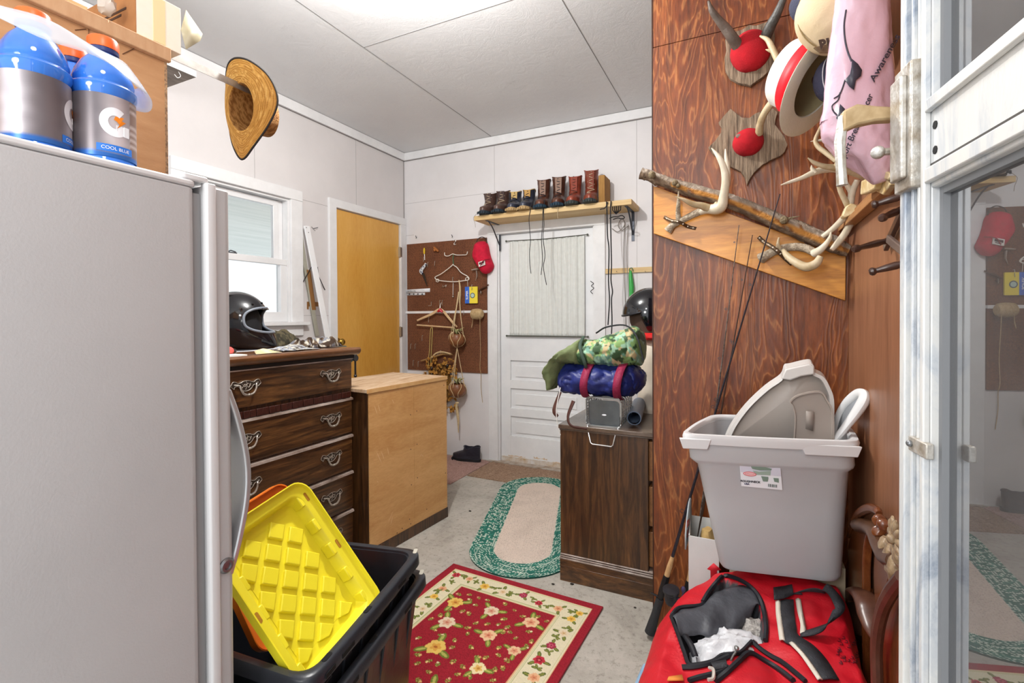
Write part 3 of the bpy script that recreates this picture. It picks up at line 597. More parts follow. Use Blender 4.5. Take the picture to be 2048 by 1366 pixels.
m = MB(); m.tube([L3(sp, 0.060, zp+0.004), L3(sp, 0.063, zp-0.02), L3(sp, 0.062, zp-0.045), L3(sp, 0.061, zp-0.062)], [0.0045, 0.005, 0.0045, 0.005], 8); m.build('lever_grip', lm, lt)
sb_, zb2 = dpl(1803, 303)
m = MB(); m.tube([L3(sb_+0.004, 0.018, zb2), L3(sb_+0.004, 0.030, zb2)], 0.0035, 8); m.ball(L3(sb_+0.004, 0.033, zb2), 0.006, 8); m.build('thumb_button', lm, lt)
m = MB(); zc_ = dpl(1850, 895)[1]; dbox(m, 0.018, 0.05, zc_-0.007, zc_+0.006, 0.012, 0.018); cl = m.build('glass_clip', lm, SD, bev=0.001)
m = MB(); m.ball(L3(0.024, 0.019, zc_), 0.003, 6); m.build('clip_screw', mat('screw_grey', '#7d7f82'), cl)
m = MB()
for px, py in ((1868, 250), (1868, 300)):
    s_, z_ = dpl(px, py); m.tube([L3(s_, 0.0118, z_), L3(s_, 0.0126, z_)], 0.0035, 8)
m.build('screw_hole', mat('hole_black', '#1b1a1a', 0.9), SD)
# ------------------------------------------------------------------ tall dresser with five drawers
dark_c = ['#20130a', '#3c2513', '#5c3c20', '#7d5730']
dw_m = wood('dark_oak_drawer', dark_c, (1.2, 0.55, 6.0), ring=3.0, dist=3.2, rough=0.33, fine=22, bmp=0.06, coat=0.25, lo=0.29, hi=0.69)
dv_m = wood('dark_oak_upright', dark_c, (5.5, 5.5, 0.45), ring=3.2, dist=2.6, rough=0.34, fine=24, bmp=0.06, coat=0.25, lo=0.32, hi=0.75)
dt_m = wood('dark_oak_top', ['#4b2f1c', '#6b4426', '#8a5d37'], (1.5, 0.5, 1.5), ring=6, dist=1.2, rough=0.3, bmp=0.04, coat=0.35)
edge_m = mat('worn_pale_edge', '#b9aca4', 0.3, var='#6f5a4c', sc=14, stretch=(1, 0.5, 1), coat=0.4)
blk = mat('near_black_brown', '#150c08', 0.7)  # very dark brown for the moulding below the dresser top
D1 = thing('dresser', 'tall dark oak dresser with five drawers and ornate silver pulls', 'dresser', (-2.09, 1.51, 0))
dx, y0, y1, dz = -1.83, 1.10, 1.895, 1.10
m = MB(); m.box((-2.33, y0, 0.02), (dx-0.012, y1, 1.055)); m.build('carcass', dv_m, D1, world=True, bev=0.002)
m = MB(); m.prism([(-2.35, 1.062), (dx+0.012, 1.062), (dx+0.022, 1.068), (dx+0.03, 1.080), (dx+0.03, 1.092), (dx+0.022, dz), (-2.35, dz)], y0-0.03, y1+0.03, Matrix(((1, 0, 0, 0), (0, 0, 1, 0), (0, 1, 0, 0), (0, 0, 0, 1)))); m.build('top', dt_m, D1, world=True, bev=0.002)
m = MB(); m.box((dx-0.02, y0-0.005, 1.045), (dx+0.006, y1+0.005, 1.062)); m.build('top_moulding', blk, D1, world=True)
m = MB(); m.box((-2.33, y0, 0.0), (dx+0.008, y1, 0.06)); m.box((dx, y0, 0.06), (dx+0.004, y1, 0.072)); m.build('plinth', dv_m, D1, world=True, bev=0.003)
sil_m = mat('antique_silver', '#cfc9bf', 0.28, 0.75, var='#9c9489', sc=120)
sil_d = mat('antique_silver_dark', '#6b6158', 0.45, 0.6, var='#3d332b', sc=160)
def pull(parent, y, z, x, s=1.0):
    pl = MB(); F = Matrix(((0, 0, 1, x), (1, 0, 0, y), (0, 1, 0, z), (0, 0, 0, 1)))
    half = cr([(0, 0.026), (0.014, 0.024), (0.022, 0.020), (0.034, 0.018), (0.044, 0.024), (0.056, 0.026), (0.062, 0.018), (0.066, 0.010), (0.060, 0.004), (0.052, -0.002), (0.048, 0.006), (0.034, 0.006), (0.024, -0.006), (0.012, -0.014), (0, -0.016)], 4)
    P = [(p[0]*s, p[1]*s) for p in half]; full = P+[(-a, b) for a, b in P[::-1][1:-1]]
    pl.prism(full, 0.0005, 0.0035, F); o = pl.build('pull_plate', sil_d, parent, world=True, bev=0.0008)
    rim = MB(); rim.tube([F @ Vector((a, b, 0.0045)) for a, b in full], 0.0014*s, 5, closed=True)
    for q in ([(-0.02, 0.016), (-0.008, 0.002), (0.006, 0.014), (0.02, 0.004)], [(-0.018, -0.002), (-0.004, 0.012), (0.010, -0.002), (0.02, 0.014)], [(0, 0.024), (0.004, 0.008), (-0.003, -0.010)]):
        rim.tube([F @ Vector((a*s, b*s, 0.005)) for a, b in [tuple(t) for t in cr(q, 4)]], 0.0016*s, 5)
    bp = cr([(-0.052, 0.014, 0.006), (-0.036, 0.010, 0.018), (-0.033, -0.006, 0.021), (-0.022, -0.024, 0.022), (-0.006, -0.030, 0.022), (0.006, -0.030, 0.022), (0.022, -0.024, 0.022), (0.033, -0.006, 0.021), (0.036, 0.010, 0.018), (0.052, 0.014, 0.006)], 5)
    L = len(bp); rim.tube([F @ Vector(tuple(p*s)) for p in bp], [0.0022+0.0025*sin(pi*i/(L-1)) for i in range(L)], 8); rim.ball(F @ Vector((0, -0.03*s, 0.022*s)), 0.0055*s, 6)
    rim.build('bail', sil_m, o, world=False)
    return o
zs = [(0.885, 1.046), (0.660, 0.838), (0.472, 0.648), (0.272, 0.460), (0.080, 0.262)]
for i, (a, b) in enumerate(zs):
    m = MB(); m.box((dx-0.012, y0+0.012, a+0.006), (dx, y1-0.008, b-0.002)); d = m.build('drawer', dw_m, D1, world=True, bev=0.003)
    m = MB(); m.loft([[(dx-0.012, y, b-0.002), (dx-0.012, y, b+0.008), (dx+0.004, y, b+0.004), (dx+0.006, y, b-0.006)] for y in (y0+0.008, y1-0.004)]); m.build('drawer_lip', edge_m, d, world=False)
    for v in d.children: v.data.transform(D1.matrix_world.inverted())
    zc = (a+b)/2+0.008
    for yy in (1.30, 1.745): pull(d, yy, zc, dx)
bpy.context.view_layer.update()
for d in [c for c in D1.children if c.name.startswith('drawer')]:
    for c in d.children:
        if c.name.startswith('pull_plate'):
            for e in c.children:
                if e.name.startswith('bail'): e.data.transform(D1.matrix_world.inverted())
m = MB()
for k in range(26): m.box((dx-0.006, y0+0.012+k*0.0295, 0.846), (dx+0.003-0.002*(k % 2), y0+0.012+k*0.0295+0.0275, 0.876))
m.build('carved_band', wood('red_brown_band', ['#2a100a', '#4a1f14'], (4, 4, 4), rough=0.4), D1, world=True, bev=0.002)

# ------------------------------------------------------------------ plywood-backed cabinet beside it
A_ = Vector((-1.748, 1.915, 0)); B_ = Vector((-1.699, 2.561, 0)); ex = (B_-A_).normalized(); L_ = (B_-A_).length
CM = frame(A_, ex, z=(0, 0, 1)); in_ = CM.to_3x3() @ Vector((0, 1, 0)); yin = 1 if in_.x < 0 else -1
CB = thing('cabinet', 'wooden cabinet with its bare plywood back turned to the room', 'cabinet', A_, rot=CM.to_euler())
DPT = 0.44
pb = wood('plywood_back', ['#c08b4e', '#cd9c60', '#d9ab70', '#e2b981'], (0.8, 1, 3.2), ring=2.6, dist=1.0, rough=0.55, fine=34, bmp=0.05, lo=0.3, hi=0.72)
def cbx(mb, x0, x1, d0, d1, z0, z1): mb.box((x0, min(d0*yin, d1*yin), z0), (x1, max(d0*yin, d1*yin), z1))
m = MB(); cbx(m, 0.0, L_, 0.004, DPT, 0.0, 0.865); m.build('carcass', dv_m, CB)
m = MB(); cbx(m, 0.004, 0.342, -0.002, 0.004, 0.062, 0.862); m.build('back_panel', pb, CB)
m = MB(); cbx(m, 0.3435, L_-0.002, -0.002, 0.004, 0.062, 0.862); m.build('back_panel', pb, CB)
m = MB(); cbx(m, -0.012, L_+0.003, -0.004, DPT+0.01, 0.866, 0.885); m.build('top', wood('worn_pale_top', ['#8a6a4e', '#b59370', '#cbb092', '#d9c6b0'], (0.7, 3, 1), ring=4, dist=1.4, rough=0.6, fine=30, lo=0.3, hi=0.7), CB, bev=0.002)
m = MB(); cbx(m, -0.012, L_+0.003, -0.0065, -0.004, 0.864, 0.8855); m.build('top_edge_strip', mat('birch_edge', '#d0a064', 0.6, var='#dcb47c', sc=20), CB)
m = MB(); cbx(m, 0, L_, -0.006, 0.004, 0, 0.062); m.build('base_rail', dv_m, CB, bev=0.001)
m = MB()
for x, z in ((0.315, 0.70), (0.368, 0.712), (0.315, 0.503), (0.368, 0.52), (0.318, 0.30), (0.37, 0.325), (0.30, 0.11), (0.31, 0.08), (0.45, 0.115), (0.62, 0.83), (0.63, 0.28), (0.24, 0.08), (0.2, 0.07)):
    m = MB(); m.ball((x, -0.002*yin, z), (0.0035, 0.001, 0.0035), 5); m.build('nail_head', mat('nail_dark', '#3a2a1c', 0.6), CB)
m = MB()
for x, z, l, a in ((0.04, 0.80, 0.06, -1.2), (0.065, 0.80, 0.05, -1.2), (0.17, 0.81, 0.03, -1.1), (0.05, 0.56, 0.09, -1.1), (0.085, 0.55, 0.06, -1.15), (0.13, 0.56, 0.05, -1.3), (0.15, 0.13, 0.05, 1.2), (0.13, 0.15, 0.07, 0.9), (0.055, 0.40, 0.015, -1), (0.395, 0.44, 0.02, 1.0), (0.41, 0.45, 0.02, -1.0)):
    m = MB(); m.loft([[(x+l*t*cos(a)+w*0.0025*(1-abs(2*t-1)), -0.0023*yin, z+l*t*sin(a)) for w in (-1, 1)] for t in (0, 0.3, 0.7, 1)], closed=False); m.build('scuff_mark', mat('pale_scuff', '#e6c99c', 0.7), CB)
# ---- workbench corner and vise behind it
WBN = thing('workbench', 'small grey workbench against the left wall behind the dresser', 'workbench', (-2.6, 2.1, 0))
m = MB(); m.box((-2.90, 1.99, 0.84), (-2.36, 2.40, 0.872)); m.build('bench_top', mat('bench_grey', '#8c8a86', 0.7, var='#6e6b66', sc=12), WBN, world=True, bev=0.003)
for x in (-2.86, -2.42):
    for y in (2.03, 2.36): MB().box((x-0.03, y-0.03, 0), (x+0.03, y+0.03, 0.84)).build('leg', mat('bench_leg', '#6f5a44', 0.8), WBN, world=True)
vc = dep(731, 716, 3.05); vx, vy = -2.40, 2.33
V = thing('bench_vise', 'teal metal bench vise clamped on the workbench beside the orange door', 'vise', (vx, vy, 0.873))
tl = mat('teal_vise_paint', '#2c6068', 0.4, var='#204a50', sc=18, bmp=0.1, bsc=60)
m = MB(); m.prism(rrect(0.13, 0.10, 0.02), 0.001, 0.018); m.lathe([(0.05, 0.018), (0.045, 0.03), (0.035, 0.05), (0.04, 0.075)], 16); m.prism(rrect(0.10, 0.075, 0.012), 0.07, 0.145); m.build('vise_base', tl, V, bev=0.004)
m = MB(); m.prism([(-0.035, 0.10), (0.035, 0.10), (0.035, 0.19), (0.02, 0.20), (-0.03, 0.19), (-0.045, 0.15)], -0.04, 0.04, rotm(pi/2)); m.build('fixed_jaw', tl, V, bev=0.006)
m = MB(); m.prism([(0.055, 0.09), (0.12, 0.095), (0.13, 0.13), (0.11, 0.155), (0.085, 0.165), (0.07, 0.20), (0.052, 0.20), (0.052, 0.15)], -0.035, 0.035, rotm(pi/2)); m.build('sliding_jaw', tl, V, bev=0.008)
m = MB(); m.cyl((0.12, 0, 0.125), (0.165, 0, 0.125), 0.014); m.cyl((0.165, 0, 0.125), (0.18, 0, 0.125), 0.02); m.tube([(0.172, 0, 0.14), (0.172, 0, 0.012)], 0.006); m.ball((0.172, 0, 0.142), 0.011); m.ball((0.172, 0, 0.012), 0.010); m.build('screw_handle', mat('dark_steel', '#4b4b4d', 0.35, 0.9), V)

# ------------------------------------------------------------------ things on the dresser
black_g = mat('black_helmet_gloss', '#0c0d11', 0.12, var='#15161c', sc=6, coat=0.6)
rim_m = mat('helmet_rim_grey', '#7f8792', 0.35)
pad_m = mat('helmet_padding', '#17171a', 0.8)
def sph(cx, cy, cz, rx, ry, rz, a, b): return (cx+rx*cos(b)*cos(a), cy+ry*cos(b)*sin(a), cz+rz*sin(b))
H1 = thing('full_face_helmet', 'black full face motorcycle helmet with a grey trimmed opening on the tall dresser', 'helmet', (-2.175, 1.50, 1.104), R(32))
def shellpt(a, b):                          # local: face towards +x
    rx, ry, rz = 0.150, 0.122, 0.150
    x = rx*cos(b)*cos(a); y = ry*cos(b)*sin(a); z = 0.125+rz*sin(b)
    if b < -0.1:
        k = min(1, (-0.1-b)/0.75); f = max(0, cos(a)); x = x+0.075*k*f*f; x *= 1+0.06*k; y *= 1-0.02*k
    return Vector((x, y, z))
def ok(a, b):                               # the opening
    return (abs(a)/1.02)**2.6+(abs(b-0.10)/0.40)**2.6 > 1
m = MB(); na, nb = 160, 110; b0, b1 = -0.98, pi/2-0.001; idx = {}; vs = []; fs = []
for j in range(nb+1):
    for i in range(na): vs.append(shellpt(-pi+2*pi*i/na, b0+(b1-b0)*j/nb))
for j in range(nb):
    for i in range(na):
        a = -pi+2*pi*(i+0.5)/na; b = b0+(b1-b0)*(j+0.5)/nb
        if ok(a, b): fs.append((j*na+i, j*na+(i+1) % na, (j+1)*na+(i+1) % na, (j+1)*na+i))
m.add(vs, fs); m.build('shell', black_g, H1, solid=0.012, off=-1, smooth=60)
def openedge(off=0.0):
    P = []
    for t in np.linspace(0, 2*pi, 60, endpoint=False): P.append((1.02*np.sign(cos(t))*abs(cos(t))**(1/1.3), 0.10+0.40*np.sign(sin(t))*abs(sin(t))**(1/1.3)))
    return [shellpt(a, b)*1.0+Vector((cos(a)*0.002, sin(a)*0.002, 0)) for a, b in P]
m = MB(); m.tube(openedge(), 0.0058, 8, closed=True); m.tube([shellpt(-pi+2*pi*i/60, b0) for i in range(60)], 0.004, 6, closed=True); m.build('edge_trim', rim_m, H1)
m = MB(); m.lathe([(0.100, 0.02), (0.112, 0.08), (0.108, 0.15), (0.085, 0.21), (0.02, 0.24)], 24, sx=1.0, sy=0.92, cap=False); m.build('lining', pad_m, H1)
m = MB(); q = shellpt(0, 0.50); m.prism([(q.x-0.02, -0.05), (q.x+0.004, -0.04), (q.x+0.010, 0), (q.x+0.004, 0.04), (q.x-0.02, 0.05)], q.z-0.010, q.z-0.002); m.build('brow_peak', black_g, H1, bev=0.003)
m = MB()
for a, b in ((0.62, 0.62), (-0.62, 0.62), (0.0, 0.68)): m.ball(shellpt(a, b), 0.006, 6)
m.build('visor_snap', mat('black_snap', '#050506', 0.3, 0.5), H1)

def cloth(name, label, cat, c, u, v, w, h, hgt, colf, seed, m_, n=(48, 30), fold=0.6, sc=9):
    o = thing(name, label, cat, c); mb = MB()
    def fn(a, b):
        x = (a-0.5)*w; y = (b-0.5)*h
        e = min(1, 6*min(a, 1-a))*min(1, 6*min(b, 1-b)); k = 0.5+0.5*mnoise.fractal(Vector((x*sc+seed, y*sc, seed)), 1.0, 2.0, 3)
        rid = (1-abs(mnoise.noise(Vector((x*sc*1.1+seed*2, y*sc*1.1, 3)))))**4
        z = 0.004+hgt*(k*0.55+rid*fold*0.6)*e**0.5
        x += 0.02*mnoise.noise(Vector((y*14, seed, a*3))); y += 0.02*mnoise.noise(Vector((x*14, seed+5, b*3)))
        p = Vector(u)*x+Vector(v)*y; return (p.x, p.y, z)
    mb.grid(fn, n[0], n[1], colf); mb.build('folds', m_, o, solid=0.002, smooth=60); return o
cam_m = vcol('printed_cotton', 0.85, bmp=0.15, bsc=300)
def camo(pal, sc, seed):
    P = [lin(p) for p in pal]
    def f(a, b):
        for k in range(len(P)-1):
            if mnoise.fractal(Vector((a*sc+seed+k*9, b*sc*0.7, k*4.0)), 1.0, 2.0, 3) > 0.10: return P[k]
        return P[-1]
    return f
c1_ = dep(640, 688, 2.45)
cloth('camouflage_cloth', 'crumpled brown and grey camouflage cloth heaped at the far end of the dresser top', 'cloth', (-2.02, 1.815, 1.101), (0, 1, 0), (-1, 0, 0), 0.20, 0.20, 0.075, camo(['#3a2a1e', '#5f4c3a', '#7d8088', '#9a968c', '#c8c2b4'], 7, 2.0), 3.3, cam_m)
cloth('camouflage_glove', 'flat grey and white camouflage cloth lying in front of the helmet', 'cloth', (-1.915, 1.60, 1.101), (0, 1, 0), (-1, 0, 0), 0.20, 0.11, 0.03, camo(['#8d94a0', '#c4c1b6', '#4c4743', '#a9a69c'], 9, 6.0), 7.7, cam_m)
cloth('cloth_cap', 'dark olive cloth cap lying behind the grey camouflage cloth', 'cap', (-2.23, 1.79, 1.101), (0, 1, 0), (-1, 0, 0), 0.17, 0.16, 0.11, camo(['#2d2a20', '#3d3a2b', '#57503c'], 6, 1.0), 11.7, cam_m)
R_ = thing('key_float', 'small red foam key float on a white cord at the front of the dresser', 'key float', (-1.90, 1.255, 1.101))
m = MB(frame((0, 0, 0.018), (0, 1, 0), z=(0, 0, 1))); m.tube([(-0.04, 0, 0), (-0.03, 0, 0), (0, 0, 0), (0.03, 0, 0), (0.038, 0, 0), (0.04, 0, 0)], [0.012, 0.017, 0.0175, 0.017, 0.012, 0.004], 16); m.build('float', mat('red_foam', '#e2635c', 0.5), R_)
m = MB(); m.tube([(0.0, 0.048+0.010*cos(a), 0.014+0.010*sin(a)) for a in np.linspace(0, 2*pi, 16, endpoint=False)], 0.0015, 6, closed=True); m.build('ring', mat('chrome', '#c9c9c9', 0.15, 1), R_)
m = MB(); m.tube(cr([(0, 0.056, 0.012), (-0.02, 0.12, 0.01), (-0.01, 0.2, 0.012), (0.0, 0.28, 0.016)], 8), 0.003, 6); m.build('cord', mat('white_cord', '#c6ccd6', 0.6), R_)
W_ = thing('paper_scrap', 'torn cream paper packet lying beside the red key float', 'paper', (-1.855, 1.40, 1.101))
m = MB(); m.add([(0.03, -0.055, 0.002), (0.03, 0.07, 0.002), (-0.035, 0.075, 0.003), (-0.03, -0.02, 0.012), (0.0, 0.0, 0.022), (-0.02, 0.03, 0.018), (0.012, 0.04, 0.010)], [(0, 1, 6, 4), (0, 4, 3), (3, 4, 5), (4, 6, 5), (6, 1, 2, 5), (3, 5, 2)]); m.build('packet', mat('cream_paper', '#ece2c4', 0.8, var='#e3c98c', sc=30), W_, solid=0.001)
W_ = thing('white_card', 'white card lying on the dresser at the refrigerator edge', 'card', (-1.845, 1.245, 1.101))
m = MB(); m.box((-0.04, -0.04, 0), (0.035, 0.05, 0.006)); m.build('card', mat('plain_white_card', '#f2f2ee', 0.6), W_)
# ---- white strips leaning on the left wall
def strip(name, label, a, b, w, t, m_):
    o = thing(name, label, 'strip', b); mb = MB(); a = Vector(a); b = Vector(b); F = frame(b, (a-b).normalized(), y=(0, 1, 0)); L = (a-b).length
    mb.M = F; mb.box((0, -w/2, -t/2), (L, w/2, t/2)); mb.build('strip_body', m_, o, world=True, bev=0.001); return o
pa = at(610, 452, 'x', XL+0.035); pb_ = (XL+0.30, 2.44, 1.05)
qb = at(655, 672, 'x', XL+0.14)
s1 = strip('white_metal_strip', 'long white metal strip leaning in front between the window and the orange door', at(613, 452, 'x', XL+0.04), at(656, 676, 'x', XL+0.16), 0.045, 0.012, MATS['white_gloss_paint'])
m = MB()
for k in range(3):
    p = at(613+k*4, 455+k*10, 'x', XL+0.055); m.ball(p, 0.003, 5)
m.build('screw_hole', MATS['hole_black'], s1, world=True)
m = MB()
pts2 = [at(600, 470, 'x', XL+0.012), at(612, 545, 'x', XL+0.012), at(634, 672, 'x', XL+0.012)]
G_ = thing('leaning_trim_board', 'thin grey-green board with brown tape leaning on the wall behind the white strip', 'board', pts2[-1])
m.loft([[p+Vector((0, -0.018, 0)), p+Vector((0, 0.018, 0)), p+Vector((0.006, 0.018, 0)), p+Vector((0.006, -0.018, 0))] for p in pts2]); m.build('board_body', mat('grey_green_board', '#a9a79b', 0.7, var='#96927f', sc=5), G_, world=True)
m = MB(); pp = at(628, 608, 'x', XL+0.013); m.loft([[p+Vector((0, -0.0185, 0)), p+Vector((0, 0.0185, 0)), p+Vector((0.0065, 0.0185, 0)), p+Vector((0.0065, -0.0185, 0))] for p in (at(616, 540, 'x', XL+0.0125), at(627, 620, 'x', XL+0.0125))])
m.box((pp.x-0.012, pp.y-0.055, pp.z-0.018), (pp.x-0.0095, pp.y+0.05, pp.z+0.016)); m.box((pp.x-0.012, pp.y-0.055, pp.z-0.04), (pp.x-0.0095, pp.y-0.04, pp.z)); m.build('brown_tape', mat('brown_tape', '#8a5f30', 0.5), G_, world=True)
nk = MB(); a = at(624, 532, 'x', XL+0.05); nk.tube([at(598, 578, 'x', XL+0.004), a, at(633, 532, 'x', XL+0.004)], 0.003, 6); nk.tube([at(635, 534, 'x', XL+0.004), at(637, 552, 'x', XL+0.03), at(650, 580, 'x', XL+0.004)], 0.003, 6)
tag(nk.build('wire_brace', MATS['black_iron'], None), 'pair of bent black wires on the wall beside the leaning white strip', 'wire')
m = MB(); p = at(627, 457, 'x', XL); m.tube([p, p+Vector((0.02, 0.025, 0.01))], 0.002, 6); m.tube([p+Vector((0.001, -0.02, 0.01)), p+Vector((0.018, 0.0, -0.02))], 0.0015, 6); tag(m.build('wall_nail', MATS['black_iron'], None), 'bent black nail in the wall between the window and the orange door', 'nail')
# ------------------------------------------------------------------ pegboard on the back wall
def peg_mat():
    m, nt, b = nodes('brown_pegboard'); v = coords(nt)
    n = N(nt, 'ShaderNodeTexNoise', Scale=140.0, Detail=3.0); nt.links.new(v, n.inputs['Vector'])
    n2 = N(nt, 'ShaderNodeTexNoise', Scale=4.0, Detail=4.0); nt.links.new(v, n2.inputs['Vector'])
    c = ramp(nt, n.outputs[0], [(0.3, '#5f3822'), (0.7, '#8a5737')]); c2 = ramp(nt, n2.outputs[0], [(0.3, '#d8d0cc'), (0.7, '#ffffff')])
    c = mixc(nt, 1.0, c, c2, 'MULTIPLY')
    s = N(nt, 'ShaderNodeVectorMath', operation='SCALE'); s.inputs[3].default_value = 40.0; nt.links.new(v, s.inputs[0])
    fr = N(nt, 'ShaderNodeVectorMath', operation='FRACTION'); nt.links.new(s.outputs[0], fr.inputs[0])
    sp = N(nt, 'ShaderNodeSeparateXYZ'); nt.links.new(fr.outputs[0], sp.inputs[0])
    cb_ = N(nt, 'ShaderNodeCombineXYZ'); nt.links.new(sp.outputs[0], cb_.inputs[0]); nt.links.new(sp.outputs[2], cb_.inputs[1])
    ds = N(nt, 'ShaderNodeVectorMath', operation='DISTANCE'); ds.inputs[1].default_value = (0.5, 0.5, 0); nt.links.new(cb_.outputs[0], ds.inputs[0])
    lt_ = N(nt, 'ShaderNodeMath', operation='LESS_THAN'); lt_.inputs[1].default_value = 0.10; nt.links.new(ds.outputs['Value'], lt_.inputs[0])
    m2 = N(nt, 'ShaderNodeMath', operation='MULTIPLY'); m2.inputs[1].default_value = 0.7; nt.links.new(lt_.outputs[0], m2.inputs[0])
    nt.links.new(mixc(nt, m2.outputs[0], c, '#2c170c'), b.inputs['Base Color']); b.inputs['Roughness'].default_value = 0.85; return m
YPB = YB-0.012
PB = thing('pegboard', 'brown pegboard in two panels on the back wall between the doors', 'pegboard', (-2.475, YB, 0.76))
pgm = peg_mat()
m = MB(); m.box((-2.905, YPB, 1.312), (-2.045, YB-0.001, 1.945)); m.build('board_panel', pgm, PB, world=True)
m = MB(); m.box((-2.905, YPB, 0.76), (-2.045, YB-0.001, 1.292)); m.build('board_panel', pgm, PB, world=True)
m = MB(); m.box((-2.92, YPB-0.006, 1.290), (-2.045, YB-0.001, 1.312)); m.build('divider_batten', trim_m, PB, world=True, bev=0.001)
YH = YPB-0.001
wire = mat('zinc_wire', '#c6c4be', 0.3, 0.7); blw = MATS['black_iron']
def P_(px, py, off=0.02): return at(px, py, 'y', YPB-off)
HK = [(857, 530, 1, 'small wire hook right of the patterned saw handle'), (871, 528, 1, 'zinc J-hook with a long shank left of the white wire hanger'), (864, 608, 0, 'L-shaped wire hook just above the left part of the batten'), (881, 606, 1, 'left wire hook of the close pair above the wooden hanger'), (886, 606, 1, 'right wire hook of the close pair above the wooden hanger'), (907, 560, 1, 'wire hook holding the steel rod under the white hanger'), (945, 575, 1, 'wire hook holding the blue and yellow packet'), (929, 625, 1, 'wire hook between the macrame cords and the twine roll'), (900, 628, 0, 'T-shaped wire hook behind the right arm of the wooden hanger'), (859, 640, 1, 'wire hook under the left arm of the wooden hanger'), (846, 676, 1, 'single small wire hook left of the hanging yellow cord'), (823, 693, 1, 'left hook of the pair at the left edge of the lower pegboard'), (832, 693, 1, 'right hook of the pair at the left edge of the lower pegboard'), (828, 726, 1, 'left hook of the lowest pair beside the straw hanging'), (838, 728, 1, 'right hook of the lowest pair beside the straw hanging'), (963, 583, 1, 'wire hook beside the rusty bracket at the right edge'), (849, 519, 1, 'wire hook holding the yellow-handled awl'), (882, 705, 0, 'wire hook just above the straw wall hanging')]
for i, (px, py, k, lb_) in enumerate(HK):
    p = P_(px, py, 0.0); o = thing('peg_hook', lb_, 'hook', p, 0, 'wire hooks on the pegboard')
    m = MB()
    if k: m.tube(cr([(0, 0, 0.022), (0, -0.012, 0.022), (0, -0.014, -0.012), (0.006, -0.024, -0.024), (0.012, -0.032, -0.012), (0.013, -0.033, 0.0)], 5), 0.0026, 6)
    else: m.tube([(0, 0, 0.018), (0, -0.012, 0.018), (0, -0.013, -0.015), (-0.028, -0.020, -0.016)], 0.0026, 6)
    m.build('hook_wire', wire, o)
for px, py, lab in ((834, 474, 'pair of bent dark nails in the back wall above the pegboard, nearest the orange door'), (906, 472, 'pair of bent dark nails in the back wall above the middle of the pegboard')):
    m = MB(); p = at(px, py, 'y', YB); m.tube([p+Vector((-.015, 0, .012)), p+Vector((0.006, -0.02, -0.008))], 0.003, 6); m.tube([p+Vector((-.012, 0, -.012)), p+Vector((0.006, -0.02, -0.010))], 0.002, 6); tag(m.build('wall_nail', blw, None), lab, 'nail')
m = MB(); p = P_(911, 486, 0.01); m.tube(cr([p+Vector(q) for q in ((-.012, -.01, .02), (0.004, -.01, .026), (0.008, -.01, .012), (-.006, -.01, 0), (-.008, -.01, -.014), (.004, -.01, -.018), (.010, -.01, -.008))], 5), 0.003, 6); tag(m.build('s_hook', wire, None), 'small zinc S-hook at the top middle of the pegboard', 'hook')
# screwdriver, brown clip
SDV = thing('awl', 'small tool with a yellow handle hanging at the upper left of the pegboard', 'awl', P_(849, 515, 0.02))
m = MB(); p = P_(848.5, 508, 0.022); q = P_(848.5, 496, 0.022); m.tube([p, p*.7+q*.3, q*.7+p*.3, q], [0.006, 0.008, 0.009, 0.005], 10); m.build('handle', mat('yellow_plastic', '#e6c526', 0.4), SDV, world=True)
m = MB(); m.tube([P_(849, 508, 0.02), P_(849.5, 520, 0.02)], 0.0025, 6); m.build('shank', wire, SDV, world=True)
BC = thing('wooden_clip', 'small orange-brown wooden clip pinned near the top of the pegboard', 'clip', P_(873, 500, 0.02))
m = MB(); m.tube([P_(868, 495, 0.02), P_(872, 499, 0.025), P_(877, 503, 0.02)], [0.010, 0.013, 0.008], 8); m.ball(P_(869, 500, 0.03), 0.012, 6); m.build('clip_body', mat('orange_wood', '#a8652c', 0.6), BC, world=True)
# pruning saw
SW = thing('folding_saw', 'small saw with a white and navy patterned handle and dark curved blade on the pegboard', 'saw', P_(845, 545, 0.02))
m = MB(); m.tube(cr([P_(852, 527, .02), P_(849, 532, .02), P_(844, 538, .02), P_(842, 543, .02), P_(845, 548, .02)], 6), [0.012, 0.014, 0.017, 0.019, 0.012], 10, flat=0.6, up=(0, 1, 0))
hcf = camo(['#1d2b4a', '#c9d6e4', '#e9eef2'], 9, 3)
m.hascol = True; m.c = [hcf(p.x*9, p.z*9) for p in m.v]; m.build('saw_handle', vcol('patterned_handle', 0.4), SW, world=True)
m = MB(); pts = [(P_(844, 548, .02), P_(849, 547, .02)), (P_(848, 558, .02), P_(851.5, 556, .02)), (P_(852, 568, .02), P_(853.5, 566, .02)), (P_(855, 573, .02), P_(855.4, 573, .02))]
m.loft([[a, b, b+Vector((0, -.002, 0)), a+Vector((0, -.002, 0))] for a, b in pts]); m.build('saw_blade', mat('dark_steel', '#4b4b4d'), SW, world=True)
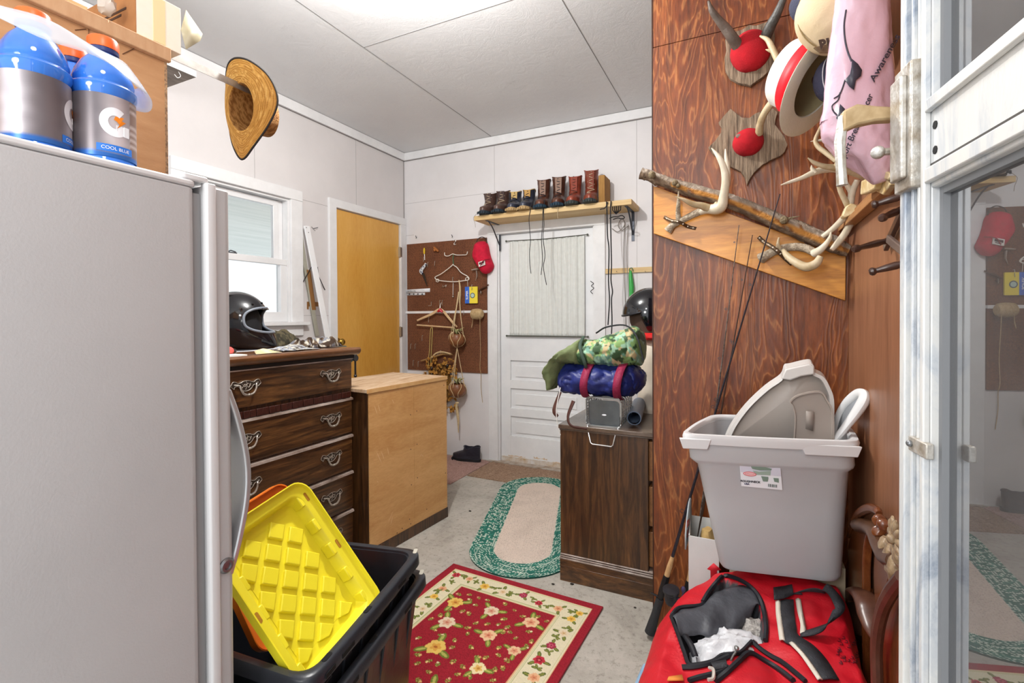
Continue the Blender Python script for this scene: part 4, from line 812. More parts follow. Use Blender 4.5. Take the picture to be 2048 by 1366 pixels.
# price strips
o = thing('shelf_label_strip', 'white label strip with small printing at the left edge of the pegboard', 'label', P_(836, 581, 0.0))
a, b = P_(812, 585, 0.002), P_(859.5, 577, 0.002); m = MB(); m.loft([[P_(812, 579.5, .004), P_(860, 576.5, .004)], [P_(812, 586, .004), P_(860, 584, .004)]], closed=False); m.build('strip_card', mat('label_white', '#eef1f6'), o, world=True, solid=0.001)
m = MB(); F = frame(P_(823, 582.2, 0.0055), (1, 0, 0), z=(0, -1, 0)); text_mb(m, 'No More Slip', F, 0.018, 0.0001); text_mb(m, '1 / 2 x 1', frame(P_(845, 580.5, 0.0055), (1, 0, 0), z=(0, -1, 0)), 0.013, 0.0001); m.build('strip_print', mat('print_black', '#22252c', 0.7), o, world=True, smooth=0)
o = thing('hook_strip', 'short clear strip of small black and white clips under the white label strip', 'clip strip', P_(833, 589, 0.0))
m = MB(); m.loft([[P_(814, 586.8, .004), P_(850, 585.5, .004)], [P_(814, 591, .004), P_(850, 590, .004)]], closed=False); m.build('strip', mat('pale_strip', '#d9dce0', 0.4), o, world=True, solid=0.001)
for k in range(4):
    m = MB(); q = P_(819+k*8.5, 588.3, 0.006); m.cbox(q, (0.012, 0.006, 0.012)); m.build('clip_tab', mat('clip_dark', '#3c4144', 0.5), o, world=True)
# wire rack and white hanger
o = thing('wire_coat_hook', 'twisted white wire hook bar with upturned ends and a green tie on the pegboard', 'hook', P_(910, 512, 0.02))
m = MB(); m.tube(cr([P_(889, 505, .03), P_(890, 511, .03), P_(897, 512, .025), P_(905, 508, .02), P_(913, 510, .02), P_(925, 510, .022), P_(933, 509, .03), P_(935, 503, .03)], 6), 0.0036, 8); m.build('hook_bar', mat('white_coated_wire', '#e9e5db', 0.4), o, world=True)
m = MB(); m.tube([P_(907, 509, .03), P_(906, 518, .03), P_(907, 528, .03)], 0.006, 8, flat=0.6); m.build('green_tie', mat('green_tape', '#4f7a5a', 0.6), o, world=True)
o = thing('wire_hanger', 'white wire coat hanger hanging in the middle of the pegboard', 'hanger', P_(905, 545, 0.03))
m = MB(); L_h = [P_(906, 529, .03), P_(903, 532, .03), P_(893, 540, .03), P_(882, 548, .03), P_(872, 553, .03), P_(870, 556, .03), P_(875, 560, .03), P_(890, 562.5, .03), P_(910, 563.5, .03), P_(930, 561, .03), P_(936, 560, .03), P_(938, 557, .03), P_(934, 552, .03), P_(922, 545, .03), P_(914, 535, .03), P_(908, 531, .03)]
m.tube(cr(L_h, 4, True), 0.0042, 8, closed=True); m.build('hanger_wire', MATS['white_coated_wire'], o, world=True)
for px, py in ((875, 561), (934, 558)):
    m = MB(); c = P_(px, py, .03); m.tube([c+Vector((0.016*cos(a), 0, 0.013*sin(a))) for a in np.linspace(0, 2*pi, 14, endpoint=False)], 0.003, 6, closed=True); m.build('end_loop', mat('white_coated_wire', '#e9e5db'), o, world=True)
m = MB(); m.tube([P_(935, 561, .03), P_(935.5, 573, .02)], 0.0015, 5); m.build('hanging_thread', MATS['white_coated_wire'], o, world=True)
o = thing('steel_punch', 'short steel rod tool hanging under the wire hanger', 'tool', P_(906, 575, 0.02)); m = MB(); m.tube([P_(906.5, 566, .02), P_(906, 590, .02)], 0.004, 8); m.ball(P_(906, 593, .02), 0.008, 6); m.build('rod', wire, o, world=True)
m = MB(); p = P_(889, 572, .01); m.tube(cr([p+Vector((-.02, 0, .008)), p+Vector((-.01, -.01, 0)), p+Vector((-.02, 0, -.01)), p+Vector((0.01, -.01, 0)), p+Vector((.02, 0, .009)), p+Vector((.015, -.005, -.01))], 4), 0.003, 6); tag(m.build('wire_clip', wire, None), 'small twisted wire clip on the pegboard under the white hanger', 'clip')
# packet
o = thing('small_packet', 'blue and yellow packet hanging near the right side of the pegboard', 'packet', P_(943, 590, 0.02))
p0, p1_ = P_(930.5, 607, .02), P_(955, 573, .02)
m = MB(); w_ = p1_.x-p0.x; m.box((p0.x, p0.y-0.004, p0.z), (p0.x+w_*0.36, p0.y+0.006, p1_.z)); m.build('blue_side', mat('packet_blue', '#2f63c8', 0.3, var='#3c74da', sc=60), o, world=True)
m = MB(); m.box((p0.x+w_*0.361, p0.y-0.004, p0.z), (p1_.x, p0.y+0.006, p1_.z)); m.build('yellow_side', mat('packet_yellow', '#f2dd42', 0.3), o, world=True)
m = MB(); F = Matrix(((0, -1, 0, p0.x+w_*0.18), (0, 0, -1, p0.y-0.0052), (1, 0, 0, (p0.z+p1_.z)/2), (0, 0, 0, 1))); text_mb(m, 'SUPER', F, 0.028, 0.0002, bold=0.0005); m.build('packet_text', mat('label_white', '#ffffff'), o, world=True, smooth=0)
m = MB(); F = frame((p0.x+w_*0.62, p0.y-0.0052, (p0.z+p1_.z)/2-0.004), (1, 0, 0), z=(0, -1, 0)); m.M = F; m.lathe([(0.001, 0), (0.024, 0), (0.024, 0.0006), (0.001, 0.0006)], 24); m.build('round_mark', mat('mark_grey', '#4a5a66', 0.4), o, world=True)
m = MB(); m.M = F; m.lathe([(0.001, 0.0006), (0.017, 0.0006), (0.017, 0.001), (0.001, 0.001)], 20); m.build('round_mark_inner', mat('mark_pale', '#b9d0c4', 0.4), o, world=True)
# red cap
o = thing('baseball_cap', 'red baseball cap with a white patch hanging at the top right of the pegboard', 'cap', P_(964, 515, 0.05))
rc = mat('red_cotton', '#d3103a', 0.8, var='#b90c30', sc=30, bmp=0.15, bsc=300)
m = MB(); C0 = P_(964, 508, .06)
out = cr([P_(951, 487, .05), P_(958, 483, .05), P_(970, 483, .05), P_(975, 492, .05), P_(978, 508, .05), P_(982, 520, .05), P_(986, 532, .05), P_(981, 543, .05), P_(973, 548, .05), P_(965, 546, .05), P_(960, 538, .05), P_(953, 527, .05), P_(946, 512, .05), P_(948, 498, .05)], 4, True)
ctr = sum((Vector(q) for q in out), Vector())/len(out)
rings = []
for k, (s_, d_) in enumerate(((0.96, 0.03), (1.0, 0.0), (0.9, -0.03), (0.7, -0.048), (0.4, -0.058), (0.05, -0.06))):
    rings.append([ctr+(Vector(q)-ctr)*s_+Vector((0, d_+0.006*mnoise.noise(Vector(q)*22+Vector((k, 0, 0))), 0)) for q in out])
m.loft(rings); m.build('cap_body', rc, o, world=True, smooth=70)
m = MB(); m.tube(cr([P_(960, 536, .11), P_(966, 522, .125), P_(980, 518, .11)], 6), 0.0035, 6); m.build('visor_seam', mat('dark_red_seam', '#8f0a26', 0.8), o, world=True)
m = MB(); F = frame(P_(963.5, 527, .112), (1, 0, 0.25), z=(0.1, -1, 0.25)); m.M = F; m.box((-0.032, -0.022, -0.004), (0.032, 0.022, 0.002)); pt = m.build('patch', mat('patch_white', '#ded8d2', 0.8), o, world=True)
m = MB(F); m.box((-0.024, -0.004, 0.002), (0.024, 0.013, 0.0035)); m.box((-0.016, -0.014, 0.002), (0.02, -0.009, 0.0035)); m.build('patch_print', mat('patch_dark', '#4a2a30', 0.8), o, world=True)
m = MB(); m.tube(cr([P_(953, 484, .06), P_(956, 478, .05), P_(964, 474, .03), P_(972, 478, .04), P_(974, 486, .05)], 5), 0.004, 6); m.build('adjuster_strap', mat('strap_dark', '#3a2a28', 0.7), o, world=True)
o = thing('grey_clip', 'small grey metal clamp hanging below the red cap', 'clip', P_(952, 540, 0.03)); m = MB(); m.tube([P_(944, 540, .03), P_(950, 539, .03), P_(956, 538, .03)], [0.012, 0.016, 0.012], 8, flat=0.5); m.tube([P_(953, 541, .03), P_(954, 552, .03), P_(951, 562, .03)], [0.010, 0.008, 0.002], 8, flat=0.5); m.build('clamp_body', mat('clamp_grey', '#b5a99b', 0.4, 0.4), o, world=True)
m = MB(); m.tube(cr([P_(958, 582, .02), P_(964, 577, .02), P_(972, 573, .02), P_(977, 569, .02)], 4), [0.006, 0.009, 0.007, 0.004], 8); m.tube([P_(960, 588, .02), P_(965, 584, .02)], 0.004, 6); tag(m.build('iron_bracket', mat('rusty_iron', '#54331f', 0.6, 0.3), None), 'rusty bent iron bracket at the right edge of the pegboard beside the packet', 'bracket')
# wooden hanger
o = thing('wooden_hanger', 'pale wooden coat hanger with a red heart-shaped top on the lower pegboard', 'hanger', P_(880, 630, 0.03))
hw = mat('pale_hanger_wood', '#dfc39a', 0.45, var='#d3b184', sc=30)
m = MB(); m.tube(cr([P_(834.5, 641, .04), P_(848, 635, .045), P_(864, 628, .045), P_(874, 621, .04), P_(880, 619, .04), P_(887, 623, .04), P_(897, 635, .045), P_(907, 647, .045), P_(914, 654, .04)], 5), [0.008, 0.011, 0.012, 0.013, 0.012, 0.013, 0.012, 0.011, 0.008], 8, flat=0.6, up=(0, 1, 0)); m.tube([P_(834, 650, .04), P_(909, 655.5, .04)], 0.007, 8); m.build('hanger_frame', hw, o, world=True)
m = MB(); m.tube([P_(876, 623, .052), P_(880, 619.5, .055), P_(885, 624, .052)], [0.011, 0.016, 0.011], 8); m.build('red_crest', mat('red_lacquer', '#cc1f2e', 0.35), o, world=True)
m = MB(); m.tube(cr([P_(880, 617, .04), P_(880.5, 610, .035), P_(883, 605, .03)], 4), 0.0028, 6); m.build('hanger_hook', wire, o, world=True)
m = MB(); m.tube(cr([P_(865, 655, .03), P_(861, 660, .035), P_(859, 700, .04), P_(857, 720, .04), P_(858, 746, .04), P_(861, 746, .042), P_(862, 715, .04), P_(864, 680, .04), P_(865, 655, .03)], 6), 0.0032, 6); tag(m.build('hanging_cord', mat('yellow_cord', '#c9b56c', 0.7), None), 'loop of pale yellow cord hanging below the wooden hanger', 'cord')
# twine ball
o = thing('twine_roll', 'roll of pale twine on the pegboard with its end hanging down the wall', 'twine', P_(953, 628, 0.05))
tw = mat('jute_twine', '#cdb489', 0.85, var='#b3976a', sc=60, bmp=0.4, bsc=180)
m = MB(); F = frame(P_(954, 628, .055), (1, 0, 0), z=(0, 0, 1)) @ Matrix.Rotation(pi/2, 4, 'Y'); m.M = F; m.lathe([(0.006, -0.05), (0.030, -0.052), (0.041, -0.035), (0.045, 0), (0.041, 0.035), (0.030, 0.052), (0.006, 0.05)], 24); m.build('twine_body', tw, o, world=True)
m = MB(F)
for k in range(9): m.tube([(0.0458*cos(a)*(1-0.08*abs(k-4)/4), 0.0458*sin(a)*(1-0.08*abs(k-4)/4), -0.036+k*0.009+0.004*sin(a)) for a in np.linspace(0, 2*pi, 24, endpoint=False)], 0.0022, 5, closed=True)
m.build('wound_strand', tw, o, world=True)
m = MB(); m.tube(cr([P_(960, 634, .1), P_(960, 660, .06), P_(961, 700, .03), P_(960, 735, .025), P_(962, 750, .02), P_(962, 775, .012), P_(965, 805, .01)], 5), 0.0022, 6); m.tube(cr([P_(946, 634, .09), P_(945, 645, .06), P_(943, 655, .05)], 4), 0.003, 6); m.build('loose_end', tw, o, world=True)
# straw wall hanging with bead eyes
o = thing('straw_wall_hanging', 'shaggy golden straw wall hanging with dark round beads on the lower pegboard', 'wall hanging', P_(880, 770, 0.04))
sg_ = mat('golden_straw', '#c99343', 0.85, var='#94682a', sc=40, bmp=0.6, bsc=120)
m = MB()
for i in range(150):
    px = 851+random.random()*62; py = 712+random.random()*112
    if px > 897 and py > 760 and random.random() < 0.3: continue
    if py < 712+10*abs(px-882)/30: continue
    c = P_(px, py, 0.03+0.03*random.random()); a = random.random()*6.28; r_ = 0.018+0.014*random.random()
    m.tube(cr([c, c+Vector((r_*cos(a), -0.022, r_*sin(a))), c+Vector((r_*1.3*cos(a+1.2), -0.010, r_*1.3*sin(a+1.2)))], 3), [0.009, 0.011, 0.006, 0.001], 5)
m.build('straw_tufts', sg_, o, world=True); o.children[0]['kind'] = 'stuff'
m = MB(); m.ball((P_(882, 768, .02)), (0.115, 0.02, 0.20), 10); m.build('backing', mat('dark_straw', '#5f3f1a', 0.9, var='#8a6226', sc=30), o, world=True)
m = MB(); m.tube([P_(842, 722, .03), P_(862, 716, .035), P_(885, 708, .035), P_(905, 709, .03)], [0.006, 0.009, 0.010, 0.006], 8); m.build('top_stick', mat('pale_stick', '#b99561', 0.7, var='#8e6b3f', sc=40), o, world=True)
m = MB(); m.tube(cr([P_(864, 715, .05), P_(872, 707, .05), P_(884, 704, .05), P_(902, 708, .05)], 6), 0.008, 6); m.build('woven_rope', mat('beige_rope', '#cfb78c', 0.8, bmp=0.6, bsc=200), o, world=True)
for px, py in ((863, 737), (894, 732)):
    m = MB(); m.ball(P_(px, py, .075), (0.017, 0.012, 0.020), 8); m.build('bead', mat('dark_bead', '#2a170d', 0.15, coat=0.5), o, world=True)
# coconut macrame hanger
o = thing('coconut_planter_hanger', 'beige macrame hanger holding two coconut shells one below the other', 'plant hanger', P_(914, 700, 0.10))
coc = mat('coconut_shell', '#94603a', 0.4, var='#6a3c1f', sc=14, bmp=0.25, bsc=50, coat=0.2); mac = mat('macrame_cord', '#d8c39c', 0.8, var='#c4aa7c', sc=60)
for cx_, cy_, r_ in ((914, 678, 0.072), (915, 778, 0.078)):
    c = P_(cx_, cy_, .09); s_ = MB(); nn = 28
    s_.lathe([(0.004, -r_), (r_*.5, -r_*.88), (r_*.85, -r_*.55), (r_, -0.01), (r_*.93, r_*.38), (r_*.80, r_*.58), (r_*.72, r_*.60), (r_*.70, r_*.3), (0.01, r_*.1)], nn, M=Matrix.Translation(c)); pot = s_.build('coconut_shell', coc, o, world=True)
    for k in range(6):
        a = k*pi/3+0.3; q = []
        for t in np.linspace(-1, 0.9, 12):
            z = r_*t; rr = r_*sqrt(max(0.0, 1-t*t*0.98))*1.03; q.append(c+Vector((rr*cos(a+0.22*sin(t*3)*(1 if k % 2 else -1)), rr*sin(a+0.22*sin(t*3)*(1 if k % 2 else -1)), z)))
        MB().tube(q, 0.003, 5).build('net_cord', mac, o, world=True)
    lf = MB()
    for k in range(16):
        a = random.random()*6.28; h = 0.05+0.04*random.random(); p = c+Vector((0, 0, r_*.45)); e = p+Vector((cos(a)*0.07, sin(a)*0.05, h*0.8)); mid = (p+e)/2+Vector((0, 0, 0.02)); w_ = Vector((-sin(a), cos(a), 0.3))*0.011
        lf.add([p, mid+w_, mid-w_, e], [(0, 1, 3, 2)])
    lf.build('dried_leaves', mat('dried_green_leaf', '#8d9156', 0.8, var='#c2b98a', sc=50), o, world=True, solid=0.001)
c1, c2 = P_(914, 678, .09), P_(915, 778, .09)
T1 = P_(920, 575, .04); T0 = P_(918, 560, .03)
for k, (dx_, dy_) in enumerate(((-1, 0), (1, 0), (0, -1))):
    e = c1+Vector((dx_*0.068, dy_*0.068, 0.02)); MB().tube(cr([T1+Vector((0, -0.01*k, -0.04)), (T1*0.45+e*0.55)+Vector((dx_*-0.008, -0.01, 0)), e], 5), [0.0065, 0.0045, 0.003], 7).build('hanger_cord', mac, o, world=True)
    e = c2+Vector((dx_*0.072, dy_*0.072, 0.02)); s0_ = c1+Vector((0, 0, -0.075)); MB().tube(cr([s0_, s0_*.5+e*.5, e], 4), 0.0032, 6).build('hanger_cord', mac, o, world=True)
m = MB(); m.tube(cr([T0, T1, T1+Vector((0, 0, -0.06)), T1+Vector((-0.004, 0, -0.13))], 5), [0.004, 0.009, 0.010, 0.007], 8); m.build('wrapped_top', mac, o, world=True)
m = MB(); k0 = P_(914, 806, .09); m.ball(k0, (0.018, 0.014, 0.010), 6); m.tube(cr([k0, P_(913, 815, .09), P_(916, 835, .08), P_(917, 865, .07)], 5), [0.010, 0.012, 0.012, 0.004], 8); m.build('tassel', mac, o, world=True)
# ---- slip-on shoes on the floor by the wall
def shoe(name, label, loc, rz, L=0.28, Wd=0.10, shaft=0.10, cols=('#1b1d26', '#20222c'), group=None, flare=0.0, slant=0.0, lace=None, soleh=0.026, solecol=None, tongue=None, topcol=None, tread=True, cat='boot', roll=0, sink=0.6):
    o = thing(name, label, cat, loc, rz, group)
    up_m = mat('leather_'+cols[0][1:], cols[0], 0.38, var=cols[1], sc=9, bmp=0.2, bsc=40, coat=0.12); so_m = mat('sole_'+(solecol or '#14161b')[1:], solecol or '#14161b', 0.75, bmp=0.3, bsc=90)
    n = 40
    def outline(w, xf, xb, z, pinch=0.0):
        g = []
        for j in range(n):
            a = 2*pi*j/n; c = cos(a); s_ = sin(a); mid = (xf+xb)/2; hl = (xf-xb)/2
            x = mid+hl*np.sign(c)*abs(c)**0.8; t = (x-xb)/(xf-xb) if xf != xb else 0
            ww = w*(0.78+0.30*sin(pi*min(1, max(0, (t-0.25)/0.75))**0.9)-pinch*0.14*math.exp(-((t-0.42)/0.16)**2))
            g.append((x, 0.5*ww*np.sign(s_)*abs(s_)**0.8, z))
        return g
    xf, xb = L*0.62, -L*0.38
    m = MB(); m.loft([outline(Wd*0.97, xf-0.004, xb+0.004, 0.0, 1), outline(Wd, xf, xb, 0.004, 1), outline(Wd, xf+0.002, xb, soleh, 1), outline(Wd*0.96, xf-0.003, xb+0.002, soleh+0.002, 1)]); so = m.build('sole', so_m, o)
    if tread:
        for k in range(7):
            a = -1.1+k*0.37; m = MB(); c_ = (xf-Wd*0.44+Wd*0.46*cos(a), Wd*0.47*sin(a)); F = Matrix.Translation((c_[0], c_[1], 0)) @ Matrix.Rotation(a, 4, 'Z'); m.box((-0.004, -0.005, 0.001), (0.006, 0.005, soleh*0.7), F); m.build('tread_lug', so_m, so)
    H = shaft; rings = []; base = soleh+0.002; toeh = 0.064
    for t in np.linspace(0, 1, 20):
        z = base+(H-base)*t
        if z < toeh+base: k = (z-base)/toeh; f = xf-0.004-0.020*k**3-(0.30*L*max(0, k-0.45)/0.55 if k > 0.45 else 0); 
        else: k2 = min(1, (z-base-toeh)/0.05); f = xf-0.024-0.30*L-(0.14*L)*k2**0.7
        f = max(f, xb+0.095); w = Wd*(0.95-0.10*min(1, (z-base)/0.07))*(1+flare*max(0, t-0.6)); b_ = xb+0.006-0.012*t*flare
        if t > 0.6: f += slant*(t-0.6)
        g = outline(w, f, b_, z); g = [(x, y+0.0015*mnoise.noise(Vector((x*60, y*60, z*50+loc[0]*9)))*3, zz+(0.012*sin(x*40+loc[0]*50) if t > 0.97 and H > 0.12 else 0)) for x, y, zz in g]; rings.append(g)
    last = rings[-1]; cx_ = sum(p[0] for p in last)/n
    for s_, dz in ((0.9, 0.0), (0.85, -0.03), (0.8, -0.06)): rings.append([(cx_+(p[0]-cx_)*s_, p[1]*s_, p[2]+dz) for p in last])
    m = MB(); m.loft(rings); m.build('upper', up_m, o, smooth=60)
    m = MB(); m.tube([(p[0], p[1], p[2]) for p in last], 0.0035, 6, closed=True); m.build('collar', mat('collar_'+(topcol or cols[1])[1:], topcol or cols[1], 0.7), o)
    if lace:
        lm_ = mat('lace_'+lace[1:], lace, 0.8)
        m = MB(); nl = max(3, int((H-0.06)/0.022)); path = []
        for k in range(nl):
            z = 0.075+k*0.022 if H > 0.13 else 0.06+k*0.012
            kk = min(1, max(0, (z-base-toeh)/0.05)); f = (xf-0.024-0.30*L-(0.14*L)*kk**0.7) if z > base+toeh else xf-0.09
            f = max(f, xb+0.095)+0.004; path += [(f-0.010, (-1)**k*0.026, z), (f+0.004, 0, z+0.008)]
        m.tube(cr(path, 4), 0.0026, 6); m.build('laces', lm_, o)
        m = MB(); m.prism([(-0.02, 0), (0.02, 0), (0.026, H*0.9-0.06), (-0.026, H*0.9-0.06)], 0, 0.004, Matrix(((0, 0, 1, max(xf-0.024-0.44*L, xb+0.095)+0.001), (1, 0, 0, 0), (0, 1, 0, 0.075), (0, 0, 0, 1)))); m.build('tongue', mat('tongue_'+(tongue or cols[1])[1:], tongue or cols[1], 0.7), o)
    return o
p = at(946, 922, 'z', 0); q = at(905, 918, 'z', 0)
shoe('slip_on_shoe', 'black slip-on ankle shoe on the floor beside the white back door', (p.x-0.02, YB-0.10, 0.001), R(180), shaft=0.125, cols=('#23242e', '#2c2d3a'), slant=0.05, cat='shoe')
shoe('slip_on_shoe', 'black slip-on ankle shoe half hidden by the plywood-backed cabinet', (q.x-0.16, YB-0.14, 0.001), R(186), shaft=0.125, cols=('#23242e', '#2c2d3a'), slant=0.05, cat='shoe')

# ------------------------------------------------------------------ boot shelf above the back door
SH = thing('boot_shelf', 'long pale pine board shelf carrying boots above the white back door', 'shelf', (-1.4, 3.6, 2.05))
pine = wood('pale_pine', ['#c9a66e', '#d9bb86', '#e6cf9f'], (0.3, 4, 4), ring=4, dist=1.0, rough=0.6, fine=30, bmp=0.06, lo=0.3, hi=0.7)
SZ = 2.082; SY0 = 3.47
def sx(px, py=420): return at(px, py, 'y', SY0).x
a_ = at(948, 441, 'y', SY0); b_ = at(1263, 409, 'y', SY0)
m = MB(); m.box((a_.x, SY0, SZ-0.038), (b_.x, YB-0.001, SZ)); m.build('board', pine, SH, world=True, bev=0.002)
dm = mat('dark_bracket_metal', '#4a4d55', 0.4, 0.6)
for x in (a_.x+0.10, b_.x-0.045):
    m = MB(); m.box((x-0.011, YB-0.004, SZ-0.26), (x+0.011, YB-0.001, SZ-0.04)); m.box((x-0.011, SY0+0.03, SZ-0.0425), (x+0.011, YB-0.002, SZ-0.039)); m.tube(cr([(x, SY0+0.07, SZ-0.042), (x, SY0+0.14, SZ-0.085), (x, YB-0.006, SZ-0.21)], 6), 0.006, 6, flat=0.7); m.build('bracket', dm, SH, world=True)
bo = [  # px of toe, label, args
 (962, 'brown soft-topped boot at the far left end of the shelf, laces loose', dict(shaft=0.20, cols=('#4a3631', '#5c4339'), flare=0.5, lace='#b7a287', tongue='#4b3833', solecol='#22303a')),
 (988, 'brown soft-topped boot second from the left end of the shelf', dict(shaft=0.205, cols=('#4a3631', '#5c4339'), flare=0.45, lace='#b7a287', tongue='#3d2c2a', solecol='#22303a')),
 (1013, 'navy boot with tan lugged sole, the left one of its pair', dict(shaft=0.185, cols=('#2a2e3c', '#3d4250'), flare=0.15, lace='#1d1d20', tongue='#c2a468', solecol='#b09468', topcol='#c2a468')),
 (1040, 'navy boot with tan lugged sole, the right one of its pair', dict(shaft=0.185, cols=('#2a2e3c', '#3d4250'), flare=0.15, lace='#1d1d20', tongue='#b88f4e', solecol='#b09468', topcol='#c2a468')),
 (1070, 'tall dark brown boot with dark blue sole, left one of the middle pair', dict(shaft=0.248, cols=('#4b2b20', '#6a4131'), flare=0.35, lace='#2a2a30', tongue='#8f7465', solecol='#20394a')),
 (1101, 'tall dark brown boot with a folded strap, right one of the middle pair', dict(shaft=0.256, cols=('#43271c', '#603a2a'), flare=0.3, lace='#2a2a30', tongue='#8f7465', solecol='#20394a')),
 (1133, 'tall reddish leather boot, left one of the right-hand pair', dict(shaft=0.245, cols=('#7c3526', '#9a4a36'), flare=0.2, lace='#5f3b30', tongue='#8a3c2b', solecol='#3a4140')),
 (1166, 'tallest reddish brown leather boot beside the wooden block on the shelf', dict(shaft=0.275, cols=('#6f2f20', '#8d4430'), flare=0.25, lace='#b8a48a', tongue='#7c3a28', solecol='#3a4140'))]
for i, (px, lab, kw) in enumerate(bo):
    y_ = SY0-0.055; x_ = at(px, 412, 'y', y_).x-0.018+0.004*i
    shoe('boot', lab, (x_, y_+0.175, SZ+0.001), R(-82+3*((i*7) % 3)), L=0.29, Wd=0.103, group=None, **kw)
m = MB(); x_ = sx(1192)+0.03; m.box((x_-0.03, 3.54, SZ+0.001), (x_+0.015, 3.70, SZ+0.215)); tag(m.build('wooden_block', wood('rough_block', ['#7a5426', '#a0753a', '#b98f50'], (4, 4, 0.4), ring=3, rough=0.8), None), 'upright rough wooden block standing at the right of the boots', 'block')
# laces hanging from the shelf
def lace(name, lab, pts, r=0.0028, col='#2b2a2d', yo=SY0-0.012):
    m = MB(); m.tube(cr([at(px, py, 'y', yo+(0.004*((i*5) % 3))-0.0002*(pts[0][0] % 40)) for i, (px, py) in enumerate(pts)], 5), r, 6)
    tag(m.build(name, mat('lace_'+col[1:], col, 0.8), None), lab, 'lace')
lace('boot_lace', 'dark boot lace hanging in front of the left part of the door curtain', [(1063, 405), (1061, 418), (1058, 440), (1061, 480), (1059, 505), (1060, 530), (1062, 547)])
lace('boot_lace', 'longer dark boot lace ending in the middle of the door curtain', [(1088, 400), (1087, 418), (1088, 450), (1086, 475), (1090, 510), (1087, 535), (1093, 570)])
lace('boot_lace', 'dark boot lace hanging beside the longer one and ending slightly higher', [(1090, 401), (1086, 420), (1085, 450), (1083, 480), (1085, 520), (1082, 550)])
lace('boot_lace', 'short pale lace hanging over the shelf edge in the middle', [(1116, 398), (1116, 412), (1115, 430), (1116, 437)], 0.0018, '#bfae90')
lace('boot_lace', 'short thin lace hanging from the left end of the boot shelf', [(953, 428), (947, 436), (950, 447), (951, 455)], 0.0014, '#8d7c68')
lace('leather_strap', 'long black leather strap hanging to the right of the back door', [(1213, 403), (1214, 425), (1215, 470), (1218, 500), (1217, 560), (1219, 600), (1216, 650)], 0.0045, '#26262b')
lace('leather_strap', 'long black knotted strap hanging beside the first one right of the back door', [(1222, 402), (1221, 425), (1222, 480), (1223, 530), (1222, 560), (1225, 583), (1223, 600), (1224, 640), (1223, 668)], 0.0045, '#2a2a2e')
lace('black_cord_loop', 'short black cord curling off the underside of the boot shelf', [(1216, 404), (1210, 416), (1203, 418), (1200, 419)], 0.0035, '#222226')
m = MB()
for k in range(5):
    px = 1226+k*4; m.tube([at(px, 408, 'y', SY0+0.02), at(px-1, 420, 'y', SY0+0.015), at(1232, 428, 'y', SY0+0.01)], 0.0035, 6)
m.tube(cr([at(1219, 437, 'y', SY0), at(1226, 434, 'y', SY0), at(1236, 433, 'y', SY0), at(1244, 431, 'y', SY0), at(1249, 435, 'y', SY0), at(1244, 438, 'y', SY0), at(1236, 436, 'y', SY0), at(1226, 439, 'y', SY0)], 4), 0.0035, 6)
tag(m.build('black_rack_clips', MATS['black_iron'], None), 'tangled black metal clips hanging under the right end of the boot shelf', 'clips')
m = MB(); q = at(1250, 455, 'y', YB-0.012); m.tube(cr([q+Vector(v) for v in ((-.10, 0, .0), (-.05, -.01, -.03), (0, -.01, .02), (-.02, -.012, .07), (-.05, -.01, .02), (-.02, -.01, -.02), (0.03, -.01, .01))], 6), 0.003, 6)
for dx_ in (0.0, 0.025): m.tube(cr([q+Vector((dx_, -.008, 0.02)), q+Vector((dx_-0.01, -.008, -.2)), q+Vector((dx_, -.008, -.5)), q+Vector((dx_+.004, -.008, -.75))], 5), 0.0025, 6)
tag(m.build('looped_cord', mat('grey_cord', '#8f8a84', 0.7), None), 'looped thin grey cord hanging on the back wall behind the black straps', 'cord')
# hook rail and green handle
HR = thing('hook_rail', 'short pale wooden hook rail on the back wall right of the door', 'rail', at(1255, 543, 'y', YB))
a_, b_ = at(1211, 543, 'y', YB-0.015), (XR-0.35)
m = MB(); m.box((a_.x, YB-0.018, a_.z-0.018), (b_, YB-0.001, a_.z+0.020)); m.build('rail_board', pine, HR, world=True, bev=0.001)
for px in (1233, 1290): p = at(px, 542, 'y', YB-0.018); MB().tube([p, p+Vector((0.006, -0.018, -0.008))], 0.0018, 6).build('rail_nail', blw, HR, world=True)
GH = thing('green_handle', 'bright green handle hanging on the wooden rail behind the right-hand helmet', 'handle', at(1262, 570, 'y', YB-0.03))
m = MB(); m.tube([at(1261, 541, 'y', YB-.03), at(1261, 550, 'y', YB-.03), at(1263, 575, 'y', YB-.03), at(1262, 600, 'y', YB-.03)], [0.007, 0.014, 0.019, 0.013], 12); m.build('grip', mat('green_plastic', '#3fae52', 0.35), GH, world=True)
m = MB(); m.tube(cr([at(1259, 545, 'y', YB-.035), at(1259, 538, 'y', YB-.035), at(1264, 536, 'y', YB-.035), at(1266, 543, 'y', YB-.035)], 5), 0.003, 6); m.build('hang_loop', mat('dark_green', '#27633a', 0.5), GH, world=True)
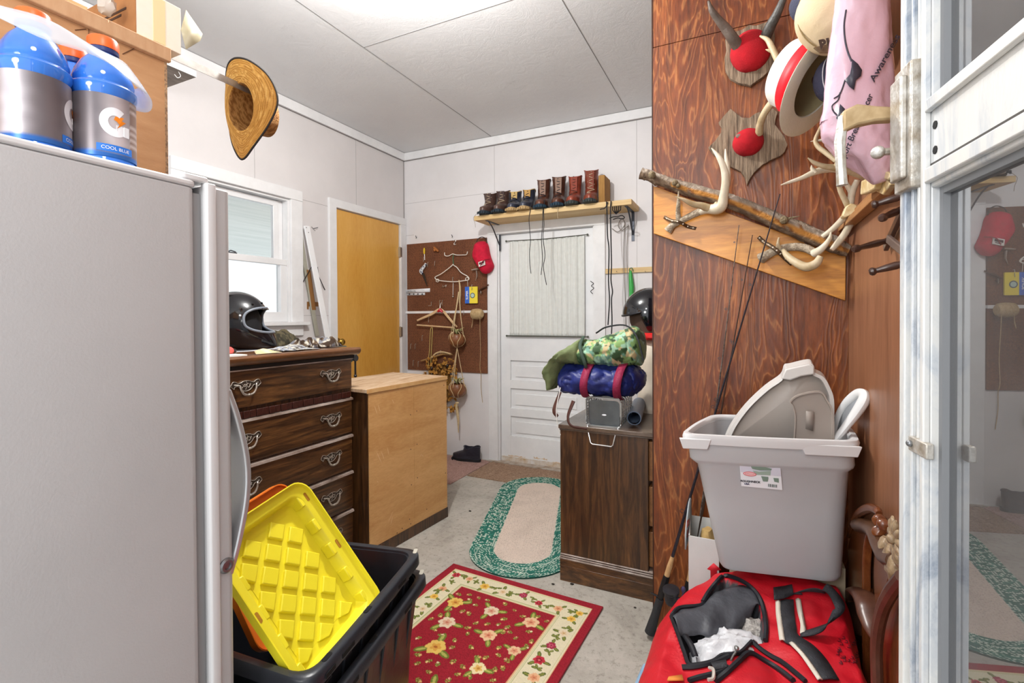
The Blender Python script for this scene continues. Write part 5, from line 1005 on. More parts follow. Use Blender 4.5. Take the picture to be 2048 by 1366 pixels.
# ------------------------------------------------------------------ small dresser by the partition
D2 = thing('low_dresser', 'low dark oak dresser beside the brown plywood partition, its side turned to the room', 'dresser', (-0.59, 2.55, 0))
xa, xb_, ya, yb_ = -0.802, -0.392, 2.175, 2.95
m = MB(); m.box((xa, ya, 0.0), (xb_, yb_, 0.715)); m.build('carcass', dv_m, D2, world=True, bev=0.002)
m = MB(); m.box((xa-0.006, ya-0.010, 0.722), (xb_+0.030, yb_, 0.742)); m.box((xa-0.002, ya-0.005, 0.714), (xb_+0.022, yb_, 0.722)); m.build('top', wood('low_top_oak', ['#3b2a1e', '#5c4a3c', '#75655a'], (1, 0.5, 1), ring=4, rough=0.28, coat=0.5, bmp=0.03), D2, world=True, bev=0.003)
for z0, z1, d in ((0.105, 0.112, 0.013), (0.115, 0.120, 0.010), (0.124, 0.129, 0.008), (0.0, 0.104, 0.008), (0.072, 0.0745, 0.0095)):
    m = MB(); m.box((xa-0.001, ya-d, z0), (xb_+0.020+d, ya, z1)); m.box((xb_, ya, z0), (xb_+0.020+d, yb_, z1)); m.build('base_moulding', edge_m if z0 > 0.10 else dw_m, D2, world=True, bev=0.002)
for z0, z1 in ((0.145, 0.30), (0.325, 0.50), (0.525, 0.70)):
    m = MB(); m.box((xb_, ya+0.01, z0), (xb_+0.022, yb_-0.02, z1)); m.build('drawer', wood('drawer_front_brown', ['#5b3719', '#7d5027', '#96663a'], (3, 0.5, 3), ring=4, rough=0.35), D2, world=True, bev=0.003)
# wire basket lined with metal
WB = thing('wire_basket', 'grey metal popcorn basket of twisted wire with its handle hanging over the low dresser', 'basket', (-0.62, 2.33, 0.742))
gal = mat('galvanised_sheet', '#777c80', 0.35, 0.75, var='#5f6468', sc=8); wz = mat('zinc_mesh', '#a9abaa', 0.35, 0.8)
b0 = at(1205, 820, 'y', 2.195); bx, bz = b0.x, 0.742
F = Matrix.Translation((bx+0.004, 2.195, bz+0.002)) @ Matrix.Scale(0.93, 4)
def rr4(w, h, y): return [(x, y, z) for x, z in rrect(w, h, 0.02, 3, 0, h/2)]
m = MB(F); m.loft([rr4(0.155, 0.128, 0.016), rr4(0.150, 0.124, 0.018), rr4(0.15, 0.124, 0.02)]); m.build('end_plate', gal, WB, world=True)
m = MB(F); m.loft([rr4(0.175, 0.140, 0.0), rr4(0.165, 0.132, 0.26)], False, False); m.build('basket_wall', mat('mesh_wall', '#6f7273', 0.5, 0.6, alpha=0.55), WB, world=True)
for k in range(7):
    y = 0.001+k*0.043; MB(F).tube(rr4(0.176-0.0015*k, 0.141-0.0015*k, y), 0.0022 if k else 0.0045, 5, closed=True).build('basket_hoop', wz, WB, world=True)
m = MB(F)
for i, (x, z) in enumerate(rrect(0.175, 0.155, 0.02, 3, 0, 0.0775)[::1]): pass
bpts = rrect(0.176, 0.141, 0.02, 8, 0, 0.071); m.tube([(x, 0.0+0.004*sin(i*1.6), z+0.003*cos(i*2.1)) for i, (x, z) in enumerate(cr(bpts, 3, True))], 0.0028, 5, closed=True); m.build('twisted_rim', wz, WB, world=True)
m = MB(F); m.tube([(-0.080, -0.006, 0.004), (-0.070, -0.024, -0.028), (-0.058, -0.026, -0.078), (-0.050, -0.026, -0.086), (0.045, -0.026, -0.088), (0.054, -0.026, -0.080), (0.066, -0.024, -0.028), (0.076, -0.006, 0.004)], 0.0030, 8); m.build('bail_handle', mat('bright_wire', '#dfe1e2', 0.25, 0.6), WB, world=True)
m = MB(F); m.ball((0, 0.014, 0.055), (0.012, 0.003, 0.005), 6); m.build('plate_stud', mat('label_white', '#fff'), WB, world=True)
for v in (-1, 1):
    for k in range(8): MB(F).tube([(v*0.088, 0.002, 0.02+k*0.015), (v*0.083, 0.258, 0.02+k*0.0135)], 0.0013, 4).build('side_wire', wz, WB, world=True)
# blue tube and dark case
o = thing('blue_grey_tube', 'open-ended blue-grey tube lying on the low dresser right of the wire basket', 'tube', at(1268, 825, 'y', 2.33))
p = at(1268, 823, 'y', 2.30); p.z = 0.743+0.030; FM = frame(p, (-0.12, 1, 0.06), z=(0, 0, 1)) @ Matrix.Rotation(pi/2, 4, 'Y')
m = MB(FM); m.lathe([(0.029, 0), (0.033, 0.0), (0.034, 0.01), (0.033, 0.30), (0.028, 0.30), (0.027, 0.02)], 24, cap=False, sy=1); m.build('tube_wall', mat('blue_grey_plastic', '#6d7d96', 0.35), o, world=True)
m = MB(FM); m.lathe([(0.001, 0.2), (0.028, 0.2), (0.028, 0.21), (0.001, 0.21)], 20); m.build('tube_inside', mat('black_inside', '#0b0c10', 0.8), o, world=True)
# navy duffel with red straps
def sack(name, label, cat, m_, rings, parent=None, amp=0.012, sc=11, crease=0.006, seed=1, nseg=36, n=6, **kw):
    R2 = [tuple(Vector(v) for v in r) for r in rings]; flat = [tuple(list(a)+list(b)+list(c)) for a, b, c in R2]; fin = []
    for q in cr(flat, n): fin.append((q[0:3], q[3:6], q[6:9]))
    o = thing(name, label, cat, (R2[0][0]+R2[-1][0])/2) if parent is None else parent
    mb = MB(); blob(mb, fin, nseg, amp, sc, seed, crease, sc*1.6); return o, mb, fin
navy = mat('navy_nylon', '#27327a', 0.42, var='#1d2763', sc=14, bmp=0.2, bsc=40)
def ring_at(px, py, y, rz_, ry_, tilt=0.0):
    y -= 0.13; c = at(px, py, 'y', y); return (c, (0.25*ry_*tilt, ry_, 0), (0, 0, rz_))
nr = [ring_at(1124, 785, 2.40, 0.04, 0.04), ring_at(1130, 775, 2.40, 0.070, 0.10), ring_at(1155, 771, 2.41, 0.076, 0.13), ring_at(1200, 768, 2.42, 0.078, 0.14), ring_at(1245, 768, 2.43, 0.078, 0.13), ring_at(1272, 772, 2.45, 0.068, 0.11), ring_at(1290, 776, 2.47, 0.03, 0.04)]
for i, r_ in enumerate(nr): r_[0].z = 0.742+0.134+0.075+(0.0 if i else -0.01)
o, m, fin = sack('navy_duffel_bag', 'navy blue duffel bag with two dark red straps lying across the wire basket', 'bag', navy, nr, amp=0.020, sc=15, crease=0.012, nseg=60, n=12)
m.build('bag_body', navy, o, world=True, smooth=70)
redst = mat('crimson_webbing', '#8e1f45', 0.6, bmp=0.3, bsc=200)
for px, w_ in ((1186, 0.5), (1249, 0.5)):
    c = at(px, 768, 'y', 2.29); c.z = nr[2][0].z; m = MB()
    m.loft([[(c.x+dx_+0.012*sin(a), c.y-0.145*cos(a), c.z+0.086*sin(a)) for a in np.linspace(-1.3, 2.2, 26)] for dx_ in (-0.018, 0.018)], closed=False); m.build('red_strap', redst, o, world=True, solid=0.006, off=1)
m = MB(); c = Vector(nr[0][0]); m.tube(cr([c+Vector((0.02, -0.08, -0.05)), c+Vector((0.0, -0.11, -0.13)), c+Vector((0.02, -0.12, -0.16))], 5), [0.012, 0.014, 0.012], 8, flat=0.4); m.tube(cr([c+Vector((0.10, -0.12, -0.08)), c+Vector((0.08, -0.14, -0.15)), c+Vector((0.10, -0.15, -0.19)), c+Vector((0.17, -0.14, -0.20))], 5), [0.014, 0.010, 0.008, 0.008], 8, flat=0.5); m.build('leather_tab', mat('brown_leather_tab', '#4b2a22', 0.5), o, world=True)
m = MB(); m.tube(cr([c+Vector((0.04, -0.13, -0.02)), c+Vector((0.03, -0.16, -0.12)), c+Vector((0.04, -0.165, -0.20)), c+Vector((0.05, -0.16, -0.235))], 5), 0.002, 5); m.build('white_drawstring', mat('white_cord2', '#e4e4e0', 0.7), o, world=True)
# camouflage bag and olive flap on top
nz = nr[2][0].z+0.082
cg = [ring_at(1160, 720, 2.42, 0.05, 0.07), ring_at(1172, 716, 2.42, 0.058, 0.12), ring_at(1205, 707, 2.42, 0.070, 0.13), ring_at(1240, 695, 2.43, 0.085, 0.13), ring_at(1268, 690, 2.45, 0.094, 0.12), ring_at(1284, 692, 2.47, 0.080, 0.10), ring_at(1290, 700, 2.49, 0.03, 0.04)]
for r_, zz in zip(cg, (0.012, 0.026, 0.038, 0.052, 0.064, 0.058, 0.052)): r_[0].z = nz+zz+0.012
o, m, fin = sack('camouflage_bag', 'green camouflage stuff bag lying on top of the navy duffel', 'bag', navy, cg, amp=0.014, sc=13, crease=0.006, seed=4, nseg=90, n=22)
gc = camo(['#3f5a3c', '#86a96a', '#c9b68a', '#6d9a86', '#9cc4a8'], 1.0, 2.2)
m.hascol = True; m.c = [gc(p.x*24, p.z*34+p.y*14) for p in m.v]; m.build('bag_body', vcol('camouflage_nylon', 0.5, bmp=0.1, bsc=60), o, world=True, smooth=70)
c = Vector(cg[1][0]); MB().tube(cr([c+Vector((0.0, -0.04, 0.085)), c+Vector((0.01, -0.125, 0.04)), c+Vector((0.035, -0.13, -0.035)), c+Vector((0.03, -0.09, -0.07))], 6), 0.008, 8, flat=0.5).build('dark_green_strap', mat('dark_green_web', '#3a4f42', 0.7), o, world=True)
c = Vector(cg[3][0]); MB().tube(cr([c+Vector((-0.11, -0.02, 0.075)), c+Vector((-0.05, -0.05, 0.105)), c+Vector((0.04, -0.05, 0.112)), c+Vector((0.10, -0.10, 0.06)), c+Vector((0.13, -0.11, -0.04))], 6), 0.004, 6).build('black_piping', mat('black_piping', '#23262a', 0.7), o, world=True)
ol = mat('olive_cotton', '#7d8a60', 0.75, var='#66744c', sc=9, bmp=0.2, bsc=120)

jr = [(at(1172, 712, 'y', 2.27), (0.02, 0.11, 0), (0, 0, 0.062)), (at(1150, 712, 'y', 2.25), (0.02, 0.12, 0), (0.02, 0, 0.055)), (at(1128, 718, 'y', 2.23), (0.02, 0.12, 0), (0.04, 0, 0.045)), (at(1112, 735, 'y', 2.23), (0.01, 0.10, 0), (0.05, 0, 0.03)), (at(1107, 760, 'y', 2.23), (0, 0.08, 0), (0.035, 0, 0.012)), (at(1104, 778, 'y', 2.23), (0, 0.05, 0), (0.018, 0, 0.004))]
for i, q in enumerate(jr[:3]): q[0].z = nz+(0.050, 0.044, 0.028)[i]
o, m, fin = sack('olive_jacket', 'olive green cotton jacket end draped over the left end of the navy duffel', 'jacket', ol, jr, amp=0.016, sc=20, crease=0.010, seed=9)
m.build('jacket_folds', ol, o, world=True, smooth=70)
# white sack, red cloth and helmet
o = thing('white_sack', 'tall cream plastic sack standing between the bags and the partition', 'sack', (-0.45, 2.72, 0.743))
rs = [((-0.46, 2.70, 0.743), (0.075, 0, 0), (0, 0.11, 0)), ((-0.46, 2.71, 0.79), (0.088, 0, 0), (0, 0.12, 0)), ((-0.455, 2.72, 0.95), (0.085, 0, 0), (0, 0.12, 0)), ((-0.45, 2.72, 1.08), (0.075, 0, 0), (0, 0.10, 0)), ((-0.45, 2.72, 1.125), (0.05, 0, 0), (0, 0.07, 0))]
m = MB(); q = [tuple(list(a)+list(b)+list(c)) for a, b, c in rs]; blob(m, [(z[0:3], z[3:6], z[6:9]) for z in cr(q, 6)], 30, 0.012, 12, 3, 0.006, 22); m.build('sack_body', mat('cream_plastic', '#e7dccb', 0.4, var='#d9cbb6', sc=8), o, world=True, smooth=70)
o = thing('red_cloth', 'bright red cloth tucked under the right-hand black helmet', 'cloth', (-0.45, 2.70, 1.13)); m = MB(); blob(m, [((-0.45, 2.68, 1.127+0.012*k), (0.085*s_, 0, 0), (0, 0.09*s_, 0)) for k, s_ in enumerate((0.9, 1.0, 0.95, 0.7))], 26, 0.01, 20, 5, 0.004, 30); m.build('cloth_fold', mat('bright_red_cloth', '#d3201f', 0.7, bmp=0.2, bsc=80), o, world=True)
H2 = thing('open_face_helmet', 'glossy black open face helmet on top of the pile beside the partition', 'helmet', (0, 0, 0), rot=(0.0, R(14), R(205)))
hc2 = at(1300, 628, 'y', 2.74); H2.location = hc2
def sp2(a, b):
    p = Vector((0.150*cos(b)*cos(a), 0.128*cos(b)*sin(a), 0.145*sin(b)))
    if b < 0: p.z *= 1.0; p.x += 0.02*sin(b)
    return p
m = MB(); na, nb = 80, 50; b0_, b1_ = -0.95, pi/2-0.001
vs = [sp2(-pi+2*pi*i/na, b0_+(b1_-b0_)*j/nb) for j in range(nb+1) for i in range(na)]; fs = []
for j in range(nb):
    for i in range(na):
        a = -pi+2*pi*(i+.5)/na; b = b0_+(b1_-b0_)*(j+.5)/nb
        if not (abs(a) < 1.05 and b < 0.18) and not (abs(a) < 1.7 and b < -0.62): fs.append((j*na+i, j*na+(i+1) % na, (j+1)*na+(i+1) % na, (j+1)*na+i))
m.add(vs, fs); m.build('shell', black_g, H2, solid=0.012, off=-1, smooth=60)
m = MB(); m.tube([sp2(t, 0.19) for t in np.linspace(-1.05, 1.05, 20)], 0.006, 8); m.build('brow_trim', mat('black_trim', '#1a1b20', 0.4), H2)
m = MB(); m.lathe([(0.106, -0.10), (0.116, -0.02), (0.105, 0.06), (0.07, 0.11), (0.01, 0.128)], 22, sy=0.9, cap=False); m.build('lining', mat('tan_lining', '#4d3b30', 0.8), H2)
# ------------------------------------------------------------------ on the partition
YF = YP-0.001
bw_m = wood('amber_pine_board', ['#9c5f22', '#c17f32', '#d8963f', '#e2aa55'], (0.45, 1, 5), ring=2.2, dist=2.2, rough=0.4, rot=(0, R(-19), 0), fine=28, bmp=0.04, coat=0.2, lo=0.28, hi=0.72)
cs_ = [at(1307.5, 371.7, 'y', YP-0.02), at(1307.5, 467, 'y', YP-0.02), at(1691, 601.5, 'y', YP-0.02), at(1692, 512, 'y', YP-0.02)]
SB = thing('sloping_pine_board', 'amber pine board fixed at a slope across the brown partition', 'board', (cs_[0]+cs_[2])/2)
m = MB(); m.prism([(p.x, p.z) for p in cs_], -(YP-0.002), -(YP-0.02), Matrix(((1, 0, 0, 0), (0, 0, -1, 0), (0, 1, 0, 0), (0, 0, 0, 1)))); m.build('board_face', bw_m, SB, world=True, bev=0.002)
ant = mat('antler_bone', '#cfc0a2', 0.45, var='#a8936d', sc=16, bmp=0.15, bsc=60); antp = mat('pale_antler', '#e3dccb', 0.4, var='#c9bda4', sc=14, bmp=0.08, bsc=60); antd = mat('rough_antler', '#8a7a66', 0.7, var='#bfb19b', sc=60, bmp=0.7, bsc=160); antb = mat('grey_brown_antler', '#4e443c', 0.5, var='#6d625a', sc=20, bmp=0.3, bsc=90)
def ap(px, py, off): return at(px, py, 'y', YP-off)
def tine(name, m_, pts, rad, parent, n=10, mul=1.0):
    P = cr([tuple(ap(*p))+(r*mul,) for p, r in zip(pts, rad)], 5); MBx = MB(); MBx.tube([q[:3] for q in P], [q[3] for q in P], n); return MBx.build(name, m_, parent, world=True, smooth=70)
def strap_(pts, w, parent, dots=6):
    m = MB(); a, b = Vector(ap(*pts[0])), Vector(ap(*pts[-1])); P = [Vector(tuple(q)) for q in cr([tuple(ap(*p)) for p in pts], 5)]
    d = (b-a).normalized(); up = d.cross(Vector((0, 1, 0))).normalized()*w/2
    m.loft([[p+up for p in P], [p-up for p in P]], closed=False); o = m.build('metal_strap', mat('bronze_strap', '#7b6852', 0.4, 0.6, var='#574636', sc=40), parent, world=True, solid=0.0015)
    for k in range(dots):
        q = P[int((k+0.5)/dots*len(P))]; s_ = MB(); s_.ball(q+Vector((0, -0.002, 0)), (0.003, 0.001, 0.003), 5); s_.build('strap_hole', mat('strap_hole', '#e0d5c2', 0.5), o, world=True)
AL = thing('antler', 'pale antler strapped to the left end of the sloping pine board', 'antler', ap(1380, 440, 0.04))
tine('burr_beam', antd, [(1336, 462, .03), (1345, 451, .035), (1360, 443, .04), (1385, 430, .045), (1405, 421, .05)], [.017, .013, .012, .013, .014], AL)
tine('main_beam', antp, [(1400, 424, .05), (1415, 419, .06), (1432, 418, .07), (1443, 412, .08), (1447, 395, .09), (1451, 365, .11), (1448, 338, .12), (1438, 315, .13), (1423, 296, .13)], [.012, .016, .020, .020, .0165, .014, .012, .009, .002], AL)
tine('tine', antp, [(1450, 385, .09), (1455, 365, .09), (1456, 340, .09), (1452, 315, .09), (1451, 298, .09)], [.010, .010, .008, .006, .002], AL)
tine('tine', ant, [(1425, 420, .06), (1405, 412, .08), (1385, 408, .10), (1366, 399, .12), (1350, 393, .13)], [.016, .013, .010, .006, .001], AL)
tine('tine', antd, [(1358, 443, .04), (1356, 425, .05), (1357, 405, .07), (1357, 382, .08)], [.011, .009, .007, .0015], AL)
tine('tine', ant, [(1432, 410, .06), (1434, 402, .06), (1434, 397, .06)], [.010, .005, .001], AL)
strap_([(1328, 434, .022), (1342, 441, .045), (1355, 443, .06), (1366, 448, .045), (1378, 454, .022), (1392, 457, .022)], 0.012, AL)
AR = thing('antler', 'curved grey-brown antler strapped to the right end of the sloping pine board', 'antler', ap(1600, 500, 0.04))
tine('burr_beam', antd, [(1522, 517, .03), (1532, 511, .04), (1548, 503, .045), (1565, 497, .05), (1590, 494, .06), (1612, 497, .07), (1628, 505, .08)], [.020, .016, .015, .014, .014, .014, .013], AR)
tine('lower_tine', ant, [(1566, 500, .06), (1575, 512, .08), (1590, 524, .10), (1612, 534, .12), (1632, 527, .13), (1641, 513, .13)], [.007, .011, .013, .015, .014, .010], AR)
tine('main_beam', antp, [(1628, 507, .09), (1640, 500, .11), (1652, 488, .12), (1660, 475, .12), (1662, 463, .12)], [.014, .012, .009, .006, .0015], AR)
tine('tine', ant, [(1560, 498, .05), (1556, 488, .07), (1558, 475, .08)], [.010, .006, .003], AR)
strap_([(1517, 474, .022), (1528, 484, .04), (1543, 493, .065), (1556, 503, .065), (1568, 515, .04), (1584, 529, .022)], 0.013, AR, 8)
# weathered branch
LG = thing('weathered_branch', 'long weathered grey branch with split bark mounted along the top of the sloping board', 'branch', ap(1490, 410, 0.05))
lp = cr([tuple(ap(px, py, .055))+(r,) for px, py, r in ((1282, 347, .022), (1300, 352, .021), (1330, 364, .022), (1380, 380, .024), (1440, 396, .025), (1500, 418, .026), (1560, 445, .027), (1620, 470, .028), (1665, 488, .028), (1697, 502, .020))], 8)
m = MB(); rings = []; 
for i, q in enumerate(lp):
    c = Vector(q[:3]); g = []
    for j in range(18):
        a = 2*pi*j/18; k = 1+0.22*mnoise.noise(Vector((i*0.22, cos(a)*2, sin(a)*2)))+0.10*mnoise.noise(Vector((i*0.9, cos(a)*6, sin(a)*6))); g.append(c+Vector((0.35*sin(a), 0.75*cos(a), 0.94*sin(a)))*q[3]*k)
    rings.append(g)
m.loft(rings, cols=None); m.hascol = True
def barkc(i, j):
    a = 2*pi*j/18; t = i/len(lp)
    s_ = sin(a); n_ = mnoise.noise(Vector((i*0.35, s_*3, 0)))
    if s_ > 0.25+0.2*n_: c = '#8a7d6e' if n_ < 0.1 else '#a3978a'
    elif t > 0.25 and s_ > -0.45+0.3*n_: c = '#b07a3a' if n_ < 0.15 else '#7d4d22'
    else: c = '#5c4a3b' if n_ < 0 else '#75624f'
    return lin(c)
m.c = [barkc(i, j) for i in range(len(lp)) for j in range(18)]; m.build('branch_body', vcol('split_bark', 0.8, bmp=0.8, bsc=70), LG, world=True, smooth=70)
for px, py, r in ((1304, 350, .014), (1350, 366, .012), (1356, 371, .009), (1568, 440, .014)): MB().ball(ap(px, py, .085), r, 7).build('knot', mat('knot_bark', '#8b7c60', 0.85, var='#5e503a', sc=80, bmp=0.8, bsc=120), LG, world=True)
m = MB(); m.tube(cr([ap(1570, 440, .08), ap(1582, 436, .09), ap(1600, 432, .10)], 4), [.007, .004, .001], 6); m.build('twig', mat('knot_bark', '#8b7c60'), LG, world=True)
m = MB(); m.tube([ap(1311+5*cos(a), 367+6*sin(a), .03) for a in np.linspace(0, 2*pi, 14, endpoint=False)], .0018, 5, closed=True); tag(m.build('wire_ring', MATS['white_wire'], None), 'tiny white wire loop hanging at the left end of the sloping board', 'ring')
# plaques
def grooved(name, c1, c2, c3):
    m, nt, b = nodes(name); v = coords(nt, (9, 9, 0.55))
    n = N(nt, 'ShaderNodeTexNoise', Scale=14.0, Detail=5.0, Roughness=0.7, Distortion=0.5); nt.links.new(v, n.inputs['Vector'])
    nt.links.new(ramp(nt, n.outputs[0], [(0.32, c1), (0.5, c2), (0.68, c3)]), b.inputs['Base Color']); b.inputs['Roughness'].default_value = 0.85
    bump(nt, b, n.outputs[0], 0.9, 0.01); return m
barn = grooved('barn_wood', '#3f3327', '#85725e', '#a5917a')
velvet = mat('red_velvet', '#b4101f', 0.95, var='#930b18', sc=16, bmp=0.3, bsc=350)
def plaque(label, zp, ctr, ofs=0.024):
    o = thing('antler_plaque', label, 'plaque', ap(*ctr, 0.02)); P = [ap(1290+x/3.415, y/3.415, 0.02) for x, y in zp]
    m = MB(); m.prism([(p.x, p.z) for p in P], -(YP-0.002), -(YP-0.022), Matrix(((1, 0, 0, 0), (0, 0, -1, 0), (0, 1, 0, 0), (0, 0, 0, 1)))); m.build('shield_board', barn, o, world=True, bev=0.0015); return o
s1p = [(q[0], q[1]) for q in [(548, 272), (596, 222), (660, 205), (710, 172), (760, 176), (832, 150), (845, 172), (880, 190), (888, 250), (880, 330), (893, 400), (868, 465), (800, 530), (738, 572), (722, 587), (700, 578), (640, 568), (580, 535), (548, 478), (543, 400), (556, 345)]]
PQ1 = plaque('dark barnwood shield with red velvet and two dark grey horns, upper plaque', s1p, (1500, 100))
def mount(parent, px, py, rx, ry, rim=0.035):
    c = ap(px, py, 0.024); m = MB(); m.ball(c, (rx, rim, ry), 12); m.build('velvet_mount', velvet, parent, world=True, smooth=80)
mount(PQ1, 1501, 103, 0.068, 0.075, 0.05)
tine('horn', antb, [(1476, 92, .05), (1463, 73, .08), (1450, 55, .10), (1438, 41, .12), (1424, 22, .14), (1417, 2, .15)], [.020, .018, .016, .013, .010, .004], PQ1)
tine('horn', mat('grey_horn', '#6a6d6c', 0.45, var='#3d3833', sc=14, bmp=0.3, bsc=80), [(1532, 72, .05), (1542, 50, .08), (1553, 30, .10), (1566, 0, .12), (1580, -30, .13)], [.020, .018, .015, .011, .004], PQ1)
s2p = [(585, 743), (625, 775), (662, 803), (712, 806), (755, 775), (800, 760), (850, 745), (880, 742), (908, 768), (893, 812), (888, 850), (915, 885), (950, 930), (973, 988), (955, 1035), (925, 1065), (870, 1088), (800, 1128), (745, 1180), (715, 1225), (697, 1264), (682, 1210), (655, 1172), (610, 1150), (560, 1125), (505, 1085), (462, 1050), (432, 1008), (480, 962), (520, 905), (522, 870), (502, 838), (545, 785)]
PQ2 = plaque('brown barnwood shield with round red velvet and one ridged antler, lower plaque', s2p, (1495, 290))
mount(PQ2, 1496, 285, 0.052, 0.050, 0.045)
m = MB(); m.ball(ap(1477, 272, .055), (0.010, 0.004, 0.008), 7); m.build('worn_spot', mat('grey_felt', '#7c6a62', 0.9), PQ2, world=True)
tine('antler_stub', ant, [(1518, 268, .05), (1520, 250, .08), (1527, 230, .11), (1542, 207, .14), (1560, 188, .16), (1580, 175, .18)], [.013, .012, .012, .012, .011, .010], PQ2)
tine('tine', ant, [(1545, 195, .15), (1556, 194, .17), (1572, 190, .19)], [.003, .007, .008], PQ2)
XA = thing('forked_antler', 'tan forked antler hanging between the upper plaque and the straw boater', 'antler', ap(1550, 110, 0.1))
tine('main_beam', ant, [(1520, 72, .10), (1535, 80, .11), (1545, 98, .12), (1555, 120, .13), (1563, 140, .14), (1572, 160, .15)], [.003, .008, .010, .010, .008, .006], XA); tine('tine', ant, [(1547, 102, .12), (1540, 101, .12), (1531, 99, .12)], [.008, .006, .001], XA)
# fishing rods
RDm = mat('black_rod_blank', '#1d1c20', 0.3, var='#2d2b35', sc=8, stretch=(1, 1, 8))
def rod(label, base, tip, bow, guides, hand=True, col=None, thin=1.0):
    o = thing('fishing_rod', label, 'fishing rod', base); B = Vector(base); Tp = Vector(tip); mid = (B+Tp)/2+Vector(bow)
    P = [Vector(tuple(q)) for q in cr([tuple(B), tuple(B.lerp(Tp, .28)+Vector(bow)*.6), tuple(mid), tuple(B.lerp(Tp, .75)+Vector(bow)*.7), tuple(Tp)], 12)]
    L = len(P); i0 = int(L*0.13); m = MB(); m.tube(P[i0:], [0.0062*thin, 0.0045*thin, 0.003*thin, 0.0018*thin], 8); m.build('blank', col or RDm, o, world=True)
    if hand:
        m = MB(); m.tube([B, P[0].lerp(P[i0], .3), P[0].lerp(P[i0], .6)], [0.021, 0.016, 0.015], 14); m.build('butt_grip', mat('black_foam', '#2b2c2e', 0.85, bmp=0.3, bsc=200), o, world=True)
        m = MB(); m.tube([P[0].lerp(P[i0], .6), P[0].lerp(P[i0], .75), P[i0]], [0.011, 0.014, 0.012], 12); tr = P[0].lerp(P[i0], .62); m.tube([tr, tr+Vector((-0.035, -0.004, 0.012))], [0.005, 0.003], 6); m.build('reel_seat', mat('black_plastic', '#17171a', 0.35), o, world=True)
        m = MB(); m.tube([P[i0], P[i0+1], P[i0+2]], [0.010, 0.010, 0.007], 12); m.build('cork_grip', mat('cork', '#c6a275', 0.8, var='#b28a5c', sc=60), o, world=True)
        c = P[0].lerp(P[i0], .8)+Vector((0.035, -0.045, 0.0)); m = MB(frame(c, (1, 0, 0), z=(0.3, -0.2, 1))); m.lathe([(0.004, -0.032), (0.022, -0.03), (0.026, -0.01), (0.024, 0.012), (0.030, 0.018), (0.030, 0.026), (0.006, 0.030)], 22); rl2 = m.build('reel_body', mat('reel_grey', '#34343a', 0.3, 0.5), o, world=True)
        m = MB(); m.tube([c, c+Vector((-0.035, 0.045, 0.0))], 0.006, 8); m.tube(cr([c, c+Vector((0.035, -0.01, 0.0)), c+Vector((0.045, -0.02, 0.035))], 4), 0.003, 6); m.ball(c+Vector((0.045, -0.022, 0.045)), (0.008, 0.008, 0.012), 6); m.build('reel_handle', mat('reel_purple', '#4a3d63', 0.35, 0.3), o, world=True)
    for t in guides:
        q = P[int(t*(L-1))]; m = MB(); r_ = 0.007*(1.3-t); m.tube([q+Vector((-0.006-r_+r_*cos(a), 0, r_*sin(a))) for a in np.linspace(0, 2*pi, 12, endpoint=False)], 0.0011, 5, closed=True); m.build('line_guide', MATS['dark_steel'], o, world=True)
    return o
bz_ = at(1300, 1262, 'z', 0.028)
rod('black fishing rod with a foam grip, its butt on the concrete beside the low dresser', (bz_.x, bz_.y, 0.022), ap(1560, 388, 0.085), (0.0, 0.0, 0.0), (0.28, 0.43, 0.57, 0.70, 0.82))
q = at(1350, 1215, 'z', 0.06)
rod('second fishing rod with a gold-banded grip standing behind the white arrow box', (q.x+0.03, 1.945, 0.03), ap(1505, 470, 0.075), (0.004, 0, 0), (0.45, 0.6, 0.75, 0.9), True, mat('brown_rod_blank', '#43332b', 0.3), 0.8)
rod('thinnest fishing rod, silver-banded, leaning on the partition left of the others', ap(1375, 1210, 0.03), ap(1478, 450, 0.075), (0.006, 0, 0), (0.42, 0.55, 0.68, 0.8, 0.97), False, mat('silver_rod_blank', '#8e867f', 0.3, 0.4, var='#443a35', sc=10, stretch=(1, 1, 6)), 0.75)
# ------------------------------------------------------------------ grey storage tote and what carries it
def quadring(cn, z, r, n=7, bow=0.0):
    """rounded quadrilateral through 4 corners (front-left, front-right, back-right, back-left)"""
    A, B, C_, D = [Vector((x, y, 0)) for x, y in cn]; out = []; P = [A, B, C_, D]
    for i in range(4):
        p = P[i]; a = P[i-1]; b = P[(i+1) % 4]; da = (a-p).normalized()*r; db = (b-p).normalized()*r
        for k in range(n+1):
            t = k/n; q = (p+da)*(1-t)**2+p*2*t*(1-t)+(p+db)*t**2; out.append((q.x, q.y, z))
        nx = P[(i+1) % 4]
        for k in range(1, 6):
            q = (p+db).lerp(nx+(p-nx).normalized()*r, k/6); e = (nx-p).normalized(); nrm_ = Vector((e.y, -e.x, 0)); q += nrm_*bow*sin(pi*k/6); out.append((q.x, q.y, z))
    return out
def lerpc(a, b, t): return [(a[i][0]*(1-t)+b[i][0]*t, a[i][1]*(1-t)+b[i][1]*t) for i in range(4)]
def grow(c, d):
    cx = sum(p[0] for p in c)/4; cy = sum(p[1] for p in c)/4; o = []
    for x, y in c:
        l = sqrt((x-cx)**2+(y-cy)**2); o.append((x+(x-cx)/l*d, y+(y-cy)/l*d))
    return o
TT = [(-0.170, 1.530), (0.268, 1.635), (0.272, 1.955), (-0.098, 1.868)]; TBm = [(-0.085, 1.600), (0.252, 1.665), (0.240, 1.925), (-0.050, 1.860)]
TZ0, TZ1 = 0.478, 0.90
tote_m = mat('grey_tote_plastic', '#bcbec1', 0.42, var='#c1c3c6', sc=4, bmp=0.03, bsc=80)
toter_m = mat('pale_tote_rim', '#dadbdd', 0.38)
o = thing('storage_tote', 'large light grey plastic storage tote holding grey lids in front of the brown partition', 'tote', (0.07, 1.75, TZ0))
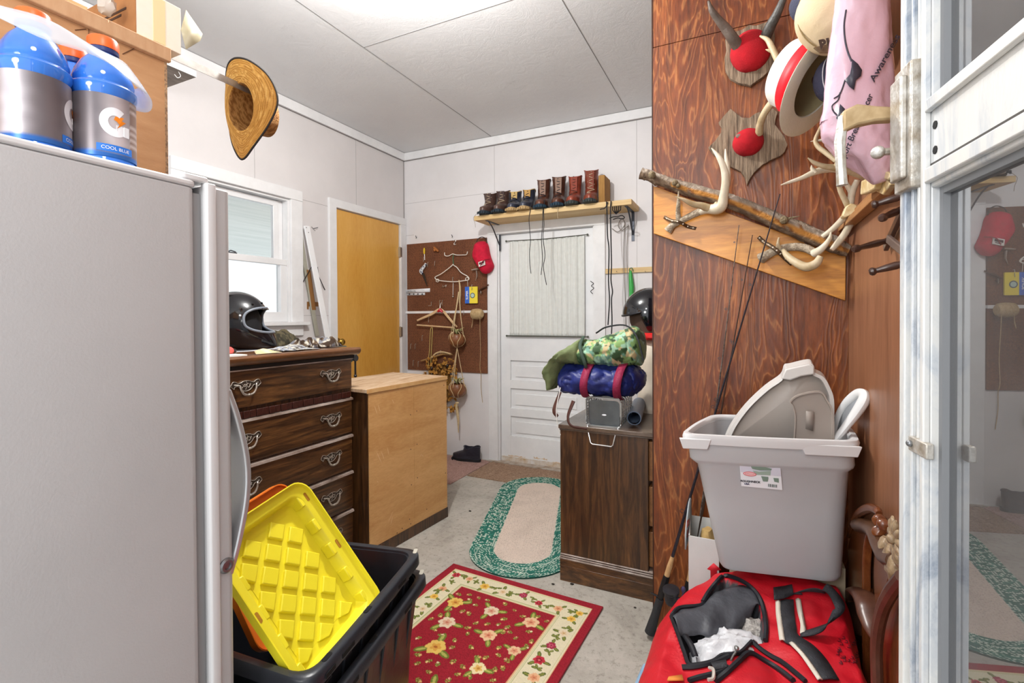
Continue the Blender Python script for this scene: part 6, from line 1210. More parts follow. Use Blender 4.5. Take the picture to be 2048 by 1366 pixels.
def lv(t, g=0.0): return grow(lerpc(TBm, TT, t), g)
rings = [quadring(grow(TBm, -0.03), TZ0+0.002, 0.05), quadring(grow(TBm, -0.008), TZ0, 0.05), quadring(lv(0.02), TZ0+0.012, 0.055), quadring(lv(0.45), TZ0+0.19, 0.065, bow=0.004), quadring(lv(0.72), TZ0+0.325, 0.05, bow=0.005), quadring(lv(0.78, 0.012), TZ0+0.338, 0.05, bow=0.006), quadring(lv(0.84, 0.013), TZ0+0.345, 0.05, bow=0.006), quadring(lv(0.97, 0.006), TZ1-0.014, 0.05, bow=0.006)]
inner = [quadring(lv(0.97, -0.004), TZ1-0.012, 0.05, bow=0.006), quadring(lv(0.8, -0.006), TZ0+0.335, 0.05, bow=0.005), quadring(lv(0.5, -0.006), TZ0+0.2, 0.06), quadring(grow(TBm, -0.02), TZ0+0.012, 0.05)]
m = MB(); m.loft(rings+inner); m.build('tub', tote_m, o, world=True, smooth=50)
m = MB(); m.loft([quadring(lv(1.0, g), z, 0.052, bow=0.006) for g, z in ((0.004, TZ1-0.026), (0.018, TZ1-0.028), (0.022, TZ1-0.010), (0.018, TZ1), (0.002, TZ1+0.001), (-0.006, TZ1-0.006), (-0.006, TZ1-0.016))], False, False, loop=True); m.build('rim', toter_m, o, world=True, smooth=50)
# thicker rim tabs at the corners
fA, fB = Vector((*lv(1.0, 0.023)[0], 0)), Vector((*lv(1.0, 0.023)[1], 0))
for a, b in ((0.03, 0.17), (0.70, 0.97)):
    m = MB(); p, q = fA.lerp(fB, a), fA.lerp(fB, b); nn_ = Vector((0.23, -0.97, 0))*0.003
    z0_ = TZ1-0.042; cc = [(p.x, p.y), (q.x, q.y)]
    m.add([p+nn_+Vector((0, 0, z0_)), q+nn_+Vector((0, 0, z0_)), q+nn_+Vector((0.01, 0, TZ1-0.012)), p+nn_+Vector((-0.01, 0, TZ1-0.012)), p-nn_*3+Vector((0, 0, z0_)), q-nn_*3+Vector((0, 0, z0_)), q-nn_*3+Vector((0.01, 0, TZ1-0.012)), p-nn_*3+Vector((-0.01, 0, TZ1-0.012))], [(0, 1, 2, 3), (4, 7, 6, 5), (0, 4, 5, 1), (3, 2, 6, 7), (0, 3, 7, 4), (1, 5, 6, 2)])
    m.build('rim_lug', toter_m, o, world=True, bev=0.002)
# label on the front
def tface(px, py, off=0.0025):               # meet the front wall plane of the tub (between bottom and top edges)
    P0 = Vector((*lv(0.2)[0], TZ0+0.085)); P1 = Vector((*lv(0.2)[1], TZ0+0.085)); P2 = Vector((*lv(0.68)[0], TZ0+0.31))
    nrm_ = (P1-P0).cross(P2-P0).normalized(); nrm_ = -nrm_ if nrm_.y > 0 else nrm_
    P0 = P0+nrm_*(off+0.004); d = Vector(_f+_a*(px-1024)/FPX-_b*(py-683-SY)/FPX); t = (P0-Vector(CAM)).dot(nrm_)/d.dot(nrm_); return Vector(CAM)+d*t
def tpoly(name, pts, m_, par, off, sol=0.0004):
    mb = MB(); P = [tface(x, y, off) for x, y in pts]; mb.add(P, [tuple(range(len(P)))]); return mb.build(name, m_, par, world=True, solid=sol, smooth=0)
zl_ = lambda x, y: (1460+x/13.657, 900+y/13.66)
lb = tpoly('product_label', [zl_(*q) for q in ((262, 375), (1375, 455), (1432, 1095), (310, 985))], mat('label_white', '#f2f3f0'), o, 0.0015)
tpoly('label_sky', [zl_(*q) for q in ((268, 385), (1370, 462), (1392, 722), (290, 600))], mat('label_lilac', '#d5d6e4', 0.5), lb, 0.0022)
gb = mat('label_green_box', '#9db0a4', 0.5); gd = mat('label_green_dark', '#7d9285', 0.5)
tpoly('pictured_box', [zl_(*q) for q in ((620, 560), (800, 590), (1115, 570), (1105, 695), (700, 672))], gb, lb, 0.0028)
tpoly('pictured_lid', [zl_(*q) for q in ((570, 450), (860, 440), (1145, 515), (1120, 560), (820, 560), (610, 520))], gd, lb, 0.0032)
tpoly('red_oval', [(1460+(540+180*cos(a))/13.657, 900+(655+62*sin(a)+0.09*180*cos(a))/13.66) for a in np.linspace(0, 2*pi, 24, endpoint=False)], mat('label_red', '#d9626a', 0.5), lb, 0.0036)
tpoly('oval_centre', [(1460+(540+160*cos(a))/13.657, 900+(655+44*sin(a)+0.09*160*cos(a))/13.66) for a in np.linspace(0, 2*pi, 24, endpoint=False)], mat('label_pink', '#f3c9cb', 0.5), lb, 0.0040)
tpoly('small_crate_print', [zl_(*q) for q in ((850, 715), (1045, 735), (1050, 780), (1030, 865), (900, 855))], gd, lb, 0.0030)
tpoly('small_stack_print', [zl_(*q) for q in ((1185, 765), (1330, 775), (1335, 895), (1210, 865))], gd, lb, 0.0030)
ink = mat('label_ink', '#2a2a33', 0.6)
x0_, e1 = tface(*zl_(370, 850), 0.0034), tface(*zl_(740, 880), 0.0034); dxl = (e1-x0_).normalized(); nt_ = (tface(1520, 950, 0.01)-tface(1520, 950, 0)).normalized()
nt_ = Vector((0.2, -0.95, -0.2)).normalized()
FL = frame((x0_+e1)/2, dxl, z=nt_); m = MB(); text_mb(m, 'ROUGHNECK', FL, 0.0085, 0.0001, bold=0.0003); m.build('label_words', ink, lb, world=True, smooth=0)
FL = frame(tface(*zl_(460, 930), 0.0034), dxl, z=nt_); m = MB(); text_mb(m, 'USA', FL, 0.0075, 0.0001, bold=0.0003); m.build('label_words', mat('label_navy', '#3b3560', 0.5), lb, world=True, smooth=0)
FL = frame(tface(*zl_(540, 655), 0.0044), dxl, z=nt_); m = MB(); text_mb(m, 'Rubbermaid', FL, 0.0052, 0.0001); m.build('label_words', MATS['label_red'], lb, world=True, smooth=0)
for k in range(9): a = 1040+k*28; tpoly('barcode_bar', [zl_(*q) for q in ((a, 925+k*3), (a+(16 if k % 3 else 10), 925+k*3), (a+(16 if k % 3 else 10), 1005+k*3), (a, 1003+k*3))], ink if k % 2 == 0 else gd, lb, 0.0030)
# lids standing in the tote
lid_m = mat('beige_grey_lid', '#b3aaa2', 0.4, var='#bdb4ac', sc=5); lide = mat('pale_lid_edge', '#d2d0cd', 0.38)
LD = thing('tote_lid', 'large beige-grey lid with a raised handle tab standing upright in the grey tote', 'lid', (0.08, 1.80, 0.70))
def tl_(px, py, y): return at(px, py, 'y', y)
oc = [(1440, 905), (1458, 862), (1490, 818), (1530, 780), (1562, 757), (1570, 738), (1582, 735), (1618, 727), (1628, 733), (1630, 745), (1648, 755), (1660, 775), (1668, 800), (1668, 850), (1664, 905)]
OP = [tl_(px, py, 1.735+0.00012*(900-py)) for px, py in oc]
ctl = sum(OP, Vector())/len(OP)
m = MB(); PP = [Vector(tuple(q)) for q in cr([tuple(p) for p in OP], 4)]
back = Vector((0.0, 0.045, 0.01))
m.loft([[p+back for p in PP], [p for p in PP], [p+(ctl-p)*0.10+Vector((0, -0.002, 0)) for p in PP], [p+(ctl-p)*0.135+Vector((0, 0.022, 0)) for p in PP]], closed=False); m.build('lid_edge', lide, LD, world=True, smooth=50)
m = MB(); inn_ = [p+(ctl-p)*0.13+Vector((0, 0.020, 0)) for p in PP]; m.add(inn_+[ctl+Vector((0, 0.024, 0))], [(i, i+1, len(inn_)) for i in range(len(inn_)-1)]+[(len(inn_)-1, 0, len(inn_))]); m.build('lid_panel', lid_m, LD, world=True, smooth=30, solid=0.003)
m = MB(); pk = [(1562, 757), (1570, 738), (1582, 735), (1618, 727), (1628, 733), (1628, 748), (1602, 752), (1580, 760)]; KP = [tl_(px, py, 1.748) for px, py in pk]; m.loft([[p+Vector((0, 0.03, 0)) for p in KP], [p+Vector((0, -0.012, 0)) for p in KP]]); m.build('handle_tab', lide, LD, world=True, bev=0.004)
LD2 = thing('tote_lid', 'smaller grey translucent lid leaning behind the white-edged one at the right of the tote', 'lid', (0.2, 1.72, 0.70))
m = MB(); q2 = [(1586, 905), (1590, 840), (1585, 812), (1580, 803), (1598, 790), (1640, 783), (1655, 800), (1668, 830), (1668, 905)]
QP = [Vector(tuple(q)) for q in cr([tuple(tl_(px, py, 1.675)) for px, py in q2], 4)]; c_ = sum(QP, Vector())/len(QP)
m.loft([[p+Vector((0, 0.02, 0)) for p in QP], QP, [p+(c_-p)*0.07 for p in QP], [p+(c_-p)*0.10+Vector((0, 0.010, 0)) for p in QP]], closed=False); i3 = [p+(c_-p)*0.09+Vector((0, 0.009, 0)) for p in QP]; m.add(i3, [tuple(range(len(i3)))]); m.build('lid_body', mat('taupe_lid', '#9f958d', 0.4), LD2, world=True, smooth=50)
m = MB(); g2 = [tl_(x, y, 1.668) for x, y in ((1612, 822), (1628, 824), (1626, 862), (1611, 858))]; m.add(g2, [(0, 1, 2, 3)]); m.build('recessed_mark', mat('taupe_dark', '#8b827b', 0.5), LD2, world=True, solid=0.002)
WLx = thing('container_cover', 'curved white plastic lid edge sticking out at the right of the grey tote', 'lid', (0.27, 1.75, 0.80))
m = MB(); wc = [(1665, 880, 1.70), (1680, 852, 1.70), (1700, 818, 1.70), (1722, 795, 1.70), (1738, 788, 1.70), (1737, 775+14, 1.70)]
wp = cr([tuple(tl_(1668, 882, 1.69))+(.012,), tuple(tl_(1690, 855, 1.69))+(.014,), tuple(tl_(1712, 826, 1.69))+(.018,), tuple(tl_(1727, 802, 1.69))+(.020,), tuple(tl_(1728, 790, 1.70))+(.017,), tuple(tl_(1715, 788, 1.72))+(.014,), tuple(tl_(1697, 802, 1.74))+(.013,), tuple(tl_(1683, 822, 1.76))+(.012,), tuple(tl_(1674, 845, 1.77))+(.012,), tuple(tl_(1668, 878, 1.77))+(.012,)], 5)
m.tube([q[:3] for q in wp], [q[3] for q in wp], 12, flat=0.75); m.build('rolled_edge', mat('white_lid_plastic', '#dfe1e2', 0.35), WLx, world=True)
m = MB(); pp = [Vector(tuple(q[:3])) for q in wp]; cc_ = sum(pp, Vector())/len(pp)+Vector((0, 0.01, 0)); m.add(pp+[cc_], [(i, i+1, len(pp)) for i in range(len(pp)-1)]); m.build('lid_panel', mat('grey_lid_panel', '#8f9398', 0.4), WLx, world=True, solid=0.003)
# cream box under the tote
o = thing('cream_box', 'cream cardboard box under the grey tote behind the red bag', 'box', (0.10, 1.78, 0))
m = MB(); m.box((-0.055, 1.775, 0.0), (0.27, 1.93, TZ0-0.003)); m.build('box_body', mat('cream_card', '#d9c9ad', 0.8, var='#cdbb9c', sc=6), o, world=True, bev=0.002)
# white arrow box
AB = thing('arrow_box', 'open white cardboard box with a red arrow standing left of the grey tote', 'box', (-0.14, 1.83, 0))
wcard = mat('white_corrugated', '#dcdcda', 0.7, var='#cfd0ce', sc=7); zt3 = 0.50
q0 = [(-0.182, 1.752), (-0.086, 1.752), (-0.100, 1.94), (-0.196, 1.94)]
m = MB(); th_ = 0.004
def wallq(a, b, z0, z1): 
    A_, B_ = Vector((*a, 0)), Vector((*b, 0)); e = (B_-A_).normalized(); n_ = Vector((-e.y, e.x, 0))*th_; m.add([A_+Vector((0, 0, z0)), B_+Vector((0, 0, z0)), B_+n_+Vector((0, 0, z0)), A_+n_+Vector((0, 0, z0)), A_+Vector((0, 0, z1)), B_+Vector((0, 0, z1)), B_+n_+Vector((0, 0, z1)), A_+n_+Vector((0, 0, z1))], [(0, 1, 2, 3), (4, 5, 6, 7), (0, 1, 5, 4), (1, 2, 6, 5), (2, 3, 7, 6), (3, 0, 4, 7)])
for i in range(4): wallq(q0[i], q0[(i+1) % 4], 0, zt3)
m.build('box_walls', wcard, AB, world=True)
m = MB(); m.loft([[Vector((-0.192, 1.752+0.188*t, 0.502+0.075*sin(t*2.2))) for t in np.linspace(0, 1, 9)], [Vector((-0.192, 1.752+0.188*t, 0.45)) for t in np.linspace(0, 1, 9)]], closed=False); m.build('side_flap', mat('blue_grey_card', '#a9b2b6', 0.7), AB, world=True, solid=0.004)
def ab(px, py): return at(px, py, 'y', 1.7495)
m = MB(); m.add([ab(*q) for q in ((1414, 1138), (1427, 1126), (1443, 1140), (1434, 1141), (1434, 1175), (1421, 1175), (1421, 1141))], [(0, 1, 2, 3, 6), (3, 4, 5, 6)]); m.build('red_arrow', mat('print_red', '#d32131', 0.6), AB, world=True, solid=0.0008)
m = MB(); F = frame(Vector((-0.188, 1.80, 0.525)), (0, -1, 0.25), z=(1, 0, 0)); text_mb(m, 'HOLD', F, 0.032, 0.0003, bold=0.001); F = frame(Vector((-0.188, 1.80, 0.49)), (0, -1, 0.25), z=(1, 0, 0)); text_mb(m, 'THIS', F, 0.032, 0.0003, bold=0.001); m.build('printed_words', mat('print_brick', '#a04b45', 0.7), AB, world=True, smooth=0)
o = thing('brown_paper', 'crumpled tan paper stuffed in the open white box', 'paper', (-0.13, 1.86, 0.45)); m = MB(); blob(m, [((-0.13, 1.86, 0.40+0.03*k), (0.028*s_, 0, 0), (0, 0.055*s_, 0)) for k, s_ in enumerate((1, 1.0, 0.9, 0.5))], 16, 0.012, 40, 2); m.build('crumpled_sheet', mat('tan_paper', '#c4a46a', 0.8, var='#a58450', sc=30), o, world=True)

# ------------------------------------------------------------------ red duffel bag in front
BG = thing('red_duffel_bag', 'large red and black duffel bag lying open in front of the grey tote', 'bag', (0.02, 1.38, 0))
bx0, bx1_, by0, by1_ = -0.245, 0.270, 1.06, 1.735
def proj(p):
    d = np.array(p)-CAM; z = d@_f; return 1024+FPX*(d@_a)/z, 683+SY-FPX*(d@_b)/z
def zz_(pts): return [(1270+x/3.7236, 1100+y/3.7218) for x, y in pts]
def inpoly(x, y, P):
    c = False; n = len(P); j = n-1
    for i in range(n):
        if (P[i][1] > y) != (P[j][1] > y) and x < (P[j][0]-P[i][0])*(y-P[i][1])/(P[j][1]-P[i][1])+P[i][0]: c = not c
        j = i
    return c
OPEN = zz_([(270, 500), (330, 440), (490, 425), (515, 370), (590, 270), (660, 215), (760, 240), (870, 310), (925, 390), (950, 520), (960, 690), (860, 700), (790, 770), (720, 785), (600, 800), (400, 860), (365, 780), (320, 640)])
def edge_d(x, y, P):
    b = 1e9
    for i in range(len(P)):
        x0, y0 = P[i-1]; x1, y1 = P[i]; dx, dy = x1-x0, y1-y0; t = max(0, min(1, ((x-x0)*dx+(y-y0)*dy)/(dx*dx+dy*dy+1e-9))); b = min(b, sqrt((x-x0-t*dx)**2+(y-y0-t*dy)**2))
    return b
def byf(u): k = max(0.0, (0.40-u)/0.40); return by1_-0.30*k**1.3
def bagz(x, y):
    u = (x-bx0)/(bx1_-bx0); v = min(1.0, (y-by0)/(byf(u)-by0))
    e = min(1, max(0, min(u*9, (1-u)*16)))**0.5*min(1, max(0, min(v*9, (1-v)*26)))**0.5
    z = 0.30+0.10*e+0.022*sin(v*pi)*(1-0.4*v)+0.014*mnoise.noise(Vector((x*7, y*7, 1)))+0.007*mnoise.noise(Vector((x*22, y*22, 2)))
    z += -0.012*math.exp(-((x-0.06+0.25*(y-1.3))/0.03)**2)
    z -= 0.012*max(0, (u-0.75)/0.25)
    q_ = min(1, max(0, (v-0.62)/0.30)); z = min(z+0.05*min(1, max(0, (u-0.1)*3))*q_*q_*(3-2*q_)*min(1, (1-v)*26+0.3), 0.469)
    return z
def bagdip(x, y):
    px, py = proj((x, y, bagz(x, y)))
    if inpoly(px, py, OPEN): return 0.13*min(1, edge_d(px, py, OPEN)/42)**0.8
    return 0.0
def bpt(px, py, off=0.004):
    d = Vector(_f+_a*(px-1024)/FPX-_b*(py-683-SY)/FPX); z = 0.41
    for _ in range(14):
        t = (z-CAM[2])/d.z; p = Vector(CAM)+d*t; x = min(max(p.x, bx0+0.002), bx1_-0.002); y = min(max(p.y, by0), byf((x-bx0)/(bx1_-bx0))-0.002); z = z*0.4+bagz(x, y)*0.6
    return Vector((x, y, bagz(x, y)+off))
redc = lin('#c40f22'); blkc = lin('#3b3d42'); dkc = lin('#26272b')
def bcol(x, y):
    px, py = proj((x, y, bagz(x, y)))
    if inpoly(px, py, OPEN):
        k = mnoise.noise(Vector((x*30, y*30, 0))); return blkc if k > -0.25 else dkc
    return redc
NU, NV = 120, 130
m = MB(); cols = []; vs = []
for j in range(NV):
    for i in range(NU):
        x = bx0+(bx1_-bx0)*i/(NU-1); y = by0+(byf(i/(NU-1))-by0)*j/(NV-1); vs.append((x, y, bagz(x, y)-bagdip(x, y))); cols.append(bcol(x, y))
m.add(vs, [(j*NU+i, j*NU+i+1, (j+1)*NU+i+1, (j+1)*NU+i) for j in range(NV-1) for i in range(NU-1)], cols)
# skirt down to the floor, bulging slightly
per = [(i/(NU-1), 0) for i in range(NU)]+[(1, j/(NV-1)) for j in range(1, NV)]+[(1-i/(NU-1), 1) for i in range(1, NU)]+[(0, 1-j/(NV-1)) for j in range(1, NV-1)]
rings = []; cc2 = []
for k in range(9):
    t = k/8; g = []
    for u, v in per:
        x = bx0+(bx1_-bx0)*u; y = by0+(byf(u)-by0)*v; zt_ = bagz(x, y); nx = (u-0.5)*2; ny = (v-0.5)*2; l = sqrt(nx*nx+ny*ny); b_ = 0.022*sin(pi*t)+0.008*mnoise.noise(Vector((x*14, y*14, t*4)))*(1 if 0 < k < 8 else 0); b_ *= 0.25 if nx > 0.9 else 1; z = zt_*(1-t)+0.004*t
        g.append((x+nx/l*b_, y+ny/l*b_, z)); cc2.append(redc)
    rings.append(g)
m.loft(rings, False, True, cols=cc2); m.build('bag_shell', vcol('red_nylon', 0.5, bmp=0.12, bsc=160, spec=0.5), BG, world=True, smooth=60)
webb = mat('black_webbing', '#232428', 0.6, var='#34363c', sc=40, bmp=0.3, bsc=260); pipe = mat('black_zip_piping', '#1b1d24', 0.55); crm = mat('cream_trim', '#d9d2c4', 0.6)
def bline(pts, r, name, m_, off=0.004, flat=1.0):
    P = [bpt(*q, off) for q in [tuple(t) for t in cr(zz_(pts), 5)]]; mb = MB(); mb.tube(P, r, 6, flat=flat); return mb.build(name, m_, BG, world=True)
def bband(pl, pr, name, m_, off=0.004, lift=None):
    L = [tuple(t) for t in cr(zz_(pl), 5)]; R_2 = [tuple(t) for t in cr(zz_(pr), 5)]; n = len(L)
    A = []; B2 = []
    for i in range(n):
        h = off+(lift*sin(pi*i/(n-1)) if lift else 0); A.append(bpt(*L[i], 0)+Vector((0, 0, h))); B2.append(bpt(*R_2[i], 0)+Vector((0, 0, h)))
    M_ = [(a+b)/2+Vector((0, 0, 0.003)) for a, b in zip(A, B2)]
    mb = MB(); mb.loft([A, M_, B2], closed=False); return mb.build(name, m_, BG, world=True, solid=0.003, off=1, smooth=60)
bline([(505, 400), (545, 330), (600, 260), (660, 205), (740, 220), (830, 265), (900, 330), (940, 400), (965, 500), (975, 600), (970, 690)], 0.0065, 'zip_piping', pipe, 0.006)
bline([(270, 500), (330, 442), (480, 424), (510, 400)], 0.005, 'zip_piping', pipe, 0.005)
bline([(268, 505), (320, 640), (365, 770), (400, 860), (470, 865), (580, 840), (650, 795), (735, 785), (790, 770), (870, 690)], 0.005, 'zip_piping', pipe, 0.004)
bline([(870, 690), (930, 745), (1010, 800), (1100, 850), (1200, 930), (1270, 990)], 0.006, 'pocket_zip', pipe)
bline([(600, 990), (680, 925), (760, 850), (850, 778), (950, 825), (1080, 905), (1180, 985)], 0.0065, 'pocket_zip', pipe)
bline([(350, 885), (450, 880), (600, 845), (700, 800)], 0.006, 'pocket_zip', pipe)
bline([(400, 985), (480, 960), (600, 930), (700, 885)], 0.006, 'pocket_zip', pipe)
bband([(1062, 395), (1065, 480), (1085, 590), (1105, 690), (1190, 740), (1290, 860), (1370, 985)], [(1180, 385), (1185, 480), (1200, 590), (1215, 650), (1330, 730), (1430, 840), (1520, 985)], 'side_band', webb)
bband([(1050, 400), (1052, 480), (1066, 590), (1080, 690)], [(1080, 395), (1086, 480), (1100, 590), (1115, 695)], 'cream_trim', crm, 0.005)
bband([(1150, 715), (1230, 800), (1300, 900), (1360, 990)], [(1185, 715), (1262, 800), (1335, 900), (1395, 990)], 'cream_trim', crm, 0.006)
bband([(1200, 385), (1215, 480), (1235, 570), (1232, 640)], [(1232, 385), (1245, 470), (1262, 560), (1275, 635)], 'cream_trim', crm, 0.005)
bband([(1170, 265), (1290, 262), (1400, 310), (1490, 400), (1560, 520), (1530, 590), (1440, 620), (1340, 625), (1230, 620)], [(1180, 340), (1290, 340), (1370, 370), (1440, 430), (1490, 540), (1470, 560), (1420, 660), (1340, 675), (1230, 655)], 'carry_handle', webb, 0.004, 0.035)
bband([(1030, 315), (1100, 305), (1170, 290)], [(1035, 405), (1105, 395), (1180, 365)], 'handle_wrap', webb, 0.012)
bband([(1095, 250), (1160, 258), (1240, 290)], [(1085, 330), (1160, 345), (1245, 350)], 'handle_wrap', webb, 0.008)
bband([(565, 870), (620, 860), (680, 850)], [(585, 925), (640, 915), (690, 900)], 'web_loop', webb, 0.008)
bband([(350, 640), (400, 720), (430, 800)], [(385, 635), (440, 715), (470, 795)], 'inner_tab', pipe, 0.0)
mf = MB(); P0 = [bpt(*q, 0.0) for q in zz_([(270, 500), (330, 440), (490, 420), (560, 350), (640, 300), (800, 260), (900, 330), (930, 420)])]; P1 = [bpt(*q, -0.01) for q in zz_([(330, 560), (400, 560), (480, 550), (560, 560), (640, 530), (740, 520), (800, 500), (860, 440)])]
L0 = [Vector(tuple(q)) for q in cr([tuple(p) for p in P0], 5)]; L1 = [Vector(tuple(q)) for q in cr([tuple(p) for p in P1], 5)]; rr_ = []
for t in np.linspace(0, 1, 10): rr_.append([a.lerp(b, t)+Vector((0, 0, 0.018*sin(pi*t)+0.006*mnoise.noise((a.lerp(b, t))*35)-0.02*t)) for a, b in zip(L0, L1)])
mf.loft(rr_, closed=False); mf.build('lining_fold', mat('charcoal_lining', '#50535a', 0.5, var='#3a3c42', sc=14, bmp=0.3, bsc=60), BG, world=True, solid=0.002, smooth=70)
m = MB(); p = bpt(*zz_([(750, 790)])[0], 0.01); m.tube([p+Vector((0.002, 0, 0.012)), p, p+Vector((-0.006, -0.012, -0.004)), p+Vector((-0.010, -0.03, -0.004))], 0.0025, 6); m.ball(p+Vector((0.002, 0, 0.010)), 0.006, 6); m.build('zip_pull', wz, BG, world=True)
m = MB(); p = bpt(*zz_([(585, 950)])[0], 0.012); m.tube(cr([p+Vector((-.01, .012, .0)), p+Vector((0, 0.0, .006)), p+Vector((.0, -.02, 0)), p+Vector((-.01, -.03, 0))], 5), 0.004, 6); m.build('snap_hook', mat('white_snap', '#d8d4cc', 0.35, 0.4), BG, world=True)
m = MB()
for k in range(26):
    a, b = 1500+random.random()*150, 640+random.random()*200; q = zz_([(a, b), (a+14, b+6), (a+6+random.random()*14, b+20), (a-6, b+16)]); m.tube([bpt(*t, 0.002) for t in q], 0.0009, 4)
m.build('scribbled_writing', mat('dark_ink', '#5a0d1e', 0.7), BG, world=True); BG.children[-1]['kind'] = 'stuff'
m = MB(); q = [bpt(*t, 0.006) for t in zz_([(250, 965), (350, 950), (362, 990), (240, 990)])]; m.add(q, [(0, 1, 2, 3)]); m.build('orange_patch', mat('orange_patch', '#e08a3c', 0.7), BG, world=True, solid=0.003)
o = thing('white_plastic_bag', 'crumpled translucent white plastic bag inside the open red duffel', 'plastic bag', bpt(1460, 1270, 0))
m = MB(); c = bpt(1462, 1272, -0.065); 
m.ball((0, 0, 0), (0.085, 0.085, 0.06), 26); m.v = [Vector((p.x, p.y, p.z)) for p in m.v]
m.v = [c+p*(1+0.35*mnoise.noise(p*22)+0.25*(1-abs(mnoise.noise(p*40))*3)*0.5)+Vector((0.1*p.z, 0.35*p.x, 0)) for p in m.v]
m.build('crumpled_film', mat('white_poly_film', '#e6e8ec', 0.22, var='#c9ccd2', sc=30, bmp=0.3, bsc=90), o, world=True, smooth=50)
o = thing('grey_hat_lining', 'grey and white fibrous bundle tucked in the open red duffel behind the plastic bag', 'cloth', bpt(1500, 1225, 0)); m = MB(); m.ball((0, 0, 0), (0.05, 0.04, 0.035), 14); c = bpt(1502, 1232, -0.045); m.v = [c+p*(1+0.3*mnoise.noise(p*60)) for p in m.v]; m.build('bundle', mat('speckled_grey', '#8b8783', 0.9, var='#c9c5bf', sc=120, bmp=0.6, bsc=200), o, world=True)
# small blue and grey shapes at the floor by the bag
o = thing('light_blue_bag', 'light blue bag edge on the floor at the left side of the red duffel', 'bag', (-0.262, 1.45, 0.0)); m = MB(); blob(m, [((-0.292, 1.30, 0.06), (0.018, 0, 0), (0, 0, 0.055)), ((-0.295, 1.40, 0.09), (0.020, 0, 0), (0, 0, 0.085)), ((-0.292, 1.55, 0.08), (0.018, 0, 0), (0, 0, 0.075)), ((-0.290, 1.62, 0.05), (0.006, 0, 0), (0, 0, 0.03))], 18, 0.008, 20, 3); m.build('bag_edge', mat('light_blue_film', '#a9c9e2', 0.4, var='#7fa9cc', sc=20), o, world=True)

# ------------------------------------------------------------------ carved chair back at the right
CH = thing('carved_chair_back', 'carved brown wooden chair back with a pale flower carving leaning at the right wall', 'chair', (0.27, 1.35, 0))
cwood = wood('walnut_gloss', ['#4a2310', '#6d3a1b', '#8d5429'], (2, 2, 0.6), ring=5, dist=1, rough=0.25, coat=0.5, bmp=0.03); cdark = wood('walnut_dull', ['#3a2218', '#573528', '#6f4a38'], (2, 2, 0.7), ring=5, dist=1, rough=0.35, coat=0.3, bmp=0.05)
XC = 0.281
def chp(px, py, x=XC): return at(px, py, 'x', x)
def ribbon(pts, name, m_, x=XC, th=0.02, par=None, bev=0.004):   # pts: left px, right px, y
    P = [tuple(t) for t in cr(pts, 5)]; mb = MB(); A = [chp(a, y, x) for a, b, y in P]; B2 = [chp(b, y, x) for a, b, y in P]
    mb.loft([[a, b, b+Vector((th, 0, 0)), a+Vector((th, 0, 0))] for a, b in zip(A, B2)]); return mb.build(name, m_, par or CH, world=True, bev=bev, smooth=50)
cz = lambda x, y: (1640+x/3.367, 960+y/3.364)
ribbon([(cz(185, 760)[0], cz(285, 760)[0], cz(0, 760)[1]), (cz(188, 600)[0], cz(285, 600)[0], cz(0, 600)[1]), (cz(187, 480)[0], cz(292, 480)[0], cz(0, 480)[1]), (cz(200, 380)[0], cz(305, 410)[0], cz(0, 390)[1]), (cz(235, 290)[0], cz(330, 300)[0], cz(0, 300)[1])], 'left_splat', cwood)
m = MB(); m.tube(cr([chp(*cz(195, 380)), chp(*cz(225, 300)), chp(*cz(262, 235)), chp(*cz(310, 200)), chp(*cz(350, 190)), chp(*cz(385, 205)), chp(*cz(398, 228))], 6), [0.006, 0.010, 0.012, 0.013, 0.012, 0.010, 0.007], 10); m.build('top_scroll', cwood, CH, world=True)
m = MB(); m.tube(cr([chp(*cz(290, 310), XC+.006), chp(*cz(340, 320), XC+.004), chp(*cz(400, 360), XC), chp(*cz(450, 440), XC), chp(*cz(500, 520), XC), chp(*cz(560, 560), XC)], 6), [0.030, 0.026, 0.027, 0.032, 0.034, 0.030], 14, flat=0.7); m.build('crest_rail', mat('dark_walnut', '#5b3a22', 0.35, var='#3c2414', sc=14, coat=0.3), CH, world=True, smooth=60)
gilt = mat('pale_gilt_carving', '#b7a283', 0.35, var='#6f553a', sc=34, bmp=0.5, bsc=60, coat=0.3)
fc = chp(*cz(505, 400), XC-0.024)
FB = MB(frame(fc, (0, -1, 0.15), z=(-1, -0.2, 0))); FB.ball((0, 0, 0.006), (0.010, 0.010, 0.008), 8); fo = FB.build('flower_centre', gilt, CH, world=True)
for k in range(11):
    a = 2*pi*k/11; pm = MB(frame(fc, (0, -1, 0.15), z=(-1, -0.2, 0)) @ Matrix.Rotation(a, 4, 'Z')); pm.ball((0.026, 0, 0), (0.018, 0.0075, 0.006), 7); pm.build('petal', gilt, fo, world=True)
for (x, y, r1, r2) in ((440, 470, .022, .030), (480, 540, .026, .034), (505, 610, .020, .034), (415, 480, .012, .018), (400, 270, .010, .014), (430, 300, .011, .013), (395, 345, .010, .013), (545, 500, .026, .03)):
    pm = MB(); c = chp(*cz(x, y), XC-0.014); pm.ball(c, (0.014, r1, r2), 8); pm.v = [p+Vector((0.004*mnoise.noise(p*80), 0.003*mnoise.noise(p*90), 0)) for p in pm.v]; pm.build('carved_leaf', gilt if y > 350 else cwood, fo, world=True)
m = MB(); m.tube(cr([chp(*cz(200, 795)), chp(*cz(235, 755)), chp(*cz(280, 765)), chp(*cz(325, 830)), chp(*cz(345, 920)), chp(*cz(365, 1010)), chp(*cz(385, 1070))], 6), [0.012, 0.024, 0.029, 0.031, 0.030, 0.022, 0.014], 12, flat=0.5); m.build('lower_scroll', cdark, CH, world=True, smooth=60)
